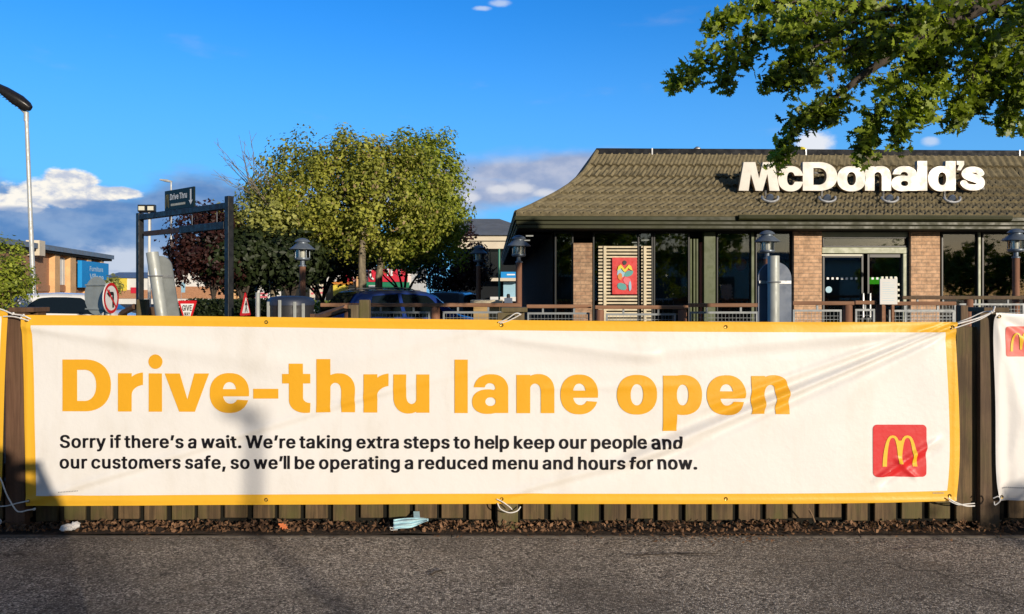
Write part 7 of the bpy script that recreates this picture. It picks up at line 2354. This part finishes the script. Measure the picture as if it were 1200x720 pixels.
for pts, cnt, wpx in SPR:
    W = [PX(*p) for p in pts]
    # finer path
    Q = []
    for i in range(len(W) - 1):
        for k in range(5):
            f = k / 5
            q = W[i].lerp(W[i + 1], f)
            Q.append(q + Vector(rs.normal(size=3) * .012))
    Q.append(W[-1])
    r0 = .016 if len(pts) < 5 else .022
    limbs.tube(Q, [r0 * (1 - .85 * i / (len(Q) - 1)) for i in range(len(Q))], 6)
    k_ = OD / F
    ntw = max(8, int(cnt / 7.0))
    for j in range(ntw):
        f = (j + rs.uniform(0, 1)) / ntw
        f = f ** .85 * (len(Q) - 1)
        i = min(int(f), len(Q) - 2)
        c = Q[i].lerp(Q[i + 1], f - i)
        taper = 1.0 - .5 * (f / (len(Q) - 1))
        along = (Q[min(i + 2, len(Q) - 1)] - Q[max(i - 1, 0)]).normalized()
        d_ = (along * .55 + Vector(rs.normal(size=3)) * .75 + Vector((0, -.1, -.18))).normalized()
        ln = wpx * k_ * rs.uniform(.8, 1.9) * taper
        e = c + d_ * ln + Vector((0, 0, -.12 * ln))
        m_ = c.lerp(e, .5) + Vector(rs.normal(size=3)) * .012
        limbs.tube([c, m_, e], [.0045, .003, .0015], 4)
        nl = int(rs.integers(8, 14))
        for q_ in range(nl):
            g_ = .15 + .95 * (q_ + rs.uniform(0, 1)) / nl
            p = c.lerp(m_, g_ * 2) if g_ < .5 else m_.lerp(e, (g_ - .5) * 2)
            P_all.append(np.array(p) + rs.normal(size=3) * .030)
            N_all.append(rs.normal(size=3) * .62 + np.array([0.12, -.45, .45]))
for pts in ([(1330, 10, 6.6), (1230, 15, 6.4), (1120, 10, 6.3), (1010, 10, 6.2)], [(1350, 40, 6.5), (1260, 60, 6.3), (1180, 40, 6.2), (1090, 35, 6.2), (1040, 30, 6.1)], [(1340, -40, 6.6), (1300, -60, 6.6), (1180, -50, 6.5)], [(1095, 35, 6.2), (1060, 55, 6.1), (1015, 85, 6.0), (985, 110, 6.0)]):
    W = [PX(*p) for p in pts]
    limbs.tube(W, [.05, .04, .03, .022, .018][:len(W)], 8)
    limbs.tube([hub, hub.lerp(W[0], .5) + Vector((0, 0, .08)), W[0]], [.09, .07, .05], 8)
# unseen leaf clumps added above the frame to shade the lower sprays
for cx_, cy_, cz_, rx_, ry_, rz_, cnt in ((3.25, 3.5, 3.80, .55, .4, .16, 850), (3.95, 3.3, 3.35, .5, .4, .16, 700)):
    e = Vector((cx_, cy_, cz_))
    limbs.tube([hub, hub.lerp(e, .5) + Vector((0, 0, .15)), e], [.07, .05, .02], 7)
    for _ in range(cnt):
        v_ = rs.normal(size=3) * np.array([rx_, ry_, rz_]) * .6
        P_all.append(np.array(e) + v_)
        N_all.append(rs.normal(size=3) * .8 + np.array([0, -.2, .5]))
P_all = np.array(P_all); N_all = np.array(N_all)
leaf_mesh('crown', P_all, N_all, rs.uniform(.060, .105, len(P_all)), M['leaf_oak'], oak, shape='lobed', rs=rs)
limbs.tube([(6.7, 6.6, -.1), (6.66, 6.58, 1.2), (6.55, 6.55, 2.8), (6.45, 6.52, 4.2), hub], [.24, .19, .17, .14, .11], 14)
limbs.build('trunk', M['bark_dark'], oak, smooth=True, auto=R(60))

# ------------------------------------------------------------------ retail sheds in the distance
A = Vector((PX(30, 0, 73).x, 73, 0)); B = Vector((PX(116.5, 0, 94).x, 94, 0))
ws_ = (B - A); WL = ws_.length; wd_ = ws_.normalized(); wn = Vector((wd_.y, -wd_.x, 0))
if wn.x < 0:
    wn = -wn
rs_ = thing('retail_shed', 'orange-brick retail building with buff piers and grey roof edge', 'building', tuple(A), math.atan2(wd_.y, wd_.x))


def wt_(px):
    k = (px - 600) / F
    return max(-12.0, min(WL + 4, (k * A.y - A.x) / (wd_.x - k * wd_.y)))


def slab(t0, t1, z0, z1, o0, o1, mt, name, parent=rs_, bevel=0.0):
    vv = [A + wd_ * t_ + wn * o + Vector((0, 0, z)) for t_ in (t0, t1) for o in (o0, o1) for z in (z0, z1)]
    return MB().add(vv, [(0, 1, 3, 2), (4, 6, 7, 5), (0, 4, 5, 1), (2, 3, 7, 6), (0, 2, 6, 4), (1, 5, 7, 3)]).build(name, M[mt], parent, bevel=bevel)


TB = WL + 1.0
slab(-10, TB, 0, 5.7, -14, 0, 'shed_brick', 'wall')
slab(-10.4, TB + .8, 5.702, 5.95, -14.5, .9, 'soffit', 'eaves')
slab(-10.5, TB + 1.0, 5.952, 6.45, -14.5, 1.1, 'shed_roof', 'roof')
slab(wt_(30), wt_(37), 5.3, 6.75, .02, 1.2, 'cream_wall', 'end_panel')
for a, b_ in ((57.5, 63.5), (76, 82.5), (97, 101), (113, 116)):
    slab(wt_(a), wt_(b_), 0, 5.68, .002, .55, 'shed_pier', 'pier')
for a, b_ in ((64.5, 68), (68.6, 72), (72.6, 75.4)):
    slab(wt_(a), wt_(b_), 2.6, 5.45, .003, .06, 'white_wall', 'window')
slab(wt_(43), wt_(115), 1.9, 2.5, .004, .09, 'shed_brick', 'string_course')
ta, tb = wt_(84.5), wt_(117)
so = 1.0
sgb = thing('shop_sign', 'bright blue box sign with pale lettering on the orange-brick retail building', 'sign', tuple(A + wd_ * ta + wn * .56), math.atan2(wd_.y, wd_.x))
tb = min(tb, WL + .5)
slab(ta, tb, 2.35, 5.35, .56, so, 'shed_blue', 'sign_box', sgb)
sw = tb - ta


def on_shed(a, b_):
    return A + wd_ * (ta + a) + wn * (so + .03) + Vector((0, 0, b_))


flat_text('lettering', 'Furniture', M['sign_print'], sgb, lambda a, b_: on_shed(sw * .26 + a, 4.25 + b_), sw * .5, .55)
flat_text('lettering', 'Village', M['sign_print'], sgb, lambda a, b_: on_shed(sw * .26 + a, 3.15 + b_), sw * .52, .80)


def block(name, label, cat, px0, px1, y0, y1, d_, dep, mt, roof=None, roof_y=None, parts=()):
    a, b_ = PX(px0, y0, d_), PX(px1, y1, d_)
    z0 = b_.z if y1 < 346 else 0.0
    t = thing(name, label, cat, ((a.x + b_.x) / 2, d_, 0))
    MB().box(a.x, b_.x, d_, d_ + dep, 0, a.z).build('wall', M[mt], t)
    if roof:
        zr = PX(0, roof_y, d_).z
        MB().prism([(d_ - .4, a.z + .005), (d_ + dep + .4, a.z + .005), (d_ + dep * .75, zr), (d_ + dep * .32, zr)], lambda p, q, dd: Vector((dd, p, q)), a.x - .3, b_.x + .3).build('roof', M[roof], t)
    for nm, p0, p1, q0, q1, mt2, off in parts:
        u, v_ = PX(p0, q0, d_), PX(p1, q1, d_)
        MB().box(u.x, v_.x, d_ - off, d_ - .003, max(v_.z, 0), u.z).build(nm, M[mt2], t)
    return t


M['leaf_yellow'] = M['leaf_pale']
block('retail_shed', 'pale far shed with yellow sign panel and grey roof beyond the white car', 'building', 118, 205, 326, 350, 125, 20, 'white_wall', 'shed_roof', 318,
      (('sign_panel', 133, 149, 326.5, 341, 'shop_yellow', .3), ('brick_base', 118, 205, 340, 350, 'shed_brick', .2), ('red_panel', 154, 166, 337, 344, 'shop_red', .25)))
block('retail_shed', 'pink-brick far shops glimpsed under the trees with red and green fascias', 'building', 205, 482, 319, 352, 90, 16, 'white_wall', 'grey_roof', 311,
      (('brick_wall', 205, 268, 336, 350, 'shed_brick', .15), ('pier', 274, 278, 321, 352, 'shed_pier', .5), ('pier', 280, 286, 321, 352, 'shed_pier', .5), ('pier', 418.5, 424.5, 322, 350, 'shed_pier', .5),
       ('red_fascia', 433, 478, 316, 330.5, 'shop_red', .6), ('green_fascia', 430, 480, 331, 342, 'shop_green', .5), ('shop_window', 330, 418, 330, 352, 'shop_glass', .1), ('white_sign', 433.5, 443, 334.5, 340, 'white_wall', .8),
       ('red_fascia', 404, 414, 322, 330, 'shop_red', .6), ('orange_band', 391, 414, 330.5, 333.5, 'orange', .8), ('yellow_sign', 392, 408, 334, 347, 'shop_yellow', .7), ('orange_band', 305, 330, 331, 334, 'orange', .6)))
# white swirl on the red fascia
sw_c = PX(437.5, 321, 89.2)
o = MB().tube([sw_c + Vector((.55 * math.cos(a) * (1 - .04 * i), 0, .62 * math.sin(a))) for i, a in enumerate(np.linspace(.7, 4.9, 14))], .12, 6).build('swirl', M['white_paint'], bpy.data.objects['retail_shed.002'])
for p in (455, 459, 468):
    q = PX(p, 320, 89.3)
    MB().box(q.x - .12, q.x + .12, 89.25, 89.35, q.z - .35, q.z + .5).build('swirl', M['white_paint'], bpy.data.objects['retail_shed.002'])
# free-standing sign boards and posts by the far shops
for nm, p0, p1, q0, q1, d_, mt, lab, cat in (('hoarding', 295, 315, 339, 352, 55, 'white_wall', 'white low sign board under the yellow bush', 'sign board'), ('hoarding', 363, 369, 333, 349, 58, 'cream_wall', 'narrow pale poster board left of a twin, beyond the lantern post', 'sign board'),
                                        ('hoarding', 374, 381.5, 330, 349, 58, 'cream_wall', 'taller narrow pale poster board next to a shorter one, beyond the lantern post', 'sign board')):
    a, b_ = PX(p0, q0, d_), PX(p1, q1, d_)
    t = thing(nm, lab, cat, ((a.x + b_.x) / 2, d_, 0), 0)
    MB().box(a.x, b_.x, d_, d_ + .08, b_.z, a.z).build('board', M[mt], t)
    for k in range(2):
        zc = b_.z + (a.z - b_.z) * (.3 + .3 * k)
        MB().box(a.x + .1, b_.x - .1, d_ - .02, d_ - .003, zc - .07, zc + .07).build('pink_band', M['pink'], t)
    for x_ in (a.x + .06, b_.x - .06):
        MB().box(x_ - .04, x_ + .04, d_ + .081, d_ + .14, 0, a.z - .05).build('leg', M['steel'], t)
for px, y0, d_, lab in ((320, 333, 45, 'green steel post in front of the far shops'),):
    q = PX(px, y0, d_)
    tag(MB().tube([(q.x, d_, 0), (q.x, d_, q.z)], .07, 8).build('steel_post', M['green_metal'], smooth=True), lab, 'post')
q = PX(214.5, 331, 45)
t = thing('flag_banner', 'small pale blue feather flag beyond the copper-leaved tree', 'flag', (q.x, 45, 0))
MB().prism([(-.10, 0), (.12, 0), (.14, .5), (.02, .62), (-.10, .55)], lambda a, b_, dd: Vector((q.x + a, 45 + dd, q.z - .6 + b_)), 0, .01).build('flag', M['light_blue'], t)
MB().tube([(q.x - .11, 45, 0), (q.x - .11, 45, q.z)], .015, 6).build('pole', M['steel'], t)

# the shop with a hipped grey roof right of the tree
t = block('shop_unit', 'cream shop building with a grey hipped roof, left of the restaurant', 'building', 533, 628, 292, 350, 55, 18, 'shop_glass', None, None,
          (('cream_fascia', 533, 628, 276.5, 292.5, 'cream_wall', .9), ('fascia_band', 540, 628, 283.3, 284.3, 'soffit', .93), ('glazing', 575, 628, 293, 320, 'shop_glass', .1), ('canopy', 575, 612, 326.5, 330, 'cream_wall', 1.6),
           ('poster_board', 590, 604, 330.5, 350, 'light_blue', .5), ('blue_sign', 587, 604.5, 319, 326, 'shed_blue', .5), ('white_line', 594, 603.5, 321.5, 323, 'white_paint', .53), ('low_wall', 575, 612, 348, 353, 'white_wall', 1.2), ('end_wall', 612, 622, 300, 352, 'white_wall', .6), ('pier', 613.5, 618.5, 325, 352, 'shed_pier', .75)))
a, b_ = PX(530, 276, 54), PX(640, 276, 54)
r1, r2 = PX(540, 257, 60), PX(582, 257, 60)
zt = a.z
MB().add([(a.x, 53.8, zt), (b_.x, 53.8, zt), (b_.x, 74, zt), (a.x, 74, zt), (r1.x, 61, r1.z + .12), (r2.x + .2, 61, r1.z + .12), (r2.x + .2, 67, r1.z + .12), (r1.x, 67, r1.z + .12)], [(0, 1, 5, 4), (1, 2, 6, 5), (2, 3, 7, 6), (3, 0, 4, 7), (4, 5, 6, 7), (3, 2, 1, 0)]).build('roof', M['grey_roof'], t)
q = PX(585, 292, 48)
tag(MB().tube([(q.x, 48, 0), (q.x, 48, q.z)], .06, 8).lathe([(.16, 0), (.16, .9), (.06, 1.0)], (q.x, 48, 0), 10).build('steel_post', M['green_metal'], smooth=True, auto=R(40)), 'tall slim green steel post before the cream shop', 'post')

# ------------------------------------------------------------------ what stands behind the viewer (seen in reflections, and casting shade)
for k, (x_, y_, h) in enumerate(((-16, -30, 8.2), (-8, -32, 10.6), (0, -29, 11.0), (6, -33, 11.4), (12, -30, 11.5), (17.5, -31, 10.5), (34, -28, 5.6), (42, -30, 6.2))):
    tree('tree', f'broad street tree across the road behind the viewer', (x_, y_, 0), 1.6, [((x_, y_, h * .62), (3.6, 2.6, h * .36)), ((x_ - 1.5, y_, h * .52), (2.4, 2.2, h * .3)), ((x_ + 1.6, y_ + .4, h * .55), (2.4, 2.2, h * .3))],
         2600, .5, 'leaf_mid', 'bark_dark', seed=60 + k, tr=.2, limbs=8, spread=.5, group='street trees behind the viewer')
tree('bush', 'unseen loose shrub added behind the viewer to shade the plain white banner', (8.9, -1.8, 0), .8, [((8.9, -1.8, 1.35), (.95, .9, .85)), ((9.5, -1.6, 1.7), (.7, .7, .5))], 2600, .12, 'leaf_mid', 'bark_dark', seed=88, tr=.05, limbs=8, spread=.2, cat='bush')  # added out of view to throw soft shade on the right-hand banner
t = thing('retail_shed', 'long pale retail building across the road behind the viewer', 'building', (6, -55, 0))
MB().box(-40, 52, -70, -55, 0, 5.5).build('wall', M['cream_wall'], t)
MB().box(-40.5, 52.5, -70.5, -54.4, 5.502, 6.4).build('roof', M['shed_roof'], t)
for k in range(14):
    MB().box(-36 + 6.2 * k, -32.5 + 6.2 * k, -54.99, -54.9, .4, 3.6).build('shop_window', M['shop_glass'], t)

# the person taking the picture: one continuous figure, arms raised to hold a phone
def person(loc, rz):
    t = thing('person', 'person in an added wide poncho behind the viewpoint raising a phone in both hands', 'person', loc, rz)
    J = {'hip': ((0, 0, .95), .15), 'waist': ((0, 0, 1.10), .145), 'chest': ((0, .01, 1.32), .165), 'neck0': ((0, 0, 1.48), .07), 'neck': ((0, .02, 1.54), .055), 'head0': ((0, .03, 1.62), .085), 'head': ((0, .03, 1.70), .095), 'crown': ((0, .01, 1.77), .06)}
    E_ = [('hip', 'waist'), ('waist', 'chest'), ('chest', 'neck0'), ('neck0', 'neck'), ('neck', 'head0'), ('head0', 'head'), ('head', 'crown')]
    for s in (-1, 1):
        n_ = str(s)
        J['hj' + n_] = ((.10 * s, 0, .90), .105); J['kn' + n_] = ((.12 * s, .02, .50), .065); J['an' + n_] = ((.13 * s, 0, .10), .045); J['to' + n_] = ((.15 * s, .15, .045), .04)
        J['sh' + n_] = ((.20 * s, 0, 1.42), .07); J['el' + n_] = ((.34 * s, .12, 1.17), .06); J['wr' + n_] = ((.12 * s, .33, 1.50), .034); J['pa' + n_] = ((.085 * s, .35, 1.56), .03)
        E_ += [('hip', 'hj' + n_), ('hj' + n_, 'kn' + n_), ('kn' + n_, 'an' + n_), ('an' + n_, 'to' + n_), ('chest', 'sh' + n_), ('sh' + n_, 'el' + n_), ('el' + n_, 'wr' + n_), ('wr' + n_, 'pa' + n_)]
        for f in range(4):
            a = ((.055 - .004 * f) * s, .375, 1.555 + .018 * f); b_ = ((.075) * s, .36, 1.585 + .016 * f)
            J[f'f{f}b' + n_] = (b_, .012); J[f'f{f}' + n_] = (a, .009)
            E_ += [('pa' + n_, f'f{f}b' + n_), (f'f{f}b' + n_, f'f{f}' + n_)]
        J['th' + n_] = ((.05 * s, .33, 1.55), .011)
        E_.append(('pa' + n_, 'th' + n_))
    keys = list(J)
    me = bpy.data.meshes.new('body')
    me.from_pydata([J[k][0] for k in keys], [(keys.index(a), keys.index(b_)) for a, b_ in E_], [])
    o = bpy.data.objects.new('body', me)
    C.objects.link(o)
    o.parent = t
    md = o.modifiers.new('skin', 'SKIN')
    for i, k in enumerate(keys):
        r_ = J[k][1]
        me.skin_vertices[0].data[i].radius = (r_, r_ * (.75 if k in ('chest', 'waist', 'hip') else 1))
    me.skin_vertices[0].data[0].use_root = True
    o.modifiers.new('sub', 'SUBSURF').levels = 1
    me.materials.append(M['cloth_dark'])
    q = Matrix.Translation(Vector(loc)) @ Matrix.Rotation(rz, 4, 'Z')
    MB().sphere(q @ Vector((0, .0, 1.715)), (.10, .11, .10), 16, 10).build('hair', M['hair'], t, smooth=True)
    m2 = MB().box(-.075, .075, .38, .388, 1.56, 1.645)
    m2.v = [q @ Vector(v_) for v_ in m2.v]
    ph = m2.build('phone', M['black_plastic'], None, bevel=.004)
    tag(ph, 'black phone held up by the person behind the viewpoint', 'phone')
    return t


pe = person((0.32, -0.36, 0), 0.1)
MB().lathe([(.37, .42), (.38, .80), (.40, 1.02), (.43, 1.20), (.43, 1.36), (.39, 1.47), (.31, 1.55), (.12, 1.62)], (.32, -.36, 0), 28, 0, Matrix.Diagonal((1, .62, 1)), cap=False).build('poncho', M['cloth_dark'], pe, smooth=True)  # added poncho, out of view, shaped to widen and smooth the cast shadow
